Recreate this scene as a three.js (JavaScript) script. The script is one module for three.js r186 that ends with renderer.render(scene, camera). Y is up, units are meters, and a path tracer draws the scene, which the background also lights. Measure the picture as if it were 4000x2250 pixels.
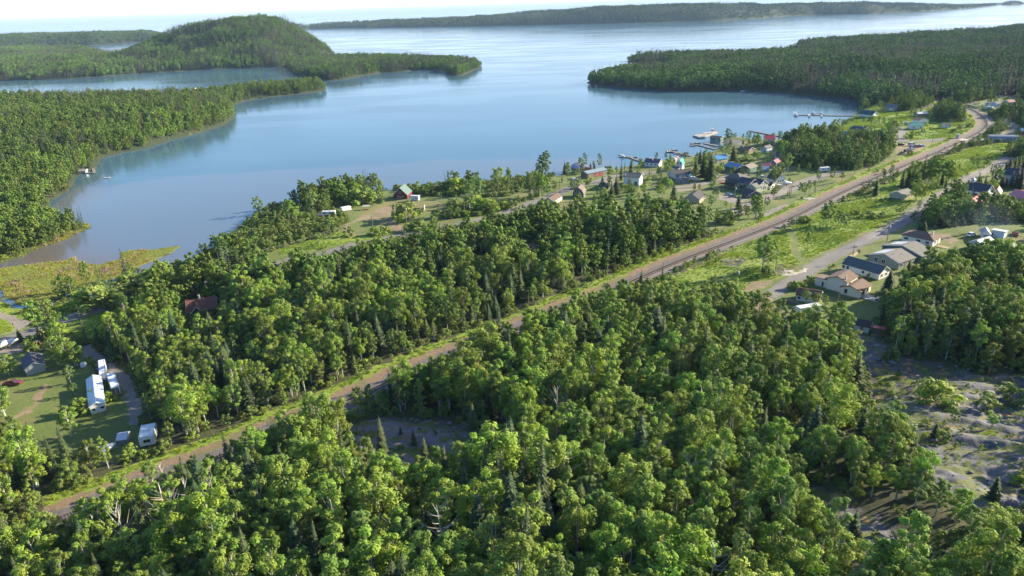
import * as THREE from 'three';
import { mergeGeometries } from 'three/addons/utils/BufferGeometryUtils.js';

// ---------- camera, sky, sun, exposure ----------
const R = d => d * Math.PI / 180;
const scene = new THREE.Scene();
const camera = new THREE.PerspectiveCamera(44.16, 16 / 9, 1, 60000);
camera.rotation.order = 'YXZ';
camera.position.set(0, 115, 0);
camera.rotation.set(R(-21.7), 0, R(-1.787));
scene.add(camera);
const renderer = new THREE.WebGLRenderer({ antialias: true });
renderer.setSize(1024, 576);
renderer.toneMapping = THREE.LinearToneMapping;
renderer.toneMappingExposure = 3.2;
renderer.shadowMap.enabled = true;

const SUN_EL = 22, sunDir = new THREE.Vector3(0.955, 0, -0.296).normalize().multiplyScalar(Math.cos(R(SUN_EL)));
sunDir.y = Math.sin(R(SUN_EL));
const sun = new THREE.DirectionalLight(new THREE.Color(1.0, 0.87, 0.62), 5);
sun.position.copy(sunDir).multiplyScalar(900).add(new THREE.Vector3(100, 0, -350));
sun.target.position.set(100, 0, -350);
sun.castShadow = true;
const shc = sun.shadow.camera; shc.left = -700; shc.right = 700; shc.top = 500; shc.bottom = -500; shc.far = 2500;
sun.shadow.mapSize.set(4096, 4096);
scene.add(sun, sun.target);

const mix = (a, b, t) => a + (b - a) * t, clamp = (v, a = 0, b = 1) => Math.min(b, Math.max(a, v));
const smooth = (a, b, x) => { const t = clamp((x - a) / (b - a)); return t * t * (3 - 2 * t); };
{ // clear evening sky: pale at the horizon, blue above, a little brighter towards the sun
  const w = 512, h = 256, d = new Float32Array(w * h * 4);
  const stops = [[-90, .08, .11, .15], [-1, .7, .82, .92], [0, .95, 1.02, 1.08], [2, .86, .99, 1.12], [5, .60, .83, 1.08], [9, .37, .64, .99], [15, .22, .46, .84], [25, .135, .31, .66], [45, .085, .205, .48], [90, .06, .15, .38]];
  for (let j = 0; j < h; j++) for (let i = 0; i < w; i++) {
    const el = ((j + .5) / h - .5) * 180, az = ((i + .5) / w - .5) * 2 * Math.PI;
    let k = 0; while (k < stops.length - 2 && el > stops[k + 1][0]) k++;
    const a = stops[k], b = stops[k + 1], t = clamp((el - a[0]) / (b[0] - a[0]));
    const x = Math.cos(R(el)) * Math.cos(az), y = Math.sin(R(el)), z = Math.cos(R(el)) * Math.sin(az);
    const c = x * sunDir.x + y * sunDir.y + z * sunDir.z, g = Math.exp(-Math.pow(Math.acos(clamp(c, -1, 1)) / R(38), 2)) * (el > 0 ? 1 : .2), o = (j * w + i) * 4;
    d[o] = .45 * mix(a[1], b[1], t) + .3 * g; d[o + 1] = .45 * mix(a[2], b[2], t) + .25 * g; d[o + 2] = .45 * mix(a[3], b[3], t) + .18 * g; d[o + 3] = 1;
  }
  const sky = new THREE.DataTexture(d, w, h, THREE.RGBAFormat, THREE.FloatType);
  sky.mapping = THREE.EquirectangularReflectionMapping; sky.magFilter = sky.minFilter = THREE.LinearFilter; sky.needsUpdate = true;
  scene.background = sky; scene.environment = sky;
}
scene.fog = new THREE.FogExp2(new THREE.Color(.46, .69, 1.0), 0.000034);

// ---------- small tools ----------
let seed = 12345;
const rnd = () => { seed |= 0; seed = seed + 0x6D2B79F5 | 0; let t = Math.imul(seed ^ seed >>> 15, 1 | seed); t = t + Math.imul(t ^ t >>> 7, 61 | t) ^ t; return ((t ^ t >>> 14) >>> 0) / 4294967296; };
const rr = (a, b) => a + (b - a) * rnd();
const reseed = s => { seed = s; };

//TERRAIN-BEGIN
function hash2(i, j) { let h = Math.imul(i, 374761393) ^ Math.imul(j, 668265263); h = Math.imul(h ^ h >>> 13, 1274126177); return ((h ^ h >>> 16) >>> 0) / 4294967296; }
function vn(x, y) { const i = Math.floor(x), j = Math.floor(y), u = x - i, v = y - j, a = u * u * (3 - 2 * u), b = v * v * (3 - 2 * v); const p = hash2(i, j), q = hash2(i + 1, j), r = hash2(i, j + 1), s = hash2(i + 1, j + 1); return p + (q - p) * a + (r - p) * b + (p - q - r + s) * a * b; }
function fbm(x, y, o = 4) { let s = 0, a = .5, t = 0; for (let k = 0; k < o; k++) { s += a * vn(x, y); t += a; x = x * 2.03 + 17.1; y = y * 2.03 + 9.7; a *= .5; } return s / t; }
// coast lines and spot heights of each piece of land, in metres
const LANDS = [
  { name: 'mainland', L: 16, shore: [[-1500,-260],[-261.7,-316.9],[-238.7,-303.3],[-229.2,-296.2],[-215.8,-284.6],[-209.6,-282],[-198.5,-284.4],[-200.5,-293.8],[-197.1,-298.2],[-192.9,-306],[-186.9,-312.2],[-180.7,-318.7],[-178.6,-322.1],[-171.8,-327],[-163.3,-332.9],[-159,-343.4],[-156.4,-358],[-154.5,-376.2],[-155.3,-391.2],[-154.4,-404.3],[-157.9,-410.3],[-154.7,-427.4],[-149.3,-442.3],[-141.6,-451.2],[-130,-456.6],[-143.8,-436.6],[-135.7,-446.8],[-122.7,-453.8],[-115,-463.3],[-106.9,-468.5],[-97.6,-476.8],[-83,-478.1],[-67.4,-479.4],[-54.1,-479.3],[-38.5,-482.2],[-22.8,-483.5],[-7,-489.9],[9.2,-496.5],[25.8,-503.2],[38.1,-503.4],[33.8,-504.6],[43,-511.2],[46.2,-517.7],[54.1,-526.9],[62,-525.7],[70.9,-525.5],[76.9,-520.4],[81,-520.9],[89.4,-529.1],[96.6,-534.5],[101,-533.8],[104.4,-539.9],[114.8,-543.9],[124.4,-545.8],[132.1,-549.2],[135.3,-553.5],[142.1,-554.4],[145.2,-555.8],[156.5,-566.1],[170.5,-580.7],[183.1,-597.4],[184,-607.7],[184.4,-619.6],[192.7,-631.8],[199.3,-633.1],[204.8,-630.9],[209.3,-632.6],[212,-622.1],[221,-622.9],[231.7,-616.1],[244.6,-616.3],[251.3,-627.3],[262.1,-646.3],[272,-659.1],[286.2,-663.9],[315.6,-677.6],[333.9,-711.6],[348.5,-721.9],[363.3,-746.8],[379.2,-773.4],[391.5,-802.9],[407.3,-840.1],[402.5,-860.1],[388.3,-890.1],[372.2,-915.3],[351.4,-950.5],[314,-974.9],[281.2,-977.7],[238.8,-986.3],[218.6,-998.3],[196.6,-1026],[164.8,-1061.3],[142.3,-1095.6],[124.7,-1134.1],[138.7,-1184.5],[155.8,-1201.3],[185.5,-1226.3],[215.6,-1247.6],[246.2,-1254.5],[271.3,-1255.9],[300,-1335],[312.7,-1416],[289.3,-1452],[258.4,-1499.6],[252,-1542.8],[285.9,-1578.5],[377.4,-1578],[460.9,-1572.8],[510.1,-1533.8],[563.7,-1545.8],[617.1,-1584.4],[686.1,-1671.7],[705.5,-1767.1],[709.2,-1834.8],[745.5,-1869.2],[901.2,-2078.7],[1063.9,-2229],[1190,-2282.4],[1433.8,-2423.5],[1799,-2597.8],[2600,-2600],[2600,600],[-1500,600]],
    spot: [[-104.1,-135.5,7], [-97.1,-140.3,8], [-86.7,-149,8], [-72.1,-160.3,8], [-53.9,-177.7,8], [-35.4,-196.1,8], [-12.3,-216.8,8], [20.3,-245.5,8], [40.8,-263.1,8], [75.5,-295.1,8], [106.8,-320.4,8], [143.9,-352,8], [196.7,-404.2,8], [257.9,-460.8,8], [304,-502,8], [360.1,-555.5,8], [412.4,-615.1,8], [447.6,-688.8,8], [458.8,-761.9,8],
      [44,-453.6,4], [87.9,-482.4,4], [106.4,-443.3,4.5], [144,-487,4], [183.2,-522.2,4], [209.2,-513.2,5], [176.4,-427.9,6], [121.3,-367.9,7], [272,-590.7,4], [329.9,-607.6,6], [372.7,-636.4,7],
      [-81.2,-442.1,3], [-54.4,-407.1,4], [-23.6,-401.7,4.5], [-61.5,-373.7,4.5], [4.2,-401,5], [29.9,-437.5,4.5], [-114.5,-319,4], [-143.1,-296.3,3.5], [-162.8,-278.5,3.2], [-183.9,-252.4,3.2], [-192.3,-241.8,3.5], [-160.8,-210.5,4.5], [-129.9,-194.8,5], [-139.4,-172.6,5.5], [-110.8,-174.3,6],
      [-111.5,-226.6,5], [-76.5,-256.9,6], [-32.7,-293,6], [32.7,-336.4,6.5], [-73.4,-193.7,6.5], [-6,-241.6,7],
      [96.3,-247,10], [126.3,-276.3,10.5], [168.7,-312.7,11], [221.4,-363.1,11], [278.9,-416.8,11], [329.6,-464.8,11], [108.5,-268.5,10.5], [83.7,-271.4,8.5], [131.2,-320.1,8.5], [160.2,-334.9,9], [221.7,-397.8,9.5], [296.8,-466.6,9], [131.6,-252.1,11], [157.9,-270.7,11.5], [184.6,-292.3,12], [218.4,-304.5,12.5], [398.1,-554.3,9.5], [470.8,-696.6,10],
      [115.5,-209.4,13], [119.7,-178.7,16], [139.9,-180.3,17], [115.8,-150.8,21], [97.1,-130.1,23], [102.5,-121.2,26], [81.9,-102.7,27], [75.5,-84.2,32], [65.1,-96.7,24], [85.5,-164.7,15], [74.2,-194.4,12], [53.1,-209.1,11], [54.6,-136.5,17], [31.5,-160.4,13.5], [-15.3,-155.2,12.5], [-37.2,-163.2,10.5], [16.6,-124.2,17], [35,-100.2,22], [-1.6,-100,20], [-38.9,-124,14], [-46.2,-106.1,16], [-83.3,-117.4,11], [-115.9,-134.9,8], [-150, -60, 12], [0, -20, 24], [120, -60, 34], [0, 200, 30], [600, -100, 40], [500, -300, 22], [700, -450, 20],
      [206.6,-1081.2,8], [277.8,-1073.8,14], [369.9,-1119.8,15], [409.9,-1016.3,15], [515.7,-1047.5,20], [436.2,-950.1,10], [528.4,-963.6,16], [600.1,-938.7,16], [674.5,-976.7,24], [498.9,-1438.6,8], [314.1,-1511,5], [667.1,-1532.5,10], [843.5,-1611.4,14], [929.3,-1473,18], [1107.6,-1623.3,22], [385.6,-1498.2,5], [437.9,-1493.9,5], [465.2,-1413.5,7], [525.8,-1441.7,7], [238.1,-1091.4,8], [199.3,-1094.3,7], [163,-1116.7,6], [364.2,-1238.6,10], [479.4,-1249.8,10], [748.6,-1797.2,5], [886.3,-1888.4,6], [1039,-1924,8], [1204.6,-1917.6,13], [1271.7,-1867.5,19], [587.2,-1403.7,10], [1500, -900, 40], [1800, -1800, 30]] },
  { name: 'marsh', L: 14, shore: [[-420,-270],[-270.6,-334],[-257.9,-334.7],[-249.9,-339.8],[-241.9,-342],[-232.2,-346.2],[-226.6,-350.8],[-221.4,-345.2],[-211.4,-339.2],[-206,-337.7],[-201.3,-344.3],[-202.3,-351.6],[-206,-356.2],[-203.8,-360.4],[-196.4,-359.7],[-187.2,-361],[-177.7,-364.5],[-177.1,-358.9],[-180.1,-345.4],[-183.5,-336.7],[-187.1,-326.5],[-188.8,-315.8],[-194.1,-312.8],[-195.4,-309.5],[-200.1,-303.6],[-203,-297.2],[-201,-288.1],[-208.7,-287],[-216.2,-287.9],[-227.2,-296.8],[-235.3,-305.4],[-244.6,-312],[-420,-220]], spot: [[-225,-318.9,0.7], [-194.3,-333.4,0.5], [-251.7,-321,0.8], [-180.8,-354.8,0.4]] },
  { name: 'peninsula', L: 14, shore: [[-900,-300],[-272,-336],[-263.9,-342.7],[-260.9,-344.4],[-255.6,-355.2],[-257.1,-365.6],[-252.6,-376.1],[-251.1,-382.4],[-249.1,-390.8],[-247.6,-406.3],[-249.3,-410.5],[-257.2,-416.7],[-272,-422.9],[-279.9,-425.2],[-288.5,-423.3],[-300.4,-420.3],[-311.6,-428.7],[-306.2,-438.6],[-303.6,-452.4],[-306.8,-464.4],[-315.9,-481.2],[-316.8,-501.1],[-327.2,-527.2],[-340.2,-560.4],[-339.3,-582.4],[-357.9,-626],[-359.5,-638.1],[-351.8,-658.5],[-340.9,-674.4],[-336.6,-722.2],[-325.1,-760.2],[-316.1,-812.2],[-324.9,-864.7],[-343.1,-913.9],[-372.4,-984.2],[-371.9,-1000.7],[-369.7,-1026],[-366.4,-1055.4],[-337.8,-1088.3],[-305,-1113.6],[-282,-1148.8],[-289.1,-1185.5],[-324.3,-1187.7],[-362.3,-1171.4],[-395.3,-1143.5],[-416.2,-1087.3],[-441.1,-1051.2],[-528.7,-1035.6],[-627.8,-1044.8],[-736.6,-1066.2],[-802.4,-1077.3],[-892.3,-1000]],
    spot: [[-506.8,-789.7,15], [-573.6,-824.2,12], [-412.7,-775.3,17], [-363.4,-791.6,16], [-334.1,-824.9,9], [-357.7,-1032.7,7], [-309.6,-1095.8,5], [-420.6,-645.5,10], [-387,-695.6,10], [-383.8,-549.1,6], [-356.5,-554.2,4], [-330.9,-452.4,4], [-276,-384.8,1.2], [-257.9,-405.4,0.6], [-277.7,-370.7,2], [-272,-351.2,1], [-700, -500, 12]] },
  { name: 'hill', L: 45, shore: [[-1127.7,-1534.9],[-1051.5,-1544.2],[-956.4,-1542.1],[-902.1,-1553.2],[-849.7,-1580.6],[-801.3,-1627.1],[-741.2,-1655.8],[-688.2,-1671.2],[-634.3,-1686.8],[-576.6,-1694.3],[-496.8,-1689.6],[-478.4,-1781.2],[-461.8,-1884.7],[-451.9,-1968.3],[-405.3,-1800],[-524.8,-2250],[-1035.4,-2500],[-1085.5,-2150],[-1502.5,-2760.7],[-1756,-2841.3],[-2083.1,-2836.6]],
    spot: [[-1029.1,-2060].concat(17), [-996.1,-2060].concat(30), [-963.2,-2060].concat(44), [-930.2,-2060].concat(62), [-886.2,-2060].concat(79), [-842.2,-2060].concat(86), [-787.1,-2060].concat(90), [-721,-2060].concat(96), [-643.9,-2060].concat(99), [-599.7,-2060].concat(98), [-566.6,-2060].concat(86), [-533.5,-2060].concat(66), [-502.6,-2060].concat(34), [-1015.7,-1950].concat(18),
      [-603.2,-1930].concat(84), [-696.2,-1930].concat(78), [-799.4,-1930].concat(58), [-536,-1930].concat(56), [-868.1,-1900].concat(30), [-549.9,-1790].concat(44), [-634.9,-1760].concat(34), [-728.9,-1760].concat(24), [-470.5,-1780].concat(22), [-794.8,-1700].concat(14), [-563.3,-1660].concat(14), [-903.4,-1650].concat(14), [-972.3,-1550].concat(10), [-1020.7,-1500].concat(12), [-1100.2,-1500].concat(14), [-1051.3,-1750].concat(14), [-1292.8,-1900].concat(11), [-1286,-2050].concat(9), [-1177,-2050].concat(9), [-1030.2,-1900].concat(13), [-1393.6,-1900].concat(12), [-1531,-2250].concat(7), [-1442.8,-2300].concat(6), [-1320.5,-2300].concat(6), [-911.5,-1750].concat(14), [-877.2,-1500].concat(10), [-1156.7,-1700].concat(11), [-1061.3,-2080].concat(14), [-811.6,-2250].concat(70), [-616.9,-2200].concat(30)] },
  { name: 'island', L: 22, shore: [[-482.2,-1644.1],[-417.7,-1466.3],[-350.7,-1354.6],[-312,-1312.6],[-288.2,-1334.3],[-267.5,-1397.9],[-241.8,-1448.6],[-211.6,-1455.7],[-175.2,-1479.2],[-126.9,-1470.7],[-103.1,-1357.8],[-86.7,-1328.4],[-71.9,-1347],[-62.1,-1428.5],[-46.1,-1518.1],[-60.6,-1609.9],[-106.2,-1651.9],[-170.7,-1678.8],[-252.4,-1750.3],[-356.9,-1807.9],[-450.3,-1795.3],[-490.6,-1749.7]],
    spot: [[-404.9,-1480.6,6], [-321.2,-1359.5,12], [-264.4,-1332.7,18], [-215.5,-1297.1,22], [-176.5,-1316.8,20], [-130.6,-1351.4,16], [-88.2,-1362.3,9], [-63.6,-1472.7,4]] },
  { name: 'western_island', L: 60, shore: [[-2418.7,-3230.9],[-2172.5,-3245.4],[-2132.3,-3345.1],[-2092.5,-3486.9],[-1906.3,-3516.9],[-1798.3,-3637.8],[-1656.2,-3707],[-1939.8,-4400],[-2468.8,-4300],[-3040,-4000]],
    spot: [[-2371.9,-3330].concat(45), [-2306.7,-3390].concat(44), [-2225.7,-3460].concat(47), [-2139.4,-3530].concat(37), [-2034.2,-3610].concat(49), [-1936.4,-3680].concat(35), [-1878.2,-3720].concat(30), [-1772,-3790].concat(39)] },
  { name: 'far_island', L: 90, shore: [[-1495,-4928.8],[-1382.7,-5406.5],[-1150,-5352.9],[-704.4,-5016.4],[-295.6,-4792.1],[55.3,-4661.2],[315.8,-4531.6],[542.3,-4435.1],[759.5,-4342.6],[985.7,-4332.9],[1211,-4323.2],[1489.9,-4479.4],[1798.5,-4802.4],[2042.2,-4903.6],[2360.2,-4815.9],[2771.1,-4963.7],[3105.2,-5220.4],[3645.6,-5776.4],[4203.7,-6430.2],[4363.3,-6590],[3086.8,-5530],[2145.5,-5437],[1154.5,-4984],[573.3,-5095],[-207,-5361],[-820.5,-5610],[-1728.1,-5529]],
    spot: [[-1523.1,-4958].concat(32), [-1444.6,-5252].concat(46), [-1353.6,-5337].concat(45), [-1179.3,-5300].concat(40), [-945.6,-5143].concat(38), [-729.8,-4990].concat(37), [-448.8,-4853].concat(35), [-235,-4758].concat(43), [-29.4,-4690].concat(61), [120.9,-4632].concat(72), [279.1,-4562].concat(60), [386.3,-4519].concat(77), [503.5,-4475].concat(101), [595.7,-4440].concat(90), [686.6,-4407].concat(80), [823,-4371].concat(85), [916.9,-4367].concat(90), [1010.9,-4364].concat(94), [1151.6,-4359].concat(85), [1245.1,-4355].concat(79), [1443.1,-4455].concat(83), [1720.2,-4682].concat(78), [2056.4,-4875].concat(72), [2255.4,-4846].concat(62), [2420.3,-4806].concat(54), [2740.7,-4910].concat(44), [3173.4,-5178].concat(29), [3550,-5545].concat(18), [3952.8,-5970].concat(12)] },
  { name: 'islet', L: 40, shore: [[4202.9,-6408.3],[4143.4,-6207.1],[4249.1,-6238.3],[4421,-6447.3],[4658.8,-6875.6],[4636.5,-7006]], spot: [[4499.6,-6500].concat(16)] },
];
for (const l of LANDS) { const xs = l.shore.map(p => p[0]), zs = l.shore.map(p => p[1]); l.box = [Math.min(...xs), Math.max(...xs), Math.min(...zs), Math.max(...zs)]; }
function coast(l, x, z) { // signed distance to the coast, positive on land
  const s = l.shore; let d = 1e18, inside = false;
  for (let i = 0, j = s.length - 1; i < s.length; j = i++) {
    const ax = s[j][0], az = s[j][1], ex = s[i][0] - ax, ez = s[i][1] - az; let t = ((x - ax) * ex + (z - az) * ez) / (ex * ex + ez * ez + 1e-9); t = t < 0 ? 0 : t > 1 ? 1 : t;
    const qx = x - ax - ex * t, qz = z - az - ez * t, q = qx * qx + qz * qz; if (q < d) d = q;
    if ((s[i][1] > z) !== (az > z) && x < ex * (z - az) / ez + ax) inside = !inside;
  }
  return (inside ? 1 : -1) * Math.sqrt(d);
}
function landHeight(l, x, z) {
  const far = l.L > 30 ? 12 : 5, c = coast(l, x, z) + (vn(x / far, z / far) - .5) * (l.L > 30 ? 10 : 3);
  if (c < 0) return Math.max(-4, c * .3);
  let a = 0, b = 0; for (const p of l.spot) { const dx = x - p[0], dz = z - p[1], w = 1 / Math.pow(dx * dx + dz * dz + 60, 1.6); a += w * p[2]; b += w; }
  let h = a / b * (1 - Math.exp(-c / l.L));
  if (l.L > 30) h += (fbm(x / 90, z / 90) - .5) * Math.min(c * .2, 18); else if (l.name !== 'marsh') h += (fbm(x / 24, z / 24, 3) - .5) * Math.min(c * .06, 1.4);
  if (l.name === 'mainland' && z < -800) h += (fbm(x / 95 + 2, z / 95, 2) - .42) * Math.min(c * .14, 20);
  return h + .12;
}
function T(x, z) { let h = -4; for (const l of LANDS) { const b = l.box; if (x < b[0] - 15 || x > b[1] + 15 || z < b[2] - 15 || z > b[3] + 15) continue; const q = landHeight(l, x, z); if (q > h) h = q; } return h; }
//TERRAIN-END

// ---------- lake ----------
const tex = (w, h, f, { srgb = false, rep = null } = {}) => { // texture computed per pixel, f(i, j) -> [r, g, b] 0..1
  const d = new Uint8Array(w * h * 4);
  for (let j = 0; j < h; j++) for (let i = 0; i < w; i++) { const c = f(i, j), o = (j * w + i) * 4; d[o] = 255 * clamp(c[0]); d[o + 1] = 255 * clamp(c[1]); d[o + 2] = 255 * clamp(c[2]); d[o + 3] = 255; }
  const t = new THREE.DataTexture(d, w, h, THREE.RGBAFormat); t.magFilter = THREE.LinearFilter; t.minFilter = THREE.LinearFilter;
  if (srgb) t.colorSpace = THREE.SRGBColorSpace;
  if (rep) { t.wrapS = t.wrapT = THREE.RepeatWrapping; t.repeat.set(...rep); }
  t.needsUpdate = true; return t;
};
const toS = v => v <= .0031308 ? v * 12.92 : 1.055 * Math.pow(v, 1 / 2.4) - .055; // linear to sRGB
// noise that repeats every n cells
function tn(x, y, n) { const i = Math.floor(x), j = Math.floor(y), u = x - i, v = y - j, a = u * u * (3 - 2 * u), b = v * v * (3 - 2 * v), m = k => ((k % n) + n) % n; const p = hash2(m(i), m(j)), q = hash2(m(i + 1), m(j)), r = hash2(m(i), m(j + 1)), s = hash2(m(i + 1), m(j + 1)); return p + (q - p) * a + (r - p) * b + (p - q - r + s) * a * b; }
function tfbm(u, v, n, o) { let s = 0, a = .5, t = 0; for (let k = 0; k < o; k++) { s += a * tn(u * n, v * n, n); t += a; a *= .5; n *= 2; } return s / t; }

const tagS = (o, label) => { o.userData.kind = 'structure'; if (label) { o.userData.label = label; } return o; };
{
  const X0 = -900, X1 = 700, Z0 = -1700, Z1 = -100, N = 1024;
  const SAND = [[-289.3,-355.7],[-323,-522.4],[-297.6,-519],[-259.6,-544.4],[-191.5,-556],[-132.8,-562.1],[-102,-567.7],[-60.3,-577.1],[-17,-573],[25.7,-567.5],[68.1,-566.2],[87.9,-556.7],[88.4,-522.9],[0.8,-468.9],[-74.9,-459.8],[-137.6,-415.1],[-151.4,-359.7],[-175.5,-307.8],[-257.9,-311.5]];
  const SILT = [[-280,-342.6],[-321.4,-505.9],[-335.1,-555],[-314,-571.2],[-270.4,-450.1],[-237.3,-397.2],[-207.8,-374.4],[-174.2,-355.3],[-164.3,-332],[-175,-314.6],[-189.2,-299.2],[-190.4,-278.3],[-234.7,-279]];
  const inPoly = (s, x, z) => { let c = false; for (let i = 0, j = s.length - 1; i < s.length; j = i++) if ((s[i][1] > z) !== (s[j][1] > z) && x < (s[j][0] - s[i][0]) * (z - s[i][1]) / (s[j][1] - s[i][1]) + s[i][0]) c = !c; return c; };
  const edge = (s, x, z) => { let d = 1e18; for (let i = 0, j = s.length - 1; i < s.length; j = i++) { const ax = s[j][0], az = s[j][1], ex = s[i][0] - ax, ez = s[i][1] - az, t = clamp(((x - ax) * ex + (z - az) * ez) / (ex * ex + ez * ez)), q = Math.hypot(x - ax - ex * t, z - az - ez * t); if (q < d) d = q; } return inPoly(s, x, z) ? d : -d; };
  const deep = [.050, .108, .158], sand = [.098, .122, .160], silt = [.125, .088, .060];
  const map = tex(N, N, (i, j) => {
    const x = mix(X0, X1, i / N), z = mix(Z1, Z0, j / N);
    const wx = x + (fbm(x / 30, z / 30, 3) - .5) * 16, wz = z + (fbm(x / 30 + 9, z / 30, 3) - .5) * 16;
    let a = 0, b = 0;
    if (z > -620 && x < 320) { a = smooth(-2, 7, edge(SAND, wx, wz)) * (.72 + .28 * fbm(x / 25, z / 50, 4)); b = smooth(-6, 45, edge(SILT, wx, wz)) * (.6 + .4 * fbm(x / 18, z / 18, 4)); }
    const k = .8 + .5 * fbm(x / 160, z / 90, 4);
    return [0, 1, 2].map(c => toS(mix(mix(deep[c] * k, sand[c], a), silt[c], b)));
  }, { srgb: true });
  // smooth slicks and rougher lanes where the breeze touches the water
  const rough = tex(N, N, (i, j) => { const x = mix(X0, X1, i / N), z = mix(Z1, Z0, j / N), s = fbm(x / 130 + z / 300, z / 45, 5), r = mix(.10, .16, smooth(.35, .6, s)); return [0, r, 0]; });
  const ripple = tex(512, 512, (i, j) => { const u = i / 512, v = j / 512, a = tfbm(u * 1, v * 1.0, 24, 3), b = tfbm(u, v, 60, 2); const c = .6 * a + .4 * b; return [c, c, c]; }, { rep: [60, 60] });
  const geo = new THREE.CircleGeometry(21000, 128).rotateX(-Math.PI / 2); // reaches the horizon
  const near = new THREE.PlaneGeometry(X1 - X0, Z1 - Z0, 1, 1).rotateX(-Math.PI / 2).translate((X0 + X1) / 2, 0, (Z0 + Z1) / 2);
  // one sheet: the inner rectangle carries the detailed maps, the rest uses their edge
  const p = geo.attributes.position, uv = geo.attributes.uv; for (let i = 0; i < p.count; i++) uv.setXY(i, (p.getX(i) - X0) / (X1 - X0), (Z1 - p.getZ(i)) / (Z1 - Z0));
  for (const t of [map, rough]) { t.wrapS = t.wrapT = THREE.MirroredRepeatWrapping; }
  const m = new THREE.MeshPhysicalMaterial({ map, roughnessMap: rough, roughness: 1, ior: 1.333, bumpMap: ripple, bumpScale: .006 });
  const w = new THREE.Mesh(geo, m); w.name = 'lake_water'; w.receiveShadow = true; tagS(w, 'calm blue lake filling the bay and reaching the horizon'); scene.add(w);
}

// ---------- what covers the ground near the village ----------
const GX0 = -330, GX1 = 570, GZ0 = -770, GZ1 = -50, GN = 1800, GM = 1440; // half a metre a cell
const cover = new Uint8Array(GN * GM);
const FOREST = 0, LAWN = 1, MEADOW = 2, DIRT = 3, GRAVEL = 4, ROCK = 5, MARSH = 6, RUSTY = 7, BALLAST = 8, DRY = 9, ROAD = 10, BRUSH = 11;
function fillPoly(poly, id) {
  const gx = p => (p[0] - GX0) / (GX1 - GX0) * GN, gz = p => (p[1] - GZ0) / (GZ1 - GZ0) * GM, q = poly.map(p => [gx(p), gz(p)]);
  const y0 = Math.max(0, Math.floor(Math.min(...q.map(p => p[1])))), y1 = Math.min(GM - 1, Math.ceil(Math.max(...q.map(p => p[1]))));
  for (let y = y0; y <= y1; y++) {
    const xs = []; for (let i = 0, j = q.length - 1; i < q.length; j = i++) if ((q[i][1] > y + .5) !== (q[j][1] > y + .5)) xs.push((q[j][0] - q[i][0]) * (y + .5 - q[i][1]) / (q[j][1] - q[i][1]) + q[i][0]);
    xs.sort((a, b) => a - b);
    for (let k = 0; k + 1 < xs.length; k += 2) for (let x = Math.max(0, Math.ceil(xs[k] - .5)); x < Math.min(GN, xs[k + 1] - .5); x++) cover[y * GN + x] = id;
  }
}
function smoothLine(pts, step = 3) { // an even, smoothed line through the points
  const c = new THREE.CatmullRomCurve3(pts.map(p => new THREE.Vector3(p[0], 0, p[1])), false, 'centripetal'), n = Math.max(2, Math.round(c.getLength() / step));
  return c.getSpacedPoints(n).map(v => [v.x, v.z]);
}
function offsetLine(l, d) { return l.map((p, i) => { const a = l[Math.max(0, i - 1)], b = l[Math.min(l.length - 1, i + 1)], x = b[0] - a[0], z = b[1] - a[1], k = Math.hypot(x, z) || 1; return [p[0] + z / k * d, p[1] - x / k * d]; }); } // positive: left of the way
function fillLine(l, a, b, id) { const A = offsetLine(l, a), B = offsetLine(l, b); for (let i = 0; i + 1 < l.length; i++) fillPoly([A[i], A[i + 1], B[i + 1], B[i]], id); }
const coverAt = (x, z) => { const i = Math.floor((x - GX0) / (GX1 - GX0) * GN), j = Math.floor((z - GZ0) / (GZ1 - GZ0) * GM); return i < 0 || j < 0 || i >= GN || j >= GM ? FOREST : cover[j * GN + i]; };

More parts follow.
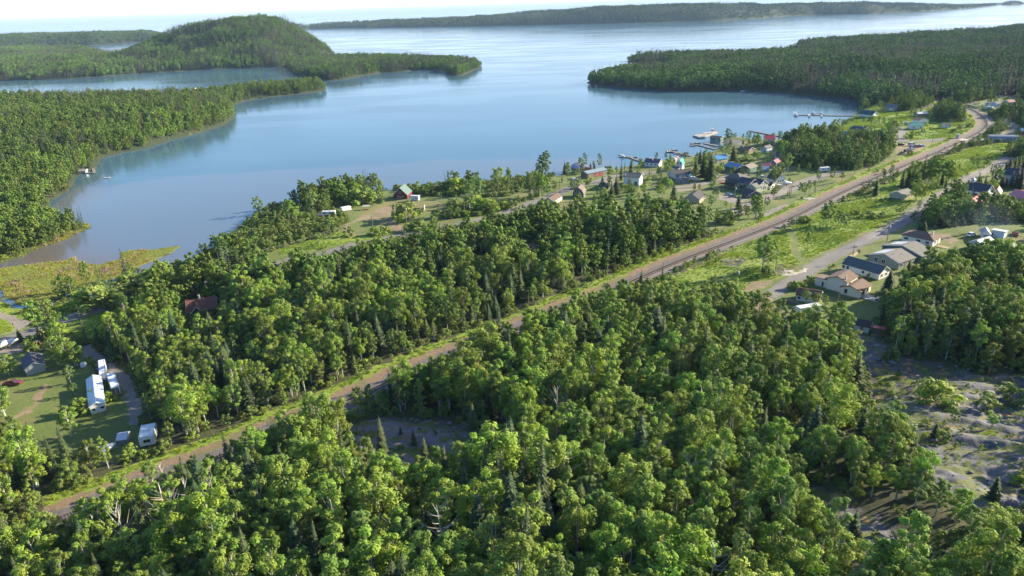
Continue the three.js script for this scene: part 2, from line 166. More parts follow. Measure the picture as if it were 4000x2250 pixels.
const RAIL = smoothLine([[-107.6,-131.8],[-103.5,-135],[-97.1,-140.3],[-86.7,-149],[-72.1,-160.3],[-68.3,-165.1],[-53.9,-177.7],[-35.4,-196.1],[-12.3,-216.8],[20.3,-245.5],[40.8,-263.1],[75.5,-295.1],[106.8,-320.4],[143.9,-352],[197.1,-405.1],[257.9,-460.8],[304,-502],[360.1,-555.5],[388.3,-584.2],[412.4,-615.1],[430.9,-648.4],[447.6,-688.8],[454.4,-721.8],[458.8,-761.9],[459.3,-793]], 4);
const ROADS = [
  ['road', smoothLine([[-193.3,-234.7],[-191.9,-241.3],[-187.9,-247.5],[-185,-254.1],[-179.2,-262],[-173.1,-270.6],[-164,-279.8],[-152.9,-286.5],[-141.9,-294.8],[-128.8,-307.6],[-113.9,-319.1],[-92.3,-329.7],[-66.7,-349.7],[-43.4,-363.3],[-19.9,-376.7],[6.2,-401.9],[18.6,-418.6],[31.1,-435.7],[40.2,-450.9],[54.5,-460.7]]), 3.6],
  ['road', smoothLine([[54.5,-460.7],[71.2,-481],[82.5,-487.4],[91.4,-490.4],[101.7,-490.2],[110.1,-490.3]]), 3],
  ['road', smoothLine([[96.1,-246.1],[112.6,-261.9],[126.4,-276.3],[144.9,-293.3],[168.4,-311.8],[192,-333.4],[220.7,-361.9],[240.8,-383.1],[256.9,-399],[277.4,-415.7],[310,-446.5],[336.9,-469.9]]), 3.1],
  ['road', smoothLine([[286.9,-559.6],[306.4,-559.5],[316.4,-552.9],[330.6,-554.1],[345.7,-553.6],[353.8,-545.9],[366.1,-543.1],[376.2,-541.1]]), 3.6],
  ['road', smoothLine([[309.4,-558],[323.8,-584.6],[334.4,-606.6],[342.8,-627]]), 3.4],
  ['lane', smoothLine([[389.3,-564.4],[398.3,-566.2],[414.1,-582.4],[427,-600.9],[435,-617.8],[443.7,-637.8]]), 2.2],
  ['road', smoothLine([[101.3,-441.4],[110.7,-441],[121,-444.4],[131.1,-452.2],[139.2,-455.9],[147.8,-470.4],[157.5,-469.6],[165,-471.9]]), 2.6],
  ['road', smoothLine([[116.8,-365.9],[127.2,-378.1],[135.3,-386.2],[146,-395.5],[159.1,-409.6],[172.1,-424.3],[180.7,-432.5],[190.3,-441.8],[201.8,-449.2],[218.4,-459.9]]), 4],
];
const MEADOW_E = [[37.2,-243.6],[52.4,-245.2],[67.1,-238.3],[83.7,-240.4],[93.2,-251.2],[114.6,-267.5],[128.3,-281.4],[151.6,-303.3],[172.6,-320.7],[202.8,-349.2],[231.1,-378.1],[272.1,-417.3],[321.2,-464],[372.3,-508.8],[451.9,-567.8],[391.3,-537.1],[338.6,-517.4],[278.8,-467.5],[215.5,-408.4],[178.5,-377.1],[139.8,-338],[111,-316],[77.1,-284.4],[48.1,-254.6]];
fillPoly(LANDS[1].shore, MARSH);
fillPoly([[14,-414.5],[34.8,-507.7],[69,-552.1],[139.8,-590],[178.7,-610.8],[277.1,-689.5],[376,-779.5],[401,-763.2],[400.4,-686.7],[397.1,-648.3],[373.8,-575],[294.2,-495.1],[196.7,-404.2],[145.4,-352.7],[116.9,-334.4],[109.4,-329.1],[83.1,-340.9],[56.6,-350.3],[35,-359.7],[12.2,-367.2]], LAWN);
fillPoly([[396.3,-778.8],[457.4,-789.7],[457.7,-752.7],[424.3,-640.2],[369.2,-567.5],[312.3,-544.2],[261.6,-533.2],[209.2,-513.2],[295,-644]], MEADOW);
fillPoly(MEADOW_E, MEADOW);
fillPoly([[-108.1,-386.5],[-105.5,-425.6],[-89.4,-444.8],[-82.8,-476],[-61.5,-468.9],[-33.8,-454],[12.9,-453.3],[15.3,-417.6],[1.9,-403.2],[-20.4,-380.3],[-42.9,-361.4],[-66.2,-348.5],[-89.6,-326.2],[-110.9,-313.4],[-124.6,-332.7],[-120.5,-352.5],[-112.1,-367.8]], LAWN);
fillPoly([[-87.7,-388.3],[-86.1,-407.2],[-79.8,-434.9],[-71.7,-439.2],[-63.7,-433.5],[-55.8,-427.1],[-47.4,-428],[-37.5,-418],[-40,-406.3],[-49.5,-400.3],[-59,-386.3],[-67.3,-390],[-70.6,-386],[-77.4,-388.4]], DRY);
fillPoly([[-85.8,-398.8],[-80.4,-406],[-76.1,-420.9],[-69.7,-425.3],[-66.1,-409.6],[-68.6,-394.5],[-73.5,-388.3]], DIRT);
fillLine(smoothLine([[-74,-399.7],[-68.3,-388],[-62.4,-373.7],[-55.5,-359.2]]), -2.6, 2.6, DIRT);
fillLine(smoothLine([[-81.3,-395.8],[-87.2,-385.8],[-90.2,-375.3],[-83.6,-360.8]]), -1.2, 1.2, DIRT);
fillPoly([[-120.1,-346.8],[-107.5,-355],[-92.5,-368.8],[-81,-356.7],[-66.8,-361.5],[-67,-355.2],[-86.3,-340],[-113,-332.3]], MEADOW);
fillPoly([[88,-235.6],[104.1,-256.2],[125.2,-273.7],[146.3,-291.6],[194,-332.6],[221,-356.5],[268.6,-400],[316.8,-445.2],[351.6,-462.3],[209.1,-256.1],[181,-258.2],[161.6,-254.1],[145.7,-242.6],[124.4,-218.1],[108.1,-207.3],[92,-209],[82.6,-223.5]], LAWN);
fillPoly([[201.1,-339.1],[225.5,-359.6],[240.7,-361.1],[245.6,-353.7],[260.8,-353.2],[270.3,-353.2],[247.1,-320.3],[226.3,-323.5],[208.6,-317.9],[197.7,-320.9]], FOREST);
fillPoly([[-198.9,-235.7],[-167.9,-230.7],[-166,-232.1],[-155.6,-232.6],[-144.5,-217.9],[-138.3,-209.6],[-131.1,-211.4],[-114.2,-186.4],[-108.6,-176.6],[-98,-165.4],[-97.7,-157.3],[-111.4,-155.2],[-134.9,-167.8],[-151.5,-168.6]], LAWN);
fillPoly([[-206.7,-246.8],[-195.7,-247],[-183.8,-240],[-175.5,-234.3],[-178.2,-231.3],[-181.9,-226.3],[-191.6,-225.4]], GRAVEL);
fillPoly([[-225.5,-282.7],[-219.5,-282.1],[-199.9,-265.1],[-186.6,-258.4],[-189.6,-253.1],[-192.7,-242.6],[-198,-243]], GRAVEL);
fillLine(smoothLine([[-224.4,-277.2],[-213.6,-273.5],[-201,-264.4],[-186.8,-252.8]]), -3.5, 3.5, GRAVEL);
fillPoly([[-216.1,-269.2],[-209.5,-267.4],[-199.1,-259.1],[-194.3,-253.3],[-196.3,-247.9],[-200.9,-247.1]], MEADOW);
fillPoly([[-202.2,-268.6],[-189.8,-261.9],[-182.3,-267.5],[-173.6,-275.6],[-168.8,-283.8],[-164.3,-287.6],[-160.7,-278.8],[-173.5,-271.3],[-180.8,-262.9],[-187.5,-259.8]], MEADOW);
fillLine(smoothLine([[-154.8,-232.5],[-144.8,-221.7],[-131.4,-208.8],[-122.9,-199.8],[-114.5,-186.4],[-110,-177.7]]), -1.9, 1.9, GRAVEL);
fillLine(smoothLine([[-152.6,-205.1],[-147.5,-188.2],[-149,-183.6],[-150.9,-177.8]]), -1.3, 1.3, DIRT);
fillPoly([[13.6,-419.2],[29.3,-438],[45,-468.2],[49,-461.2],[37.4,-444.3],[28.6,-428],[20.5,-413.2]], GRAVEL);
fillPoly([[53.5,-458.9],[60.5,-477],[73,-487.6],[73.5,-482.3],[62.9,-464.9]], GRAVEL);
fillPoly([[102.5,-426.8],[110.9,-449.9],[119.8,-452],[125.9,-455.5],[118.3,-435.8]], GRAVEL);
fillPoly([[145.7,-474.4],[148.2,-480.7],[158.7,-479.6],[168.9,-479.6],[167.1,-469.2],[154.5,-465.9]], GRAVEL);
fillPoly([[184.4,-611.9],[188.3,-615.4],[195.8,-612.2],[198.7,-594.8],[193.6,-578.9],[185.1,-590.6]], GRAVEL);
fillPoly([[120.7,-398.7],[125.4,-412],[132.2,-403.3],[139.7,-399.8],[130.2,-383.4]], GRAVEL);
fillPoly([[116.8,-365.9],[124,-376.7],[129.9,-382.5],[136.6,-385.9],[143.3,-389.2],[134.5,-379.4],[125.9,-369.5],[118.1,-361.6]], GRAVEL);
fillPoly([[136,-367.6],[147.7,-378.2],[157.4,-382.1],[167.1,-385.6],[162.2,-373.4],[142.5,-356.6],[131.4,-347]], GRAVEL);
fillPoly([[299.1,-545.6],[305.8,-547.4],[314.1,-534.2],[306.7,-520.8],[288.2,-504],[278.3,-505.4]], DIRT);
fillPoly([[89.7,-254.3],[95.6,-262.8],[105.2,-263.4],[114.1,-264.5],[106.2,-251.9],[97.1,-243.3],[87.5,-232.4],[84.5,-242.4]], DIRT);
fillPoly([[194.6,-309.8],[201.3,-310.1],[199.1,-299.4],[192.6,-295.3]], DIRT);
fillPoly([[359,-546.3],[378.2,-557.3],[410.3,-563.3],[390.8,-534.9],[363.8,-533.5]], LAWN);
fillPoly([[462.8,-724],[491,-748.9],[540.8,-777.9],[535,-745.9],[473.2,-655.2],[458.6,-682.1],[452.1,-694.2]], LAWN);
fillPoly([[-46.8,-163.2],[-44.6,-168.2],[-37,-168.8],[-25.8,-166.9],[-12.5,-160.9],[-5.5,-154.3],[-5.9,-143.2],[-9.3,-131.8],[-24.7,-132.8],[-36.2,-141.3]], ROCK);
fillPoly([[99.7,-179.4],[112.1,-183.7],[125.1,-178.2],[129.9,-171.7],[145,-171.4],[91.6,-91.8],[80.4,-93.1],[80.3,-103.6],[78.7,-113.5],[86.6,-130.2],[85.2,-139],[94.9,-164.8]], ROCK);
fillPoly([[59.7,-121],[61.5,-120.7],[64.3,-112.9],[66.2,-104],[72.7,-96.8],[72.9,-89],[60.2,-91.9],[55.3,-93.2],[57,-103.7]], ROCK);
fillPoly([[108,-207.8],[113.2,-212.6],[119.4,-207.5],[113.4,-191.2],[103.5,-177.8],[100.6,-181.8]], ROCK);
fillPoly([[106.5,-268.4],[112.2,-279.8],[118.8,-278],[122.3,-271.7],[116.1,-264.1],[110.4,-265.8]], ROCK);
fillPoly([[89,-286.2],[92.2,-291.5],[101.5,-295.1],[100.7,-287.2],[94.9,-281.4]], ROCK);
fillPoly([[-111.4,-315.1],[-90,-328],[-66.5,-350.3],[-43,-362.2],[-20.4,-380.3],[4.2,-399.6],[30.9,-433.8],[25.9,-364.1],[3.2,-343.8],[-18.4,-330.7],[-38.6,-318.2],[-59.5,-307.9],[-81.5,-292],[-99.7,-277]], BRUSH);
fillPoly([[-236.2,-298.2],[-212.6,-282.4],[-195.6,-280.1],[-192.9,-291.5],[-189.9,-300.9],[-184.6,-308],[-177.7,-313],[-172.8,-313.4],[-164.1,-295.6],[-163.5,-284.7],[-168.6,-272.4],[-178.3,-260.5],[-189,-260.6],[-201,-266.9],[-215.4,-276.1]], MEADOW);
fillPoly([[242.8,-362.5],[270.3,-353.2],[259.7,-338.1],[239.7,-339.6],[232.1,-343]], BRUSH);
fillPoly([[-178.2,-314.1],[-172.3,-328],[-159.4,-344.4],[-142,-305.4],[-148,-288.3],[-154.6,-281.4],[-162.3,-283.3]], BRUSH);
fillPoly([[-178.3,-255.9],[-172.7,-269.8],[-163,-279],[-157.5,-281.5],[-153.3,-268.1],[-149.7,-251.5],[-148.7,-237.9],[-156.1,-235.3],[-169.1,-246.6]], MEADOW);
fillPoly([[-133.2,-265],[-118.7,-264.9],[-106.6,-237.9],[-111,-232.7],[-120.3,-239]], BRUSH);
fillPoly([[3.1,-317.6],[13.9,-321.1],[13.8,-294.4],[5.5,-289.6]], BRUSH);
fillPoly([[-143.1,-380.8],[-140.4,-412.1],[-129.7,-413.5],[-116.5,-404.9],[-104.2,-398],[-95.2,-399.5],[-89.9,-386.2],[-91.3,-368.8],[-97.2,-357.1],[-106.5,-351.1],[-116,-342.6],[-129.7,-331.6]], BRUSH);
fillPoly([[-157.2,-336.2],[-156.1,-353.9],[-152.5,-370.9],[-154,-401],[-152.5,-420.9],[-146.3,-438.4],[-133.2,-437.1],[-117.9,-395.5],[-131.7,-366.3],[-132.8,-347.6],[-139.7,-329]], BRUSH);
fillPoly([[-83,-478.1],[-66.7,-473.8],[-53.3,-472.4],[-37.8,-473],[-22.3,-473.3],[-6.9,-486.2],[9.1,-491],[25.3,-492.9],[26.5,-472.5],[0.6,-431.7],[-17.1,-431],[-35.1,-434.8],[-50.1,-440.7],[-64.7,-452.9]], BRUSH);
fillPoly([[-38.4,-386.4],[-34,-417.6],[-16.7,-415],[0.4,-408.6],[7.5,-419.2],[22.2,-435],[6.9,-395],[-9.4,-385.3]], BRUSH);
fillPoly([[220.1,-572],[245,-604.7],[251.2,-579.2],[259.5,-561.2],[278.7,-568.5],[296.2,-572],[298.8,-550.1],[286,-521.8],[260.6,-485.7],[242.7,-466.5],[230.4,-457.9],[202.4,-468.6],[196.1,-505.9]], FOREST);
fillPoly([[378.6,-719.3],[413.1,-767.3],[435.7,-780.2],[440.2,-750.1],[432.3,-727.1],[408.7,-711.2],[395.5,-704.8],[381.5,-705.8]], FOREST);
fillPoly([[380.4,-644.4],[414.2,-698.4],[434.4,-722],[433.1,-694.5],[418.3,-652.8],[409.9,-637.5],[399,-629.6],[387.5,-636]], FOREST);
fillPoly([[455.9,-685],[457.6,-665.9],[447.2,-639.7],[433.8,-623.8],[428,-633.9]], FOREST);
fillLine(smoothLine([[138.1,-342.6],[136.7,-329.4],[134.4,-319.6],[129.2,-306.1],[124.5,-288.8],[124.4,-279.4],[123.9,-273.7]]), -2, 2, LAWN);
for (const [, l, w] of ROADS) fillLine(l, -w - 3, w + 3, LAWN);
for (const [, l, w] of ROADS) fillLine(l, -w - .5, w + .5, ROAD);
fillLine(RAIL, -6.5, 12, MEADOW); fillLine(RAIL, -5, 6, BALLAST); fillLine(RAIL, 4.6, 8.2, RUSTY);
fillLine(RAIL.slice(-70), -6, 6, BALLAST);

// ---------- ground ----------
let groundGrid = null;
function meshY(x, z) { // height of the ground mesh itself
  const { hs, nx, nz, x0, z0, step } = groundGrid, u = clamp((x - x0) / step, 0, nx - .001), v = clamp((z - z0) / step, 0, nz - .001), i = Math.floor(u), j = Math.floor(v), a = u - i, b = v - j, k = j * (nx + 1) + i, A = hs[k], B = hs[k + 1], C = hs[k + nx + 1], D = hs[k + nx + 2];
  return a + b < 1 ? A + (B - A) * a + (C - A) * b : D + (C - D) * (1 - a) + (B - D) * (1 - b);
}
function sheet(x0, x1, z0, z1, step, f, keep) { // height field, cells far under water left out
  const nx = Math.round((x1 - x0) / step), nz = Math.round((z1 - z0) / step), pos = [], uv = [], at = new Int32Array((nx + 1) * (nz + 1)).fill(-1), idx = [], hs = new Float32Array((nx + 1) * (nz + 1));
  for (let j = 0; j <= nz; j++) for (let i = 0; i <= nx; i++) hs[j * (nx + 1) + i] = f(x0 + i * step, z0 + j * step);
  const put = (i, j) => { const k = j * (nx + 1) + i; if (at[k] < 0) { at[k] = pos.length / 3; const x = x0 + i * step, z = z0 + j * step; pos.push(x, hs[k], z); uv.push((x - GX0) / (GX1 - GX0), (GZ1 - z) / (GZ1 - GZ0)); } return at[k]; };
  for (let j = 0; j < nz; j++) for (let i = 0; i < nx; i++) {
    const k = j * (nx + 1) + i; if (Math.max(hs[k], hs[k + 1], hs[k + nx + 1], hs[k + nx + 2]) < -1.2) continue;
    const a = put(i, j), b = put(i + 1, j), c = put(i, j + 1), d = put(i + 1, j + 1); idx.push(a, c, b, b, c, d);
  }
  const g = new THREE.BufferGeometry(); g.setAttribute('position', new THREE.Float32BufferAttribute(pos, 3)); g.setAttribute('uv', new THREE.Float32BufferAttribute(uv, 2)); g.setIndex(idx); g.computeVertexNormals(); g.heights = { hs, nx, nz, x0, z0, step }; return g;
}

function railDist(x, z) { let d = 1e9; for (const p of RAIL) { const q = (p[0] - x) ** 2 + (p[1] - z) ** 2; if (q < d) d = q; } return Math.sqrt(d); }
// bare rock: long whalebacks and ledges running one way
function rockRelief(x, z) { const u = (x * .8 + z * .6), v = (-x * .6 + z * .8); const a = fbm(u / 14, v / 5, 4), b = fbm(u / 5 + 40, v / 2.2, 3), c = Math.abs(fbm(u / 9 + 7, v / 6, 3) - .5); const q = (a - .5) * 2.6 / .3, f = q - Math.floor(q), e = (Math.floor(q) + smooth(.72, 1, f) * .85 + f * .15) * .3; return e + (b - .5) * .45 - Math.max(0, .05 - c) * 8; }
const groundY = (x, z) => {
  let h = T(x, z); const c = coverAt(x, z);
  if (c === BALLAST || c === RUSTY || c === MEADOW) { const d = railDist(x, z); if (d < 14) h = mix(8, h, smooth(8, 14, d)); }
  return h;
};
{
  const W = 2048, H = 2048;
  const C = { // real colours of the covers (linear): [main, second]
    [FOREST]: [[.040, .042, .018], [.055, .060, .020]], [LAWN]: [[.080, .125, .022], [.115, .14, .032]], [MEADOW]: [[.135, .205, .018], [.185, .225, .03]], [DIRT]: [[.25, .185, .125], [.20, .145, .09]], [GRAVEL]: [[.185, .165, .155], [.23, .20, .18]],
    [ROCK]: [[.10, .09, .095], [.07, .07, .05]], [MARSH]: [[.14, .155, .03], [.11, .13, .03]], [RUSTY]: [[.195, .135, .085], [.165, .122, .08]], [BALLAST]: [[.135, .12, .12], [.10, .09, .092]], [DRY]: [[.19, .165, .065], [.14, .145, .045]], [ROAD]: [[.17, .155, .15], [.15, .14, .135]], [BRUSH]: [[.06, .075, .022], [.085, .09, .03]],
  };
  const map = tex(W, H, (i, j) => {
    const x = mix(GX0, GX1, (i + .5) / W), z = mix(GZ1, GZ0, (j + .5) / H), n = vn(x * 1.3, z * 1.3), n2 = vn(x * .45 + 30, z * .45), n3 = vn(x * .11, z * .11 + 50);
    const id = coverAt(x + (n2 - .5) * 2.6 + (n - .5) * 1.2, z + (vn(x * .45, z * .45 + 80) - .5) * 2.6 + (n - .5) * 1.2), c = C[id];
    let k = clamp(.5 * n3 + .35 * n2 + .35 * n - .1), g = .82 + .36 * hash2(i, j), out = c[0].map((v, q) => mix(v, c[1][q], k) * g);
    if (id === ROCK) { const v = fbm(x / 3.2 + 11, z / 3.2, 4); if (v > .55) out = [.10, .12, .022].map((q, w) => mix(out[w], q * g, smooth(.55, .60, v))); const o = fbm(x / 1.6 + 70, z / 1.6, 3); if (o > .67) out = [.26, .17, .07].map(q => q * g); }
    if (id === LAWN || id === DRY) { const v = fbm(x / 9 + 4, z / 9, 3); out = out.map((q, w) => mix(q, [.175, .145, .06][w], smooth(.55, .8, v) * .6)); }
    if (id === RUSTY || id === DIRT) { const v = fbm(x / 6, z / 6, 3); if (v > .58) out = out.map((q, w) => mix(q, [.10, .12, .03][w], .45)); }
    return out.map(toS);
  }, { srgb: true });
  const bump = tex(512, 512, (i, j) => { const v = .6 * tfbm(i / 512, j / 512, 32, 4) + .4 * hash2(i, j); return [v, v, v]; }, { rep: [90, 72] });
  const g = sheet(GX0, GX1, GZ0, GZ1, 2, (x, z) => { let h = groundY(x, z); if (coverAt(x, z) === ROCK) h += rockRelief(x, z) * .55 - .2; else if (coverAt(x, z) === FOREST) h += (vn(x / 3, z / 3) - .5) * .5; return h; });
  groundGrid = g.heights;
  const ground = new THREE.Mesh(g, new THREE.MeshStandardMaterial({ map, bumpMap: bump, bumpScale: .12, roughness: .95 }));
  ground.name = 'ground'; ground.receiveShadow = ground.castShadow = true; tagS(ground, 'grass, gravel, bare rock and forest floor of the village shore'); scene.add(ground);
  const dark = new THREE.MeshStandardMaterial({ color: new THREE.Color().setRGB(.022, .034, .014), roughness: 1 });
  const land = (name, label, x0, x1, z0, z1, step, f) => { const m = new THREE.Mesh(sheet(x0, x1, z0, z1, step, f), dark); m.name = name; m.receiveShadow = m.castShadow = true; tagS(m, label); scene.add(m); };
  const one = n => { const l = LANDS.find(l => l.name === n); return [l, (x, z) => landHeight(l, x, z)]; };
  const box = (n, step, x0 = -1e9) => { const [l, f] = one(n); return [Math.max(x0, l.box[0] - 8), l.box[1] + 8, l.box[2] - 8, l.box[3] + 8, step, f]; };
  const mf = one('mainland')[1];
  land('headland_terrain', 'wooded headland ground across the bay', -40, 1800, -1900, GZ0, 10, mf);
  land('hillside_terrain', 'wooded ground rising beyond the last houses', GX1, 1500, GZ0, -50, 10, mf);
  land('peninsula_terrain', 'wooded peninsula ground on the near side of the bay', ...box('peninsula', 5));
  land('hill', 'steep wooded hill standing over the bay', ...box('hill', 10));
  land('island_terrain', 'small wooded island beside the hill', ...box('island', 6));
  land('western_island_terrain', 'low wooded island behind the hill', ...box('western_island', 20));
  land('far_island_terrain', 'long wooded island along the horizon', ...box('far_island', 30));
  land('islet_terrain', 'tiny islet off the long island', ...box('islet', 14));
}

// ---------- trees ----------
class Tris { // collects coloured triangles
  constructor() { this.p = []; this.c = []; }
  tri(a, b, c, col) { this.p.push(a[0], a[1], a[2], b[0], b[1], b[2], c[0], c[1], c[2]); for (let k = 0; k < 3; k++) this.c.push(col[0], col[1], col[2]); }
  quad(a, b, c, d, col) { this.tri(a, b, c, col); this.tri(a, c, d, col); }
  stem(pts, r0, r1, col, sides = 5) {
    const n = pts.length, ring = pts.map((p, i) => { const a = pts[Math.max(0, i - 1)], b = pts[Math.min(n - 1, i + 1)], d = [b[0] - a[0], b[1] - a[1], b[2] - a[2]], l = Math.hypot(...d) || 1, t = d.map(v => v / l); const u = Math.abs(t[1]) > .9 ? [1, 0, 0] : [0, 1, 0]; let e = [t[1] * u[2] - t[2] * u[1], t[2] * u[0] - t[0] * u[2], t[0] * u[1] - t[1] * u[0]]; const el = Math.hypot(...e); e = e.map(v => v / el); const f = [t[1] * e[2] - t[2] * e[1], t[2] * e[0] - t[0] * e[2], t[0] * e[1] - t[1] * e[0]], r = mix(r0, r1, i / (n - 1)); return Array.from({ length: sides }, (_, k) => { const q = k / sides * 2 * Math.PI, cx = Math.cos(q) * r, sx = Math.sin(q) * r; return [p[0] + e[0] * cx + f[0] * sx, p[1] + e[1] * cx + f[1] * sx, p[2] + e[2] * cx + f[2] * sx]; }); });
    for (let i = 0; i + 1 < n; i++) for (let k = 0; k < sides; k++) { const q = (k + 1) % sides, c = col.map(v => v * rr(.75, 1.15)); this.quad(ring[i][k], ring[i][q], ring[i + 1][q], ring[i + 1][k], c); }
  }
  geo() { const g = new THREE.BufferGeometry(); g.setAttribute('position', new THREE.Float32BufferAttribute(this.p, 3)); g.setAttribute('color', new THREE.Float32BufferAttribute(this.c, 3)); g.computeVertexNormals(); return g; }
}
const onSphere = () => { const y = rr(-1, 1), a = rr(0, 2 * Math.PI), r = Math.sqrt(1 - y * y); return [Math.cos(a) * r, y, Math.sin(a) * r]; };
function leafAt(t, p, n, s, col) { // one rhombic spray of leaves
  let u = onSphere(); const d = u[0] * n[0] + u[1] * n[1] + u[2] * n[2]; u = u.map((v, i) => v - d * n[i]); const l = Math.hypot(...u) || 1; u = u.map(v => v / l);
  const w = [n[1] * u[2] - n[2] * u[1], n[2] * u[0] - n[0] * u[2], n[0] * u[1] - n[1] * u[0]], a = s * rr(.8, 1.25), b = s * rr(.45, .75);
  const q = (x, y, z) => [p[0] + u[0] * x + w[0] * y + n[0] * z, p[1] + u[1] * x + w[1] * y + n[1] * z, p[2] + u[2] * x + w[2] * y + n[2] * z];
  t.quad(q(-a, 0, 0), q(0, -b, s * .15), q(a, 0, 0), q(0, b, s * .15), col);
}
// a leafy tree of unit-free size: h height, w crown half width, base of the crown as a share of h
function broadleaf({ h, w, base = .35, clumps = 26, leaves = 80, leaf = .3, stems = 1, lean = .03, bark = [.42, .40, .36], green = [.072, .112, .018], limbs = true, sides = 5, loose = 1, top = .5, gain }) {
  const wood = new Tris(), crown = new Tris(), tips = [];
  for (let s = 0; s < stems; s++) {
    const a = rr(0, 6.28), k = stems > 1 ? rr(.12, .22) * w : lean * h, top_ = [Math.cos(a) * k * 1.6, h * rr(.86, .95), Math.sin(a) * k * 1.6], b0 = [Math.cos(a) * (stems > 1 ? .25 : 0), -.4, Math.sin(a) * (stems > 1 ? .25 : 0)], pts = [];
    for (let i = 0; i <= 6; i++) { const t = i / 6; pts.push([mix(b0[0], top_[0], t * t * .6 + t * .4) + rr(-.08, .08) * t, mix(b0[1], top_[1], t), mix(b0[2], top_[2], t * t * .6 + t * .4) + rr(-.08, .08) * t]); }
    wood.stem(pts, h * .0115 + .04, .025, bark, sides); tips.push(pts);
  }
  for (let c = 0; c < clumps; c++) {
    const t = (c + rr(.2, .8)) / clumps, y = h * mix(base, .97, t), prof = Math.pow(Math.sin(Math.PI * clamp(mix(.16, .97, t))), top) * (t > .8 ? 1 : 1), a = c * 2.4 + rr(-.6, .6), rad = w * prof * Math.sqrt(rr(.08, .95));
    const ax = tips[c % stems], q = ax[Math.min(6, Math.max(1, Math.round(y / h * 6.4)))], ctr = [q[0] + Math.cos(a) * rad, y + rr(-.3, .3), q[2] + Math.sin(a) * rad], rc = w * rr(.26, .46) * (t > .85 ? .75 : 1);
    const tint = rr(.78, 1.22), yel = rr(.95, 1.14);
    if (limbs && rad > .3) { const f = ax[Math.max(1, Math.round((y / h - .16) * 6))], m = [mix(f[0], ctr[0], .5), mix(f[1], ctr[1], .4), mix(f[2], ctr[2], .5)]; wood.stem([f, m, ctr], .045, .012, bark.map(v => v * .8), 3); }
    for (let i = 0; i < leaves; i++) {
      const d = onSphere(), r = rc * Math.pow(rnd(), .3) * rr(.8, 1.15 * loose), p = [ctr[0] + d[0] * r, ctr[1] + d[1] * r * .8 + .1 * rc, ctr[2] + d[2] * r]; let n = [d[0] + rr(-.5, .5), d[1] + .5 + rr(-.4, .4), d[2] + rr(-.5, .5)]; const l = Math.hypot(...n) || 1; n = n.map(v => v / l);
      const k = (gain ?? 2.6) * tint * rr(.85, 1.15); leafAt(crown, p, n, leaf, [green[0] * k * yel, green[1] * k, green[2] * k]);
    }
  }
  return { wood: wood.geo(), crown: crown.geo() };
}
// a spruce or fir: whorls of drooping branches with side twigs
function conifer({ h, w, base = .06, whorls = 24, per = 8, bark = [.11, .09, .075], green = [.030, .054, .020], twigs = 4, thin = 1, ragged = .35 }) {
  const wood = new Tris(), crown = new Tris(); wood.stem([[0, -.4, 0], [rr(-.1, .1), h * .5, rr(-.1, .1)], [0, h * .99, 0]], h * .012 + .03, .015, bark, 5);
  for (let k = 0; k < whorls; k++) {
    const t = (k + rr(-.2, .2)) / whorls, y = mix(h * base, h * .985, t), L0 = w * Math.pow(1 - t, .85) * (t < .12 ? .75 : 1) + .12;
    for (let b = 0; b < per; b++) {
      const a = b / per * 6.283 + k * .9 + rr(-.3, .3), L = L0 * rr(1 - ragged, 1.12), dy = -L * rr(.12, .42), ca = Math.cos(a), sa = Math.sin(a), hw = (L * .2 + .1) * thin, tint = 1.35 * rr(.72, 1.25), g = green.map(v => v * tint), up = .12 * L;
      const at = (r, s, q) => [ca * r - sa * s, y + q, sa * r + ca * s];
      crown.quad(at(.02, 0, up * .4), at(L * .45, -hw, dy * .45 - hw * .3), at(L, 0, dy), at(L * .5, hw, dy * .45 - hw * .3), g);
      for (let q = 0; q < twigs; q++) { const f = (q + .8) / (twigs + .6), s = (q % 2 ? 1 : -1), r = L * f, e = hw * rr(1.1, 1.9) * (1.15 - f * .5); const g2 = g.map(v => v * rr(.85, 1.2)); crown.tri(at(r - .1, 0, dy * f + up * .3), at(r + e * .35, s * e, dy * f - e * rr(.2, .6)), at(r + .18 * L, 0, dy * f), g2); }
    }
  }
  for (let b = 0; b < 5; b++) { const a = b * 1.26; crown.tri([Math.cos(a) * .16, h * .955, Math.sin(a) * .16], [Math.cos(a + 1) * .16, h * .955, Math.sin(a + 1) * .16], [0, h * 1.02, 0], green); }
  return { wood: wood.geo(), crown: crown.geo() };
}
const both = t => mergeGeometries([t.wood, t.crown]);
const M = {};
M.leaf = new THREE.MeshPhysicalMaterial({ vertexColors: true, side: THREE.DoubleSide, roughness: .75, transmission: .4, thickness: 0, specularIntensity: .35 });
M.leaves = [[1, 1, 1], [1.1, 1.12, .9], [.78, .88, .95], [1.05, 1.15, 1.0], [.9, .92, 1.25], [1.16, 1.2, 1.0]].map(c => { const m = M.leaf.clone(); m.color.setRGB(...c); return m; });
M.needle = new THREE.MeshStandardMaterial({ vertexColors: true, side: THREE.DoubleSide, roughness: .85 });
M.bark = new THREE.MeshStandardMaterial({ vertexColors: true, roughness: .95 });
M.farLeaf = new THREE.MeshStandardMaterial({ vertexColors: true, side: THREE.DoubleSide, roughness: .9 });

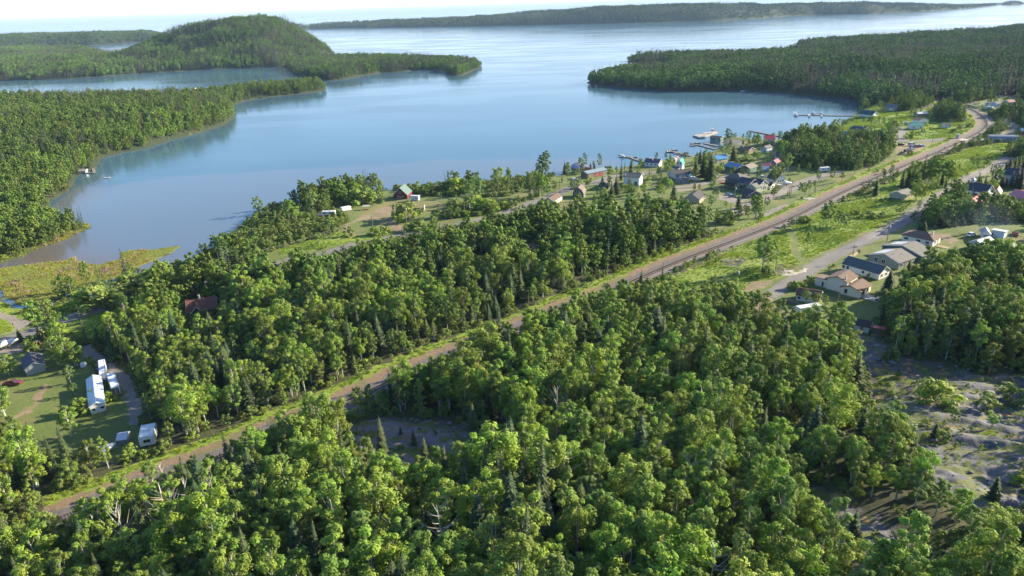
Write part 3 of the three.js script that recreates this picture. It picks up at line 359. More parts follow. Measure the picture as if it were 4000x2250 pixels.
reseed(77);
const ASPEN = { bark: [.40, .40, .34] }, BIRCH = { bark: [.55, .52, .48] };
const HERO = [
  broadleaf({ h: 13, w: 2.5, base: .42, clumps: 24, leaves: 114, leaf: .20, ...ASPEN, green: [.070, .112, .017] }),
  broadleaf({ h: 12, w: 2.3, base: .28, clumps: 28, leaves: 109, leaf: .21, stems: 2, ...BIRCH, green: [.080, .118, .017] }),
  broadleaf({ h: 14, w: 2.1, base: .36, clumps: 24, leaves: 109, leaf: .20, ...ASPEN, green: [.066, .104, .018] }),
  broadleaf({ h: 10, w: 2.7, base: .22, clumps: 26, leaves: 111, leaf: .21, stems: 3, ...BIRCH, green: [.085, .118, .018] }),
  broadleaf({ h: 12, w: 2.7, base: .42, clumps: 17, leaves: 119, leaf: .21, stems: 2, ...ASPEN, green: [.078, .122, .016], loose: 1.15 }),
  broadleaf({ h: 11, w: 2.3, base: .28, clumps: 22, leaves: 117, leaf: .20, ...BIRCH, green: [.062, .095, .020], top: .7 }),
  broadleaf({ h: 13.5, w: 3.2, base: .34, clumps: 30, leaves: 109, leaf: .22, stems: 3, ...BIRCH, green: [.078, .115, .016] }),
  broadleaf({ h: 12.5, w: 1.9, base: .26, clumps: 20, leaves: 114, leaf: .20, ...ASPEN, green: [.074, .112, .019], top: .65 }),
];
const HERO_H = [13, 12, 14, 10, 12, 11, 13.5, 12.5], HERO_KIND = ['aspen', 'birch', 'aspen', 'birch', 'aspen', 'birch', 'birch', 'aspen'];
const SPRUCE = [
  conifer({ h: 11, w: 2.5, whorls: 26 }), conifer({ h: 12, w: 1.5, whorls: 28, ragged: .5, green: [.038, .056, .017] }), conifer({ h: 9, w: 1.1, whorls: 24, per: 6, ragged: .6, thin: .8, green: [.042, .058, .018] }), conifer({ h: 10, w: 2.5, per: 9, green: [.045, .066, .018] }),
];
const SPRUCE_H = [11, 12, 9, 10];
const MID = [0, 1, 2, 3].map(k => both(broadleaf([{ h: 13, w: 2.7, base: .36, stems: 1 }, { h: 11.5, w: 3.1, base: .26, stems: 2 }, { h: 14, w: 2.3, base: .36 }, { h: 10, w: 2.8, base: .18, stems: 2 }].map(o => ({ ...o, clumps: 20, leaves: 34, leaf: .42, limbs: false, sides: 4, gain: 2.05, bark: [.2, .19, .16], green: [.070, .114, .018] }))[k]))), MID_H = [13, 11.5, 14, 10];
const MIDC = [both(conifer({ h: 11, w: 1.9, whorls: 14, per: 6, twigs: 2 })), both(conifer({ h: 12, w: 1.3, whorls: 15, per: 5, twigs: 2, ragged: .5 }))];
const FAR = [0, 1, 2].map(k => both(broadleaf({ h: [12, 11, 13][k], w: [3.1, 3.5, 2.7][k], base: .3, clumps: 11, leaves: 14, leaf: .85, limbs: false, sides: 3, loose: 1.1, gain: 1.8, bark: [.13, .12, .10], green: [.058, .108, .020] })));
const FARC = [0, 1].map(k => both(conifer({ h: [12, 13][k], w: [1.8, 1.35][k], whorls: 9, per: 5, twigs: 0, thin: 1.9, ragged: .45 })));
const VAST = [0, 1].map(() => both(broadleaf({ h: 13, w: 5.5, base: .15, clumps: 7, leaves: 9, leaf: 1.9, limbs: false, sides: 3, gain: 1.0, bark: [.13, .12, .10], green: [.058, .108, .020] })));
const VASTC = [both(conifer({ h: 14, w: 3.4, whorls: 5, per: 5, twigs: 0, thin: 2.2 }))];
const SHRUB = [0, 1, 2].map(k => broadleaf({ h: [2.6, 2.0, 3.2][k], w: [1.5, 1.4, 1.4][k], base: .12, clumps: 12, leaves: 46, leaf: .19, stems: 3, bark: [.2, .17, .14], green: [[.070, .105, .020], [.085, .12, .018], [.062, .092, .024]][k], limbs: false }));

const dummy = new THREE.Object3D(), tint = new THREE.Color();
function copies(name, geo, mat, list, parent) { // list of [x, y, z, turn, scale, widthScale, r, g, b]
  if (!list.length) return; const m = new THREE.InstancedMesh(geo, mat, list.length); m.name = name;
  list.forEach((q, i) => { dummy.position.set(q[0], q[1], q[2]); dummy.rotation.set(0, q[3], 0); dummy.scale.set(q[4] * q[5], q[4], q[4] * q[5]); dummy.updateMatrix(); m.setMatrixAt(i, dummy.matrix); m.setColorAt(i, tint.setRGB(q[6], q[7], q[8])); });
  m.castShadow = m.receiveShadow = true; parent.add(m); return m;
}
function mass(name, label, category) { const g = new THREE.Group(); g.name = name; g.userData = { kind: 'stuff', label, category }; scene.add(g); return g; }
const hue = () => { const k = rr(.7, 1.25), y = rr(.9, 1.1); return [k * y, k * rr(.95, 1.06), k * rr(.85, 1.15)]; };
// view test with a margin, so that only land that could be seen (or shade what is seen) is planted
const fr = { p: R(21.7), r: R(1.787), f: 1.7858 / 1.288 };
function seen(x, y, z, m = 40) { const Y = y - 115, d = -Y * Math.sin(fr.p) - z * Math.cos(fr.p), u0 = Y * Math.cos(fr.p) - z * Math.sin(fr.p), u = u0 * Math.cos(fr.r) + x * Math.sin(fr.r), r = x * Math.cos(fr.r) - u0 * Math.sin(fr.r); if (d < 5) return false; const hw = d / fr.f; return Math.abs(r) < hw + m && u < hw * .5625 + m && u > -hw * .5625 - m * 1.2; }
const dist = (x, y, z) => Math.hypot(x, y - 115, z);
const PLANTED = []; // everything that grows close by, thing or mass: [kind, variant, x, y, z, turn, size, width, colour index]

// ---------- forests ----------
const keepOut = []; // [x, z, radius]: houses, yards and the single trees placed by hand
const blocked = (x, z, r = 0) => keepOut.some(k => (k[0] - x) ** 2 + (k[1] - z) ** 2 < (k[2] + r) ** 2);

// ---------- naming ----------
const used = {};
const numbered = n => { const k = used[n] = (used[n] ?? -1) + 1; return k ? `${n}_${String(k).padStart(3, '0')}` : n; };
function tag(o, label, category, group) { o.userData = { label, category }; if (group) o.userData.group = group; return o; }
const broadProto = [], spruceProto = [];
function broadThing(v, x, y, z, a, s, w, c) {
  let o; if (!broadProto[v]) { o = new THREE.Group(); const t = new THREE.Mesh(HERO[v].wood, M.bark), l = new THREE.Mesh(HERO[v].crown, M.leaf); t.name = 'trunk'; l.name = 'crown'; t.castShadow = l.castShadow = t.receiveShadow = l.receiveShadow = true; o.add(t, l); broadProto[v] = o; } else o = broadProto[v].clone();
  o.name = numbered(`${HERO_KIND[v]}_tree`); o.children[1].material = M.leaves[c]; o.position.set(x, y, z); o.rotation.y = a; o.scale.set(s * w, s, s * w); scene.add(o); return o;
}
function spruceThing(v, x, y, z, a, s, w) {
  let o; if (!spruceProto[v]) { o = new THREE.Group(); const t = new THREE.Mesh(SPRUCE[v].wood, M.bark), l = new THREE.Mesh(SPRUCE[v].crown, M.needle); t.name = 'trunk'; l.name = 'crown'; t.castShadow = l.castShadow = t.receiveShadow = l.receiveShadow = true; o.add(t, l); spruceProto[v] = o; } else o = spruceProto[v].clone();
  o.name = numbered('spruce_tree'); o.position.set(x, y, z); o.rotation.y = a; o.scale.set(s * w, s, s * w); scene.add(o); return o;
}
const HERO_LOOK = ['a high oval crown', 'two white stems', 'a slim tall crown', 'low bushy limbs', 'a loose open crown', 'a round dense crown', 'a wide spreading crown', 'a narrow upright crown'];
function onView(x, y, z) { const Y = y - 115, d = -Y * Math.sin(fr.p) - z * Math.cos(fr.p), u0 = Y * Math.cos(fr.p) - z * Math.sin(fr.p), u = u0 * Math.cos(fr.r) + x * Math.sin(fr.r), r = x * Math.cos(fr.r) - u0 * Math.sin(fr.r), hw = d / fr.f; return [.5 + r / hw / 2, .5 - u / hw / 2 / .5625]; }
// ---------- materials for things ----------
const gray = (w, f, rep) => tex(w, w, (i, j) => { const v = f(i, j); return [v, v, v]; }, { srgb: true, rep });
const tSiding = gray(256, (i, j) => { const y = (j % 32) / 32; return toS((y < .1 ? .72 : .95) * (.86 + .2 * tfbm(i / 256, j / 256, 8, 4))); }, [.5, .5]);  // shade line along each board painted into the colour, over random dirt
const tShingle = gray(256, (i, j) => { const row = j >> 4, k = (i + (row % 2) * 12) / 24 | 0; return toS((.72 + .3 * hash2(k % 11, row)) * (.8 + .28 * tfbm(i / 256, j / 256, 16, 3)) * (j % 16 < 2 ? .75 : 1)); }, [.3, .3]);
const tMetal = gray(128, (i, j) => { const x = i % 32; return toS((x < 3 ? .7 : x < 6 ? 1 : .88) * (.85 + .2 * tfbm(i / 128, j / 128, 6, 4))); }, [.45, .45]);
const tBoard = gray(256, (i, j) => { const x = i % 32; return toS((x < 2 ? .5 : .75 + .25 * hash2(i >> 5, 3)) * (.75 + .35 * tfbm(i / 256, (j >> 2) / 64, 32, 3))); }, [.5, .5]);
const tGrime = gray(256, (i, j) => toS(.8 + .2 * tfbm(i / 256, j / 256, 8, 5)), [.4, .4]);
const cache = {};
const mat = (kind, r, g, b, extra = {}) => cache[[kind, r, g, b, JSON.stringify(extra)]] ??= (() => {
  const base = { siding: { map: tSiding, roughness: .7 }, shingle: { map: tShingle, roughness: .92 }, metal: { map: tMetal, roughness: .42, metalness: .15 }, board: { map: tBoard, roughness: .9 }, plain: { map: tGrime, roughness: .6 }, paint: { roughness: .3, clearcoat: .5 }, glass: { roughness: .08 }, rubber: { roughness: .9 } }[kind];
  return new THREE.MeshPhysicalMaterial({ ...base, color: new THREE.Color().setRGB(r, g, b), ...extra });
})();
const GLASS = mat('glass', .025, .032, .04), TRIM = mat('plain', .74, .74, .72), TYRE = mat('rubber', .02, .02, .02), RIM = mat('plain', .4, .4, .42, { metalness: .6 }), STEEL = mat('plain', .35, .36, .37), WOOD = mat('board', .23, .19, .15), GREYWOOD = mat('board', .22, .21, .195), CONC = mat('plain', .36, .345, .32);

// ---------- shapes ----------
function box(w, h, d, x = 0, y = 0, z = 0, ry = 0) { const g = new THREE.BoxGeometry(w, h, d); if (ry) g.rotateY(ry); return g.translate(x, y + h / 2, z); } // stands on y
const flat = gs => gs.map(g => { const q = g.index ? g.toNonIndexed() : g; for (const k of Object.keys(q.attributes)) if (!['position', 'normal', 'uv'].includes(k)) q.deleteAttribute(k); return q; });
function part(name, gs, m, parent) { gs = Array.isArray(gs) ? gs : [gs]; const o = new THREE.Mesh(gs.length > 1 ? mergeGeometries(flat(gs)) : gs[0], m); o.name = name; o.castShadow = o.receiveShadow = true; parent.add(o); return o; }
const parts = (name, gs, m, parent) => gs.map(g => part(name, g, m, parent));
function prism(pts, len) { const s = new THREE.Shape(pts.map(p => new THREE.Vector2(...p))); return new THREE.ExtrudeGeometry(s, { depth: len, bevelEnabled: false }); }
function thing(name, label, category, x, z, turn = 0, y = null, group = null) { const g = new THREE.Group(); g.name = numbered(name); g.position.set(x, y ?? Math.max(0, groundY(x, z)), z); g.rotation.y = turn; tag(g, label, category, group); scene.add(g); return g; }
function tube(pts, r, seg = 12, sides = 5) { return new THREE.TubeGeometry(new THREE.CatmullRomCurve3(pts.map(p => new THREE.Vector3(...p))), seg, r, sides, false); }
function rod(a, b, r, sides = 6) { const A = new THREE.Vector3(...a), B = new THREE.Vector3(...b), g = new THREE.CylinderGeometry(r, r, A.distanceTo(B), sides); g.applyQuaternion(new THREE.Quaternion().setFromUnitVectors(new THREE.Vector3(0, 1, 0), B.clone().sub(A).normalize())); return g.translate((A.x + B.x) / 2, (A.y + B.y) / 2, (A.z + B.z) / 2); }

// a house: origin at the middle of its front wall, x along the wall, the house behind it (-z)
function roofline(kind, S, h, rise) {
  if (kind === 'b') return [[0, h], [S * .16, h + rise * .6], [S / 2, h + rise], [S * .84, h + rise * .6], [S, h]];
  if (kind === 's') return [[0, h + rise], [S, h]];
  if (kind === 'a') return Array.from({ length: 13 }, (_, i) => { const a = Math.PI * (1 - i / 12); return [S / 2 + Math.cos(a) * S / 2, h + Math.sin(a) * rise]; });
  return [[0, h], [S / 2, h + rise], [S, h]];
}
function opening(root, o, spec, L, d) { // [wall, along, sill, width, height, kind]
  const [wall, u, y, w, h, kind = 'window', m] = spec, g = new THREE.Group();
  const place = q => { if (wall === 'f') return q.translate(u, y, 0); if (wall === 'b') return q.rotateY(Math.PI).translate(u, y, -d); if (wall === 'r') return q.rotateY(Math.PI / 2).translate(L / 2, y, -u); return q.rotateY(-Math.PI / 2).translate(-L / 2, y, -u); };
  if (kind === 'door') { const q = part('door', place(box(w, h, .06, 0, 0, .02)), m || mat('plain', .30, .27, .24), root); part('door_frame', [box(.1, h + .1, .12, -w / 2 - .05, 0, .04), box(.1, h + .1, .12, w / 2 + .05, 0, .04), box(w, .1, .12, 0, h, .04)].map(place), o.trim || TRIM, q); return; }
  if (kind === 'garage_door') { const q = part('garage_door', place(box(w, h, .06, 0, 0, .02)), m || TRIM, root); part('door_panel', Array.from({ length: 4 }, (_, k) => box(w - .1, h / 4 - .05, .04, 0, k * h / 4 + .02, .05)).map(place), m || TRIM, q); return; }
  const fr = [box(w + .16, .09, .1, 0, -.09, .04), box(w + .16, .09, .1, 0, h, .04), box(.08, h, .1, -w / 2 - .04, 0, .04), box(.08, h, .1, w / 2 + .04, 0, .04)]; if (w > 1) fr.push(box(.06, h, .07, 0, 0, .035));
  const q = part('window', fr.map(place), o.trim || TRIM, root); part('pane', place(box(w, h, .03, 0, 0, .012)), GLASS, q);
}
function buildHouse(root, o, L) { // adds walls, roof and openings to root
  const { d, h, roof = 'gx', rise = 1.8, wall = mat('siding', .78, .78, .76), rc, ov = .4, base = .3 } = o, axis = roof[1], kind = roof[0] === 'g' ? 'g' : roof[0];
  if (base) part('foundation', box(L - .1, base + .8, d - .1, 0, -.8, -d / 2), o.baseMat || CONC, root);
  if (roof === 'hip') {
    part('wall', box(L, h - (base || 0), d, 0, base || 0, -d / 2), wall, root);
    const a = L / 2 + ov, z0 = ov, z1 = -d - ov, k = Math.min(a, (z0 - z1) / 2), ridge = o.pyr ? 0.01 : Math.max(.01, a - k), zm = (z0 - z1) >= 2 * a && !o.pyr ? [z0 - a, z1 + a] : [(z0 + z1) / 2, (z0 + z1) / 2], y0 = h - .05, y1 = h + .12, yr = h + rise;
    const B = [[-a, y0, z0], [a, y0, z0], [a, y0, z1], [-a, y0, z1]], E = B.map(p => [p[0], y1, p[2]]), R1 = [-ridge, yr, zm[0]], R2 = [ridge, yr, zm[1]];
    const long = (z0 - z1) >= 2 * a && !o.pyr, P = [], q = (...v) => { for (let i = 1; i + 1 < v.length; i++) P.push(...v[0], ...v[i], ...v[i + 1]); };
    for (let i = 0; i < 4; i++) q(B[i], B[(i + 1) % 4], E[(i + 1) % 4], E[i]); q(B[3], B[2], B[1], B[0]);
    if (long) { q(E[0], E[1], R1); q(E[1], E[2], R2, R1); q(E[2], E[3], R2); q(E[3], E[0], R1, R2); } else { q(E[0], E[1], R2, R1); q(E[1], E[2], R2); q(E[2], E[3], R1, R2); q(E[3], E[0], R1); }
    const g = new THREE.BufferGeometry(); g.setAttribute('position', new THREE.Float32BufferAttribute(P, 3)); g.computeVertexNormals(); const uv = []; for (let i = 0; i < P.length; i += 3) uv.push(P[i] + P[i + 2] * .3, P[i + 1] * 1.5 - P[i + 2] * .6); g.setAttribute('uv', new THREE.Float32BufferAttribute(uv, 2)); part('roof', g, rc, root);
  } else {
    const S = axis === 'z' ? L : d, len = axis === 'z' ? d : L, rl = roofline(kind, S, h, rise);
    const turn = g => axis === 'z' ? g.translate(-L / 2, 0, -d) : g.rotateY(Math.PI / 2).translate(-L / 2, 0, 0);
    part('wall', turn(prism([[0, base || 0], [S, base || 0], ...rl.slice().reverse()], len)), wall, root);
    const slabs = []; const n = rl.length;
    for (let i = 0; i + 1 < n; i++) {
      let [p, q] = [rl[i], rl[i + 1]]; const dx = q[0] - p[0], dy = q[1] - p[1], l = Math.hypot(dx, dy), ux = dx / l, uy = dy / l, nx = -uy, ny = ux, e = kind === 'a' ? .05 : ov;
      const a = i === 0 ? [p[0] - ux * e, p[1] - uy * e] : p, b = i === n - 2 ? [q[0] + ux * e, q[1] + uy * e] : q, up = (v, t) => [v[0] + nx * t, v[1] + ny * t];
      const g = prism([up(a, .025), up(b, .025), up(b, .19), up(a, .19)], len + 2 * ov).translate(0, 0, -ov); slabs.push(turn(g));
    }
    part('roof', slabs, rc, root);
    if (kind === 'g') part('ridge_cap', turn(box(.34, .1, len + 2 * ov, S / 2, h + rise + .13, len / 2)), rc, root);
    if (o.fascia !== false && kind === 'g') { const s = Math.atan2(rise, S / 2), l = Math.hypot(S / 2, rise) + ov, fs = []; for (const e of [-ov - .04, len + ov + .04]) for (const k of [-1, 1]) { const g = new THREE.BoxGeometry(l, .22, .05); g.rotateZ(-k * s).translate(S / 2 + k * (l / 2) * Math.cos(s), h + rise - (l / 2) * Math.sin(s) + .05, e); fs.push(turn(g)); } parts('fascia', fs, o.trim || TRIM, root); }
  }
  for (const w of o.win || []) opening(root, o, w, L, d);
  for (const c of o.chim || []) { const [x, z, y, s = .5, m = mat('plain', .28, .15, .11)] = c; const q = part('chimney', box(s, 1.7, s, x, y, z), m, root); part('chimney_cap', box(s + .12, .1, s + .12, x, y + 1.7, z), CONC, q); }
  for (const c of o.vents || []) part('roof_vent', new THREE.CylinderGeometry(.1, .1, .6, 8).translate(c[0], c[2], c[1]), STEEL, root);
  return root;
}
function house(name, label, category, at, o) { const y = o.y ?? Math.max(.1, Math.min(groundY(at[0], at[1]), groundY(at[0] - Math.sin(at[2]) * o.d, at[1] - Math.cos(at[2]) * o.d)) + .1); const root = thing(name, label, category, at[0], at[1], at[2], y); buildHouse(root, o, o.L || at[3]); const r = Math.hypot((o.L || at[3]) / 2, o.d / 2), s = Math.sin(at[2]), c = Math.cos(at[2]); keepOut.push([at[0] - s * o.d / 2, at[1] - c * o.d / 2, r + 1]); return root; }
// a lower wing of a house: the same shapes, moved inside the house
function wing(root, x, z, turn, L, o) { const g = new THREE.Group(); g.position.set(x, 0, z); g.rotation.y = turn; buildHouse(g, { base: .3, ...o }, L); g.updateMatrix(); for (const c of g.children.slice()) { c.geometry.applyMatrix4(g.matrix); for (const k of c.children) k.geometry.applyMatrix4(g.matrix); root.add(c); } }

// cars and trucks, nose towards +x, wheels on y = 0
function vehicle(kind, color, label, x, z, turn, name) {
  const P = { car: { l: 4.5, w: 1.75, low: [[-2.25, .35], [2.2, .35], [2.25, .75], [2.0, .88], [.95, .95], [-1.6, 1.0], [-2.2, .95]], cab: [[-1.75, .96], [1.0, .94], [.35, 1.42], [-1.1, 1.44]] }, suv: { l: 4.7, w: 1.85, low: [[-2.35, .4], [2.3, .4], [2.35, .9], [2.1, 1.05], [1.1, 1.12], [-2.3, 1.12]], cab: [[-2.25, 1.1], [1.15, 1.1], [.5, 1.7], [-2.0, 1.72]] }, pickup: { l: 5.4, w: 1.9, low: [[-2.7, .45], [2.6, .45], [2.7, .95], [2.4, 1.1], [1.3, 1.16], [-2.65, 1.16]], cab: [[-.55, 1.14], [1.3, 1.14], [.75, 1.78], [-.45, 1.8]] }, van: { l: 5.2, w: 1.95, low: [[-2.6, .4], [2.5, .4], [2.6, 1.0], [2.0, 1.25], [-2.6, 1.3]], cab: [[-2.58, 1.28], [2.0, 1.24], [1.2, 2.1], [-2.5, 2.15]] } }[kind];
  const g = thing(name || { car: 'parked_car', suv: 'parked_suv', pickup: 'pickup_truck', van: 'parked_van' }[kind], label, { car: 'car', suv: 'car', pickup: 'pickup truck', van: 'van' }[kind], x, z, turn);
  const ext = (pts, w, bev) => { const s = new THREE.Shape(pts.map(p => new THREE.Vector2(...p))); return new THREE.ExtrudeGeometry(s, { depth: w - 2 * bev, bevelEnabled: true, bevelSize: bev, bevelThickness: bev, bevelSegments: 2 }).translate(0, 0, -w / 2 + bev); };
  const m = mat('paint', ...color); part('body', ext(P.low, P.w, .06), m, g);
  const c = P.cab, roof = [[c[3][0] + .02, c[3][1] - .03], [c[2][0] - .02, c[2][1] - .03], [c[2][0] - .1, c[2][1] + .05], [c[3][0] + .1, c[3][1] + .05]];
  part('windows', ext(c, P.w - .16, .05), GLASS, g); part('roof', ext(roof, P.w - .2, .04), m, g);
  const pil = []; for (const s of [-1, 1]) for (const [a, b] of [[c[0], c[3]], [c[1], c[2]], [[(c[0][0] + c[1][0]) / 2, c[0][1]], [(c[2][0] + c[3][0]) / 2, c[2][1]]]]) pil.push(rod([a[0], a[1], s * (P.w / 2 - .1)], [b[0], b[1], s * (P.w / 2 - .13)], .05, 5)); parts('pillar', pil, m, g);
  if (kind === 'pickup') part('bed_floor', box(1.9, .04, 1.5, -1.65, 1.17, 0), TYRE, g);
  for (const s of [-1, 1]) { for (const t of [-1, 1]) { const wx = t * P.l * .31, w = part('wheel', new THREE.CylinderGeometry(.34, .34, .24, 16).rotateX(Math.PI / 2).translate(wx, .34, s * (P.w / 2 - .08)), TYRE, g); part('rim', new THREE.CylinderGeometry(.2, .2, .03, 12).rotateX(Math.PI / 2).translate(wx, .34, s * (P.w / 2 + .05)), RIM, w); } part('headlight', box(.06, .16, .3, P.l / 2 - .02, .68, s * (P.w / 2 - .3)), TRIM, g); part('tail_light', box(.06, .2, .2, -P.l / 2 + .01, .72, s * (P.w / 2 - .2)), mat('paint', .35, .02, .02), g); }
  keepOut.push([x, z, 3]); return g;
}
function hullGeo(l, w, h, n = 14) { // open boat hull, bow towards +x
  const P = [], I = [], sec = 7; for (let i = 0; i <= n; i++) { const t = i / n, half = w / 2 * (t < .55 ? .9 + .1 * t / .55 : Math.pow(1 - Math.pow((t - .55) / .45, 2.2), .8)), sheer = h * (1 + .28 * t * t), keel = h * .5 * Math.pow(Math.max(0, t - .6) / .4, 2); for (let k = 0; k < sec; k++) { const a = k / (sec - 1) * 2 - 1, e = Math.abs(a); P.push(-l / 2 + l * t + (e) * .02, mix(keel, sheer, Math.pow(e, 1.5)), Math.sign(a) * half * Math.pow(e, .65)); } }
  for (let i = 0; i < n; i++) for (let k = 0; k + 1 < sec; k++) { const a = i * sec + k; I.push(a, a + 1, a + sec, a + 1, a + sec + 1, a + sec); } for (let k = 1; k + 1 < sec; k++) I.push(0, k + 1, k);
  const g = new THREE.BufferGeometry(); g.setAttribute('position', new THREE.Float32BufferAttribute(P, 3)); g.setIndex(I); g.computeVertexNormals(); g.setAttribute('uv', new THREE.Float32BufferAttribute(P.filter((_, i) => i % 3 !== 2), 2)); return g;
}
function deckGeo(l, w, y) { const s = new THREE.Shape(), p = []; for (let i = 0; i <= 14; i++) { const t = i / 14, half = w / 2 * .95 * (t < .55 ? .9 + .1 * t / .55 : Math.pow(1 - Math.pow((t - .55) / .45, 2.2), .8)); p.push([-l / 2 + l * t, half]); } s.moveTo(p[0][0], -p[0][1]); for (const q of p) s.lineTo(q[0], -q[1]); for (const q of p.slice().reverse()) s.lineTo(q[0], q[1]); const g = new THREE.ExtrudeGeometry(s, { depth: .05, bevelEnabled: false }); return g.rotateX(-Math.PI / 2).translate(0, y, 0); }
const WHITEGEL = mat('paint', .75, .76, .77);
function boat(kind, label, x, z, turn, y = -.25, l = 6, color = [.75, .76, .77]) {
  const g = thing(kind === 'sail' ? 'sailboat' : kind === 'cruiser' ? 'cabin_cruiser' : kind === 'covered' ? 'covered_boat' : 'motor_boat', label, kind === 'sail' ? 'sailboat' : 'boat', x, z, turn, y), w = l * .34, h = l * .15, hullM = mat('paint', ...color, { side: THREE.DoubleSide });
  part('hull', hullGeo(l, w, h), hullM, g); part('deck', deckGeo(l, w, h * .82), mat('plain', .5, .47, .42), g);
  if (kind === 'open') { part('windshield', [box(.05, .4, w * .7, l * .12, h * .85, 0), box(l * .1, .3, .04, l * .07, h * .85, w * .35), box(l * .1, .3, .04, l * .07, h * .85, -w * .35)], GLASS, g); parts('seat', [box(.5, .45, .5, -l * .02, h * .85, w * .2), box(.5, .45, .5, -l * .02, h * .85, -w * .2), box(.5, .4, w * .7, -l * .32, h * .85, 0)], mat('plain', .6, .58, .55), g); part('outboard_motor', [box(.4, .55, .35, -l / 2 - .15, h * .85, 0), box(.15, .9, .15, -l / 2 - .18, h * .85 - .9, 0)], mat('paint', .03, .03, .035), g); }
  if (kind === 'cruiser') { const s = [[-l * .3, 0], [l * .2, 0], [l * .08, l * .17], [-l * .28, l * .17]].map(p => new THREE.Vector2(...p)); part('cabin', new THREE.ExtrudeGeometry(new THREE.Shape(s), { depth: w * .66, bevelEnabled: true, bevelSize: .05, bevelThickness: .05, bevelSegments: 1 }).translate(0, h * .85, -w * .33), WHITEGEL, g); part('windows', [box(l * .3, l * .06, .03, -l * .08, h * .85 + l * .08, w * .33 + .06), box(l * .3, l * .06, .03, -l * .08, h * .85 + l * .08, -w * .33 - .06), new THREE.BoxGeometry(.04, l * .09, w * .5).rotateZ(.6).translate(l * .155, h * .85 + l * .1, 0)], GLASS, g); part('hardtop', box(l * .4, .07, w * .76, -l * .12, h * .85 + l * .185, 0), WHITEGEL, g); part('railing', tube([[l * .1, h + .55, w * .42], [l * .3, h + .75, w * .3], [l * .46, h + .85, 0], [l * .3, h + .75, -w * .3], [l * .1, h + .55, -w * .42]], .025, 20), STEEL, g); }
  if (kind === 'sail') { part('cabin', new THREE.ExtrudeGeometry(new THREE.Shape([[-l * .1, 0], [l * .25, 0], [l * .2, .55], [-l * .1, .6]].map(p => new THREE.Vector2(...p))), { depth: w * .5, bevelEnabled: false }).translate(0, h * .85, -w * .25), WHITEGEL, g); part('mast', rod([l * .08, h * .8, 0], [l * .08, l * 1.42, 0], .09, 8), mat('plain', .8, .8, .8), g); part('boom', rod([l * .08, h + 1.2, 0], [-l * .36, h + 1.25, 0], .1, 6), mat('plain', .12, .2, .45), g); parts('rigging', [rod([l * .08, l * 1.4, 0], [l * .49, h * 1.25, 0], .03, 4), rod([l * .08, l * 1.4, 0], [-l * .48, h, 0], .025, 4), rod([l * .08, l * 1.1, 0], [l * .06, h, w * .48], .025, 4), rod([l * .08, l * 1.1, 0], [l * .06, h, -w * .48], .025, 4)], STEEL, g); }
  if (kind === 'covered') { const P = new THREE.SphereGeometry(1, 24, 12, 0, 6.2832, 0, Math.PI / 2).scale(l * .47, h * .9, w * .5); const q = P.attributes.position; for (let i = 0; i < q.count; i++) q.setY(i, q.getY(i) * (1 + .25 * (vn(q.getX(i) * 1.3 + l, q.getZ(i) * 2) - .5)) + (q.getX(i) < -l * .1 ? .12 * l * Math.exp(-((q.getX(i) + l * .2) ** 2) / 2) * Math.max(0, q.getY(i)) : 0)); P.computeVertexNormals(); part('cover', P.translate(0, h * .9, 0), mat('plain', .72, .73, .78, { roughness: .35 }), g); part('outboard_motor', box(.4, .8, .35, -l / 2 - .1, h * .4, 0), mat('paint', .03, .03, .035), g); }
  return g;
}
function boatTrailer(g, l) { part('trailer_frame', [rod([-l * .4, -.1, .5], [l * .5, -.1, .1], .05), rod([-l * .4, -.1, -.5], [l * .5, -.1, -.1], .05), rod([l * .5, -.1, 0], [l * .62, -.3, 0], .05), rod([-l * .15, -.2, -.9], [-l * .15, -.2, .9], .05)], STEEL, g); for (const s of [-1, 1]) part('wheel', new THREE.CylinderGeometry(.32, .32, .2, 14).rotateX(Math.PI / 2).translate(-l * .15, -.22, s * 1), TYRE, g); }
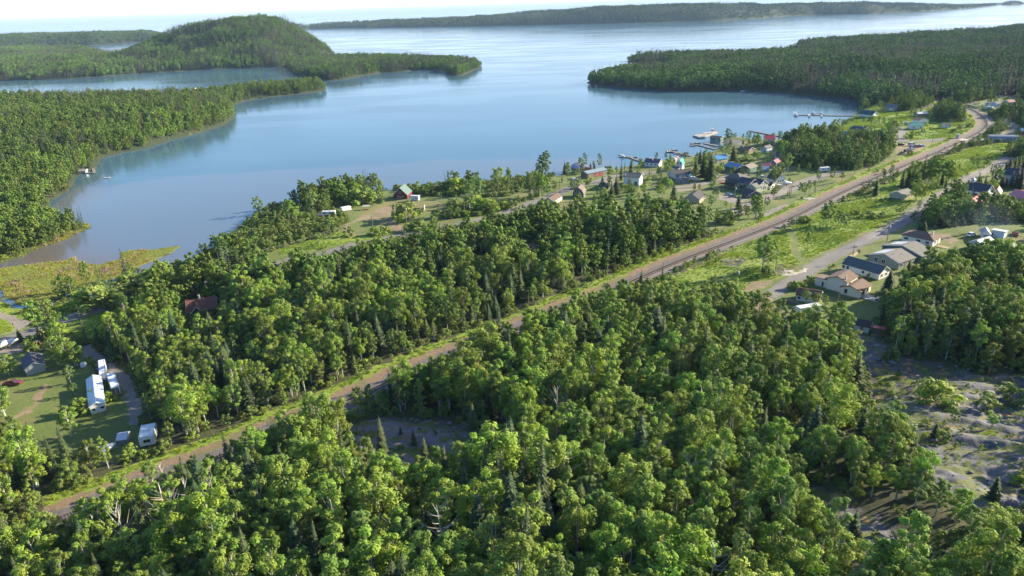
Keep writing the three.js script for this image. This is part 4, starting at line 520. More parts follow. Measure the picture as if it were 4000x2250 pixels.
// a caravan, cargo trailer or box body: length along x, front wall on z = 0
function trailer(name, label, category, at, { d, h, color = [.74, .75, .76], win = [], lift = .5, L, wheels = 1, doors, roof }) {
  L ??= at[3]; const g = thing(name, label, category, at[0], at[1], at[2], null), s = new THREE.Shape(), r = Math.min(.3, h * .15); s.moveTo(-L / 2 + r, 0); s.lineTo(L / 2 - r, 0); s.quadraticCurveTo(L / 2, 0, L / 2, r); s.lineTo(L / 2, h - r); s.quadraticCurveTo(L / 2, h, L / 2 - r, h); s.lineTo(-L / 2 + r, h); s.quadraticCurveTo(-L / 2, h, -L / 2, h - r); s.lineTo(-L / 2, r); s.quadraticCurveTo(-L / 2, 0, -L / 2 + r, 0);
  part('body', new THREE.ExtrudeGeometry(s, { depth: d - .1, bevelEnabled: true, bevelSize: .05, bevelThickness: .05, bevelSegments: 1 }).translate(0, lift, -d + .05), mat('plain', ...color, { roughness: .4 }), g);
  parts('roof_rail', [box(L - .6, .06, .1, 0, lift + h + .04, -.15), box(L - .6, .06, .1, 0, lift + h + .04, -d + .15)], STEEL, g);
  if (roof) parts('roof_vent', [box(.6, .2, .5, -L * .2, lift + h + .04, -d / 2), box(.7, .28, .6, L * .15, lift + h + .04, -d / 2)], TRIM, g);
  for (const w of win) opening(g, { trim: STEEL }, [w[0], w[1], w[2] + lift, w[3], w[4], w[5], w[6]], L + .1, d);
  if (doors) for (const k of [-1, 1]) part('rear_door', [box(d * .44, h * .86, .05, k * d * .23, lift + .15, .06)], mat('plain', .45, .46, .48), g);
  for (let k = 0; k < wheels; k++) for (const e of [-.12, -d + .12]) part('wheel', new THREE.CylinderGeometry(.38, .38, .24, 14).rotateX(Math.PI / 2).translate((k - (wheels - 1) / 2) * .95 - L * .08, .38, e), TYRE, g);
  keepOut.push([at[0] - Math.sin(at[2]) * d / 2, at[1] - Math.cos(at[2]) * d / 2, Math.hypot(L, d) / 2 + .5]); return g;
}
// utility poles and wires
function pole(label, [x, z, h], turn = 0, { arm = true, can = false, wood = GREYWOOD, lamp = false } = {}) {
  const g = thing('utility_pole', label, 'utility pole', x, z, turn); part('pole', new THREE.CylinderGeometry(.11, .17, h + .4, 8).translate(0, h / 2 - .2, 0), wood, g);
  if (arm) { const a = part('crossarm', box(2.2, .13, .11, 0, h - .75, .12), wood, g); for (const k of [-1, 0, 1]) part('insulator', new THREE.CylinderGeometry(.05, .07, .22, 8).translate(k * .95, h - .5 + (k ? 0 : .55), k ? .12 : 0), mat('plain', .5, .5, .52), a); }
  if (can) part('transformer', new THREE.CylinderGeometry(.3, .3, .95, 12).translate(.42, h - 2.1, .1), mat('plain', .6, .61, .62), g);
  if (lamp) part('lamp_arm', rod([0, h - .6, 0], [1.4, h - .2, 0], .04), STEEL, g);
  return { x, z, y: g.position.y + h, turn };
}
function line(label, poles, offs = [-.95, 0, .95], low = 0, sag = .9, r = .013) {
  const g = new THREE.Group(); g.name = numbered('power_line'); tag(g, label, 'power line'); g.position.set(poles[0].x, 0, poles[0].z); scene.add(g);
  for (let i = 0; i + 1 < poles.length; i++) for (const o of offs) { const a = poles[i], b = poles[i + 1], n = Math.atan2(b.z - a.z, b.x - a.x) + Math.PI / 2, p = []; for (let k = 0; k <= 8; k++) { const t = k / 8; p.push([mix(a.x, b.x, t) + Math.cos(n) * o - poles[0].x, mix(a.y, b.y, t) - (o ? .4 : 0) + .1 - low - sag * 4 * t * (1 - t), mix(a.z, b.z, t) + Math.sin(n) * o - poles[0].z]); } part('wire', tube(p, r, 12, 4), mat('plain', .42, .42, .4), g); }
}
function dock(label, pts, { w = 2.2, y = .55, step = 4, deck = GREYWOOD, name = 'dock', float = true } = {}) {
  const g = new THREE.Group(); g.name = numbered(name); tag(g, label, 'dock'); g.position.set(pts[0][0], 0, pts[0][1]); scene.add(g); const [ox, oz] = pts[0];
  for (let i = 0; i + 1 < pts.length; i++) {
    const a = pts[i], b = pts[i + 1], l = Math.hypot(b[0] - a[0], b[1] - a[1]), th = Math.atan2(-(b[1] - a[1]), b[0] - a[0]), n = Math.max(1, Math.round(l / 3));
    const put = (q, t, s = 0) => { const k = t / l, nx = -(b[1] - a[1]) / l, nz = (b[0] - a[0]) / l; return q.rotateY(th).translate(mix(a[0], b[0], k) - ox + nx * s, 0, mix(a[1], b[1], k) - oz + nz * s); };
    for (let k = 0; k < n; k++) part('deck_panel', put(box(l / n - .06, .14, w, 0, y - .1 + .01 * (k % 2), 0), (k + .5) * l / n), deck, g);
    const beams = []; for (const s of [-1, 1]) beams.push(put(box(l, .3, .16, 0, y - .42, 0), l / 2, s * (w / 2 - .1))); parts('beam', beams, WOOD, g);
    for (let t = .3; t < l; t += step) for (const s of [-1, 1]) part('pile', put(new THREE.CylinderGeometry(.13, .13, y + 1.9, 7).translate(0, (y + .6) / 2 - .8, 0), t, s * (w / 2 + .08)), WOOD, g);
  }
  return g;
}
let deadProto = null;
function deadTree(t, k, place) { // a bare grey tree standing in the wood
  if (!deadProto) deadProto = [0, 1, 2].map(() => { const w = new Tris(); w.stem([[0, -.3, 0], [rr(-.3, .3), 5, rr(-.3, .3)], [rr(-.5, .5), 11, rr(-.5, .5)]], .15, .03, [.46, .44, .41]); for (let q = 0; q < 16; q++) { const y = 11 * rr(.35, .95), a = rr(0, 6.28), l = (11 - y) * .45 + .7; w.stem([[0, y, 0], [Math.cos(a) * l * .6, y + l * .45, Math.sin(a) * l * .6], [Math.cos(a) * l, y + l * .8, Math.sin(a) * l]], .05, .01, [.42, .4, .37], 3); } return w.geo(); });
  const g = new THREE.Group(); g.name = numbered('dead_tree'); part('trunk', deadProto[k % 3], M.bark, g); g.position.set(t.x, t.y, t.z); g.rotation.y = t.a; g.scale.setScalar(t.s); scene.add(g);
  tag(g, `bare grey dead tree among leafy ones, ${place}`, 'dead tree', 'bare dead trees of the wood below the viewpoint');
}

// ---------- materials by look ----------
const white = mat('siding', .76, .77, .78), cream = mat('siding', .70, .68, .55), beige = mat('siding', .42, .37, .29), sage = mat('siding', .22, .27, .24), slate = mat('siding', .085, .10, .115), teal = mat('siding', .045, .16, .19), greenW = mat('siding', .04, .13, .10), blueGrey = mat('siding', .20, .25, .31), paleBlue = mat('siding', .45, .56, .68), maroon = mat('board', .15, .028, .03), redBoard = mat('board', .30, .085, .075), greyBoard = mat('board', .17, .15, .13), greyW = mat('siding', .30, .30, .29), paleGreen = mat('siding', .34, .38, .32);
const rBrown = mat('shingle', .155, .105, .085), rDark = mat('shingle', .055, .055, .062), rNavy = mat('shingle', .045, .06, .085), rGrey = mat('shingle', .17, .165, .16), rBlueGreen = mat('shingle', .075, .11, .13), rRed = mat('metal', .42, .045, .07), rPink = mat('metal', .62, .22, .27), rTeal = mat('metal', .02, .32, .28), rBlue = mat('metal', .05, .22, .48), rBright = mat('metal', .012, .19, .55), rGreen = mat('metal', .13, .20, .175), rWhite = mat('metal', .62, .66, .72), rSteel = mat('metal', .26, .33, .40), rPurple = mat('shingle', .10, .085, .115), rRust = mat('shingle', .20, .085, .065), rDkGreen = mat('metal', .02, .10, .10);

// ---------- the street on the right ----------
{
  let h = house('bungalow', 'white bungalow with brown hip roof, uppermost of the houses along the right street', 'house', [179,-296.2,-0.875,12.8], { d: 8.5, h: 3, roof: 'hip', rise: 2.2, wall: white, rc: rBrown, ov: .6, win: [['f', -4.6, 1.2, 1.6, 1.1], ['f', .4, 1.2, 1.8, 1.1], ['f', 4.2, 1.2, 1.4, 1.0], ['r', 2.5, 1.1, 1.5, 1.2], ['r', 5.5, .4, .9, 2.0, 'door']], chim: [[4.2, -4.5, 4.2, .5, mat('plain', .7, .7, .68)]] });
  part('porch_deck', box(4.5, .7, 3, 9.6, -.3, -3), mat('board', .34, .26, .16), h);
  h = house('green_house', 'sage green house with grey roof and pale roof panels beside the street', 'house', [152,-271.7,-1.030,13.0], { d: 11, h: 3, roof: 'gz', rise: 2.1, wall: sage, rc: rGrey, win: [['f', -3.2, 1.1, 1.5, 1.5], ['f', 0, 1.1, 1.6, 1.5], ['r', 2, 1, 1.4, 1.3], ['r', 5, .3, 1, 2.1, 'door'], ['r', 8, 1, 1.6, 1.3]], vents: [[2, -3, 5.1], [3, -7, 4.6]] });
  { const L = h.children.find(c => c.name === 'wall') && [152,-271.7,-1.030,13.0][3], s = Math.atan2(2.1, L / 2); for (let k = 0; k < 3; k++) { const g = new THREE.BoxGeometry(L / 2 * .8, .06, 2.5); part('roof_panel', g.rotateZ(s).translate(-L / 4, 3 + 1.05 + .28, -2 - k * 2.65), rWhite, h); } }
  h = house('dark_trimmed_house', 'long grey roofed house with dark teal gable and pale roof panels behind the sage house', 'house', [164,-280.6,-1.061,17.7], { d: 9, h: 3.2, roof: 'gz', rise: 2.3, wall: mat('siding', .07, .13, .15), rc: rGrey, win: [['r', 2, 1, 1.4, 1.3], ['r', 5, .3, 1, 2.1, 'door']], vents: [[2.5, -3, 5], [4.2, -6, 4.4]] });
  { const L = [164,-280.6,-1.061,17.7][3], s = Math.atan2(2.3, L / 2); for (let k = 0; k < 2; k++) part('roof_panel', new THREE.BoxGeometry(L / 2 * .55, .06, 2.6).rotateZ(s).translate(-L / 4, 3.2 + 1.15 + .28, -3 - k * 2.8), rWhite, h); }
  house('long_house', 'long white house with blue grey shingle roof between sage and cream houses', 'house', [138.5,-262.8,-0.984,15.3], { d: 7.5, h: 2.8, roof: 'gx', rise: 2.2, wall: white, rc: rBlueGreen, win: [['f', -7.2, 1, 1, 1.3], ['f', -5.4, 1, 1, 1.3], ['f', 1.1, 1.1, 1, 1], ['r', 2, 1.1, 1.2, 1.1], ['r', 5, 1.1, 1.2, 1.1]], vents: [[3, -3.2, 5], [-4, -4.5, 5]] });
  h = house('cream_house', 'cream house with several brown roofs, nearest the cul-de-sac', 'house', [122.3,-247.6,-0.837,7.5], { d: 9, h: 4.6, roof: 'gz', rise: 1.5, wall: cream, rc: rBrown, trim: mat('plain', .12, .08, .06), win: [['r', 2.2, 3.4, 1.2, .7]], chim: [[2.6, -1.2, 4.9, .4, mat('plain', .6, .6, .56)]], vents: [[-.4, -4, 6.2]] });
  { const L = [122.3,-247.6,-0.837,7.5][3]; wing(h, L / 2 + 2.0, 1.2, 0, 7.2, { d: 9.5, h: 2.8, roof: 'gz', rise: 1.4, wall: cream, rc: rBrown, trim: mat('plain', .12, .08, .06), win: [['f', -1.6, .9, .9, 1.5], ['r', 2.5, 1, 1.4, 1.2], ['r', 6.5, 1, 1.4, 1.2]] }); wing(h, -L / 2 - 2.4, -.8, 0, 4.8, { d: 5.5, h: 2.9, roof: 'sx', rise: .5, wall: cream, rc: rBrown, win: [['f', .6, .3, .8, 2, 'door', mat('plain', .06, .05, .05)]] });
    part('patio', box(6, .12, 5, L / 2 + 8.6, .02, -2.5), CONC, h); }
  house('garage', 'white garage with rusty brown roof beside the cream house', 'garage', [108.1,-238.9,-0.530,7.8], { d: 6, h: 2.5, roof: 'gx', rise: 1.6, wall: white, rc: rRust, win: [['r', 3, .2, 2.6, 2.1, 'garage_door'], ['f', -3, 1, 1, .9]] });
  trailer('mobile_trailer', 'long white trailer half hidden by trees below the cream house', 'trailer', [103.3,-224.8,0.265,8.7], { d: 2.7, h: 2.5, win: [['f', -2, 1.1, 1.1, .7], ['f', 2, 1.1, 1.1, .7]], wheels: 2, roof: true });
  h = house('shed', 'white walled shed with red and dark roofs at the edge of the rocks', 'shed', [112.7,-207.4,-0.640,4.5], { d: 4.2, h: 2.3, roof: 'gx', rise: 1.1, wall: white, rc: rDark, win: [['f', 0, .3, 1, 1.8, 'door']] });
  wing(h, 4.6, .3, 0, 3.4, { d: 3.2, h: 2.0, roof: 'sx', rise: .5, wall: greyBoard, rc: rRed });
  h = thing('garden_pavilion', 'small open pavilion with pale hipped roof behind the grey roofed house', 'pavilion', ...[176.2,-280], .2); for (const x of [-2, 2]) for (const z of [-1.6, 1.6]) part('post', box(.16, 2.3, .16, x, 0, z), WOOD, h); { const g = new THREE.ConeGeometry(3.5, 1.3, 4).rotateY(Math.PI / 4).scale(1, 1, .8).translate(0, 2.95, 0); part('roof', g, mat('shingle', .34, .29, .24), h); }
  house('gable_shed', 'small white gabled shed in the smoky yard', 'shed', [210.7,-298.5,-0.467,3.1], { d: 6, h: 2.6, roof: 'gz', rise: 1.4, wall: white, rc: mat('metal', .4, .42, .45), win: [['f', 0, .2, 2.2, 1.9, 'garage_door', mat('plain', .16, .17, .18)]] });
  house('flat_shed', 'wide white lean-to with sloping pale roof at the back of the smoky yard', 'shed', [216.5,-299.6,-0.804,4.9], { d: 6, h: 2.4, roof: 'sx', rise: .9, wall: paleBlue, rc: rWhite, win: [['f', -2, 1, 1, .9]] });
  house('yard_house', 'white house with pale metal roof in front of the smoky yard', 'house', [197.9,-285.1,-1.061,6.4], { d: 9, h: 3, roof: 'gz', rise: 1.7, wall: paleBlue, rc: mat('metal', .34, .37, .40), win: [['f', -2, 1, 1.3, 1.2], ['f', 2, 1, 1.3, 1.2], ['r', 3, 1, 1.3, 1.2]] });
  house('low_shed', 'low shed with grey striped roof right of the smoky yard', 'shed', [212.2,-283,0.385,5.2], { d: 6, h: 2.1, roof: 'gx', rise: 1.2, wall: greyW, rc: mat('metal', .24, .26, .28) });
  house('beige_bungalow', 'beige bungalow with grey gable roof on the lawn above the meadow', 'house', [211.3,-375.6,-0.972,7.9], { d: 10, h: 3, roof: 'gz', rise: 1.6, wall: beige, rc: rGrey, baseMat: mat('plain', .06, .07, .08), base: .6, win: [['r', 2, 1.3, 1.4, .9], ['r', 5, .6, 1, 2, 'door'], ['r', 8, 1.3, 1.4, .9]], chim: [[-1, -3, 4, .35, mat('plain', .1, .1, .1)]] });
  h = house('tall_white_house', 'white house with steep navy roof and two dark windows behind little spruces', 'house', [250.1,-369.6,-1.049,10.0], { d: 8, h: 5, roof: 'gx', rise: 3.6, wall: white, rc: rNavy, win: [['f', -3.4, 1.8, 1.5, 2.1], ['f', .5, 1.8, 1.5, 2.1], ['r', 4, 1.8, 1.3, 1.8]] });
  parts('bell_cote', [box(1.6, 1.6, 1.4, -4.5, 8.2, -4), new THREE.ConeGeometry(1.4, 1.3, 4).rotateY(Math.PI / 4).translate(-4.5, 10.4, -4)], mat('siding', .4, .45, .5), h);
  house('red_roofed_house', 'low house with dark red roof beside the white parked car', 'house', [245.6,-356.4,0.433,9.8], { d: 7, h: 2.6, roof: 'gx', rise: 1.9, wall: white, rc: rRed });
  house('pink_gabled_house', 'house with pale pink gable and red roof edges among the trees', 'house', [262.4,-371.1,-0.669,3.5], { d: 8, h: 3.4, roof: 'gz', rise: 2.2, wall: mat('siding', .62, .48, .44), rc: rRed, win: [['f', 0, 1, .9, 1.9, 'door', mat('plain', .2, .05, .05)]] });
  house('pink_roofed_house', 'house with broad pink metal roof at the right edge', 'house', [267.6,-362.5,-1.055,7.4], { d: 10, h: 3, roof: 'gx', rise: 2.6, wall: greyW, rc: rPink });
  house('large_white_building', 'large white building with dark roof behind dark spruces at the right edge', 'building', [288.1,-397.5,-0.824,8.1], { d: 11, h: 5.5, roof: 'gx', rise: 3, wall: paleBlue, rc: rNavy, win: [['f', -4, 2, 1.2, 1.8], ['f', 0, 2, 1.2, 1.8], ['f', 4, 2, 1.2, 1.8], ['r', 4, 2, 1.4, 1.6]] });
  vehicle('pickup', [.28, .02, .03], 'dark red pickup truck parked beside the white hip roofed bungalow', ...[179.9,-289.5], .25);
  vehicle('suv', [.62, .64, .68], 'white car parked on the lawn by the smoky yard', ...[208,-303.9], .5);
  vehicle('car', [.22, .02, .03], 'dark red car at the back of the smoky yard', ...[226.8,-302.8], 1.2);
  vehicle('car', [.72, .74, .76], 'white car between little spruces and the dark red roof', ...[248.3,-367.8], .1);
  { const p = [314.8,-445.9], b = boat('open', 'white boat on a trailer beside the top of the right street', p[0], p[1], .3, groundY(...p) + .6, 5.5); boatTrailer(b, 5.5); }
  // fences by the street
  const fence = (label, a, n, hgt, m) => { const g = thing('board_fence', label, 'fence', a[0], a[1], a[2]), L = a[3]; const k = Math.max(3, Math.round(L / .45)); for (let i = 0; i < k; i++) part('board', box(L / k - .03, hgt, .04, -L / 2 + (i + .5) * L / k, 0, 0), m, g); parts('rail', [box(L, .09, .06, 0, hgt * .2, -.06), box(L, .09, .06, 0, hgt * .8, -.06)], m, g); for (let i = 0; i <= n; i++) part('post', box(.12, hgt + .1, .12, -L / 2 + i * L / n, 0, -.1), m, g); };
  fence('pale board fence along the street beside the sage house', [146.2,-285.4,0.699,8.4], 4, 1.3, mat('board', .46, .38, .27));
  fence('grey board fence below the garage', [101.9,-238.8,-0.868,6.8], 5, 1.3, GREYWOOD);
}

// ---------- the village by the lake ----------
{
  house('white_box_house', 'tall plain white house with grey roof beside two dark spruces', 'house', [79.3,-451.3,-0.448,10.3], { d: 8, h: 5.4, roof: 'gx', rise: 1.9, wall: mat('siding', .80, .81, .84), rc: rGrey, ov: .7, win: [['f', 3, .4, 2.2, 2.2, 'garage_door', mat('plain', .10, .12, .15)], ['r', 2.4, 1, 1.2, 1], ['r', 5.5, 1, 1.2, 1]], chim: [[-4.4, -.6, 5.6, .35, mat('plain', .5, .5, .5)]] });
  let h = house('long_barn', 'long weathered barn with blue metal roof and red doors by the shore', 'barn', [61.1,-481.9,0.626,17.9], { d: 7, h: 3.5, roof: 'gx', rise: 1.1, wall: greyBoard, rc: rSteel, win: [['f', -6.6, .1, 2.6, 2.6, 'garage_door', mat('board', .24, .19, .15)], ['f', -.6, .1, 3.8, 3.0, 'garage_door', redBoard], ['f', 3.6, .1, 3, 3.0, 'garage_door', redBoard], ['f', 6.4, 1.2, 1.1, 1.1], ['f', 8.2, 1.2, 1.1, 1.1]] });
  house('old_boathouse', 'low red barn with mauve gambrel roof half hidden behind the long barn', 'barn', [48.6,-507.4,-1.220,16.1], { d: 9, h: 2.2, roof: 'bx', rise: 2.4, wall: redBoard, rc: mat('metal', .34, .27, .31) });
  house('gambrel_house', 'dark house with brown gambrel roof beside the paved road', 'house', [41.9,-421.4,-0.280,6.4], { d: 8.5, h: 3.4, roof: 'bz', rise: 3.4, wall: slate, rc: mat('shingle', .20, .155, .14), win: [['f', -1.7, 3.6, .9, 1.7], ['f', 1.2, 3.6, .9, 1.7], ['f', -2, .9, 1, 1.3], ['f', 1.6, .3, 1, 2.1, 'door', mat('plain', .6, .6, .6)], ['r', 3, 1, 1.2, 1.2]] });
  house('low_white_house', 'low white house with brown roof at the bend of the paved road', 'house', [23.2,-406,-0.475,5.9], { d: 13, h: 2.6, roof: 'gz', rise: 1.5, wall: mat('siding', .78, .76, .70), rc: rBrown, win: [['r', 2.5, 1, 1.2, 1.1], ['r', 6, 1, 1.2, 1.1], ['r', 10, .3, 1, 2, 'door']] });
  house('brown_house', 'dark house with grey brown roof and pale chimney among garden trees', 'house', [60.7,-445,-0.633,6.9], { d: 11, h: 2.8, roof: 'gz', rise: 2, wall: slate, rc: mat('shingle', .15, .145, .12), win: [['f', -2, 1, 1, 1.2], ['f', 1.6, 1, 1, 1.2]], chim: [[1.5, -6, 4.4, .6, mat('plain', .55, .52, .5)]] });
  house('lakeside_house', 'white house with dark purple roof directly on the lake shore', 'house', [103.6,-508.6,-0.514,10.8], { d: 7.5, h: 3.2, roof: 'gx', rise: 2, wall: white, rc: rPurple, win: [['f', -3.2, 1.2, .9, 1.3], ['f', 0, 1.2, 1.2, 1.2], ['f', 3, 1.2, 1.2, 1.2]], chim: [[0, -2, 4.4, .4, mat('plain', .7, .7, .7)]] });
  house('small_boathouse', 'small dark boathouse at the foot of the nearest dock', 'shed', [97.7,-512.2,-0.879,2.6], { d: 3.5, h: 2, roof: 'gx', rise: .9, wall: mat('board', .13, .05, .05), rc: rPurple });
  h = house('teal_roofed_gambrel', 'white house with bright teal gambrel roof near the docks', 'house', [119.9,-492.7,-0.426,4.0], { d: 7.5, h: 3.9, roof: 'bz', rise: 3.1, wall: white, rc: rTeal, win: [['f', -1, 4.2, .8, 1.5], ['f', .9, 4.2, .8, 1.5], ['r', 1.6, 1.9, 1.1, 1.4], ['r', 4, 2.1, .8, .9], ['r', 6, 1.9, 1.1, 1.4]] });
  wing(h, -2.6, 2.6, 0, 6.2, { d: 2.6, h: 2.5, roof: 'sx', rise: -.4, wall: white, rc: rPurple, win: [['f', 1, .9, 1, 1.1]] });
  house('mauve_boathouse', 'small pale boathouse with mauve roof behind the teal roofed house', 'shed', [122.2,-518.8,-0.724,2.5], { d: 5, h: 2.5, roof: 'gz', rise: 1.3, wall: mat('siding', .62, .5, .5), rc: mat('metal', .38, .2, .25) });
  house('dark_roofed_bungalow', 'white bungalow with long black roof beside the blue grey shed', 'house', [116.7,-465.5,0.230,13.4], { d: 9, h: 2.8, roof: 'gx', rise: 1.9, wall: mat('siding', .60, .62, .64), rc: rDark, win: [['f', -4.5, 1, 1.8, 1.1], ['f', 1.5, .3, .9, 2, 'door', mat('plain', .05, .06, .07)], ['f', 3.4, 1, 1, 1.3], ['f', 5.2, 1, 1, 1.3]] });
  house('garden_shed', 'blue grey shed with slate roof at the corner of the gravel yard', 'shed', [110.8,-453.6,-0.935,6.2], { d: 5, h: 2.4, roof: 'gz', rise: 1.2, wall: blueGrey, rc: rNavy, win: [['f', -1.2, .2, 1, 1.9, 'door', mat('plain', .12, .15, .19)], ['f', 1.2, .2, 1, 1.9, 'door', mat('plain', .12, .15, .19)]] });
  house('blue_roofed_garage', 'beige garage with plain blue metal roof behind the tall garden pines', 'garage', [156.5,-513.9,0.453,10.2], { d: 7, h: 2.7, roof: 'gx', rise: 2.1, wall: mat('siding', .56, .49, .40), rc: rBlue, win: [['f', -2, .9, 1, .9]] });
  house('green_workshop', 'dark green workshop with pale blue metal roof facing the gravel lane', 'house', [153,-483.4,-1.079,11.7], { d: 9, h: 2.9, roof: 'gx', rise: 2.2, wall: greenW, rc: mat('metal', .12, .25, .42), win: [['f', -2, .2, 3, 2.2, 'garage_door', mat('plain', .05, .12, .1)], ['r', 3, 1, 1.2, 1.2]] });
  house('green_house_grey_roof', 'dark green house with taupe roof adjoining the blue roofed workshop', 'house', [160.8,-476.3,-0.795,7.4], { d: 10, h: 3, roof: 'gz', rise: 1.9, wall: greenW, rc: mat('shingle', .22, .19, .18), win: [['f', -1.6, 1, 1.2, 1.2], ['f', 1.8, .3, 1, 2, 'door'], ['r', 3, 1, 1.4, 1.2]], vents: [[0, -2, 4.9]] });
  h = house('large_dark_house', 'large slate grey house with pyramid roof and several wings in the middle of the village', 'house', [138.6,-430.9,-0.837,10.6], { d: 9.5, h: 5.6, roof: 'hip', pyr: true, rise: 2.9, wall: slate, rc: mat('shingle', .15, .13, .125), ov: .8, win: [['f', -4, 3.7, 1.1, 1.3], ['f', -3.6, .6, 1.4, 1.6], ['f', 1, .8, 1.6, 1.4]] });
  wing(h, 9.2, 4.0, -.12, 9, { d: 9, h: 5, roof: 'gx', rise: 2.2, wall: mat('siding', .14, .165, .17), rc: rNavy, win: [['f', -2.6, 2.7, .8, 1.7], ['f', -.6, 2.7, .8, 1.7], ['f', 1.5, 2.7, .8, 1.7]] });
  wing(h, 14.8, 1.2, -.12, 8, { d: 8.5, h: 4.6, roof: 'gx', rise: 2.6, wall: paleGreen, rc: rNavy, win: [['r', 3, 4.6, .9, 1], ['r', 2.2, 1.4, 1, 1.8], ['r', 4.4, 1.4, 1, 1.8], ['r', 6.4, 1.4, 1, 1.8]] });
  wing(h, 16.2, 6.2, -.12, 6.8, { d: 5, h: 4.0, roof: 'gz', rise: 1.7, wall: paleGreen, rc: mat('shingle', .17, .18, .16) });
  parts('deck_piece', [box(7, .25, 4.5, -2, 2.2, 2.4), box(.2, 2.3, .2, -5.2, -.1, 4.4), box(.2, 2.3, .2, 1.2, -.1, 4.4)], mat('board', .10, .05, .04), h);
  house('carport_garage', 'black roofed garage in front of the pale green gable', 'garage', [142.4,-400.8,0.321,9.2], { d: 6, h: 2.3, roof: 'gz', rise: 2.1, wall: mat('siding', .12, .12, .13), rc: rDark, win: [['f', 0, .1, 4, 2.1, 'garage_door', mat('plain', .07, .07, .075)]] });
  house('a_frame_house', 'small white house with very steep gable facing the gravel road', 'house', [170.7,-437,0.400,7.2], { d: 8, h: 2.6, roof: 'gz', rise: 4.2, wall: mat('siding', .82, .82, .82), rc: rDark, win: [['f', -1.8, 1, .9, 1.3], ['f', 0, 1, .8, 1.2], ['f', 1.9, 1, 1.2, 1.2], ['f', 0, 4, .6, .9]] });
  house('white_garage', 'white garage with dark brown roof left of the steep white house', 'garage', [157.7,-422.4,-0.748,3.3], { d: 6.5, h: 2.6, roof: 'gx', rise: 1.4, wall: white, rc: mat('shingle', .085, .05, .05), win: [['r', 3.2, .1, 3, 2.2, 'garage_door']] });
  house('black_roofed_house', 'house with wide black gable roof behind the aspen grove', 'house', [104.2,-393.1,-0.541,8.3], { d: 12, h: 3, roof: 'gz', rise: 2.4, wall: beige, rc: rDark, win: [['r', 3, 1, 1.3, 1.2], ['r', 8, 1, 1.3, 1.2]] });
  house('dock_house', 'teal boat office with dark roof standing beside the pier', 'building', [178.9,-613.3,-0.706,9.4], { d: 6.5, h: 3.1, y: .9, base: .3, roof: 'gx', rise: 1.0, wall: teal, rc: rDark, win: [['f', -2.8, 1, 1.2, 1.3], ['f', 0, 1, 1.1, 1.3], ['f', 1.5, .3, .9, 2.1, 'door', mat('plain', .3, .4, .42)], ['f', 3, 1, 1.2, 1.3], ['r', 2, 1, 1.1, 1.1]] });
  h = house('red_roofed_lodge', 'two storey white house with bright crimson roof beside the marina', 'house', [210.1,-568.9,-0.099,7.1], { d: 7, h: 4.7, roof: 'gx', rise: 2.2, wall: mat('siding', .72, .70, .66), rc: rRed, win: [['f', -1.6, 3.2, .9, .6], ['f', 1.4, 3.2, .9, .6], ['f', -1.8, .4, 1, 2, 'door'], ['l', 3, 2.6, 1, 1.2]] });
  part('porch_roof', new THREE.BoxGeometry(4.2, .1, 1.6).rotateX(.3).translate(1.4, 2.5, .8), rRed, h);
  house('dark_low_building', 'low brown building with wide black roof by the gravel landing', 'building', [181.6,-545.9,-0.815,8.9], { d: 9, h: 2.6, roof: 'gx', rise: 1.7, wall: mat('siding', .16, .11, .10), rc: rDark, win: [['f', -2, 1, 1.2, 1]], chim: [[-2, -3, 3.5, .3, mat('plain', .7, .7, .7)]] });
  house('pale_blue_house', 'pale blue gabled house with grey roof above the marina road', 'house', [195.9,-541.4,-0.850,4.7], { d: 8, h: 3.5, roof: 'gz', rise: 1.7, wall: paleBlue, rc: mat('shingle', .14, .13, .14), win: [['r', 2, 1, 1, 1], ['r', 5, 1, 1, 1]] });
  house('red_roofed_cottage', 'blue grey cottage with small crimson roof next to dark leafy trees', 'house', [184.4,-488.9,-0.742,4.2], { d: 7, h: 2.9, roof: 'gz', rise: 1.6, wall: blueGrey, rc: rRed, win: [['f', -.8, 1, .9, .9]] });
  house('purple_roofed_cottage', 'cottage with slate purple roof behind the small crimson roof', 'house', [195.8,-509,-0.263,4.1], { d: 7, h: 2.8, roof: 'gx', rise: 2.4, wall: white, rc: rPurple });
  house('maroon_roofed_shed', 'low shed with dull maroon roof beside the crimson roofed cottage', 'shed', [178.2,-483.7,-0.010,6.7], { d: 6, h: 2.2, roof: 'gx', rise: 1.3, wall: blueGrey, rc: mat('metal', .17, .05, .06) });
  h = house('bright_blue_roofed_house', 'white house with vivid blue metal roof in a gap between trees', 'house', [278.4,-588.1,-1.038,10.7], { d: 8.5, h: 2.9, roof: 'gx', rise: 2.4, wall: mat('siding', .74, .77, .84), rc: rBright, win: [['f', 2, 1.4, .6, .6], ['r', 2.5, 1.2, 1.2, 1]] });
  wing(h, 7.2, 1.5, 0, 5, { d: 5, h: 2.3, roof: 'gx', rise: 1.6, wall: mat('siding', .74, .74, .72), rc: rBright });
  house('slate_roofed_house', 'blue grey house with slate roof behind the vivid blue roof', 'house', [298,-609.6,-1.099,13.2], { d: 9, h: 2.8, roof: 'gx', rise: 2.1, wall: paleBlue, rc: mat('shingle', .09, .10, .14), win: [['f', -4, 1, 1.2, 1.1], ['f', 0, 1, 1.2, 1.1]], chim: [[3, -4, 4.6, .4, mat('plain', .6, .6, .6)]] });
  house('grey_hip_house', 'house with pale grey hip roof among trees by the side road', 'house', [308.8,-591,-1.103,7.1], { d: 9, h: 2.7, roof: 'hip', rise: 1.9, wall: greyW, rc: mat('shingle', .26, .26, .25) });
  house('green_boathouse', 'boathouse with one big dark green roof at the foot of the farthest dock', 'boathouse', [346.1,-693.9,-1.036,14.2], { d: 8.5, h: 2.2, roof: 'gx', rise: 3.4, wall: white, rc: rDkGreen });
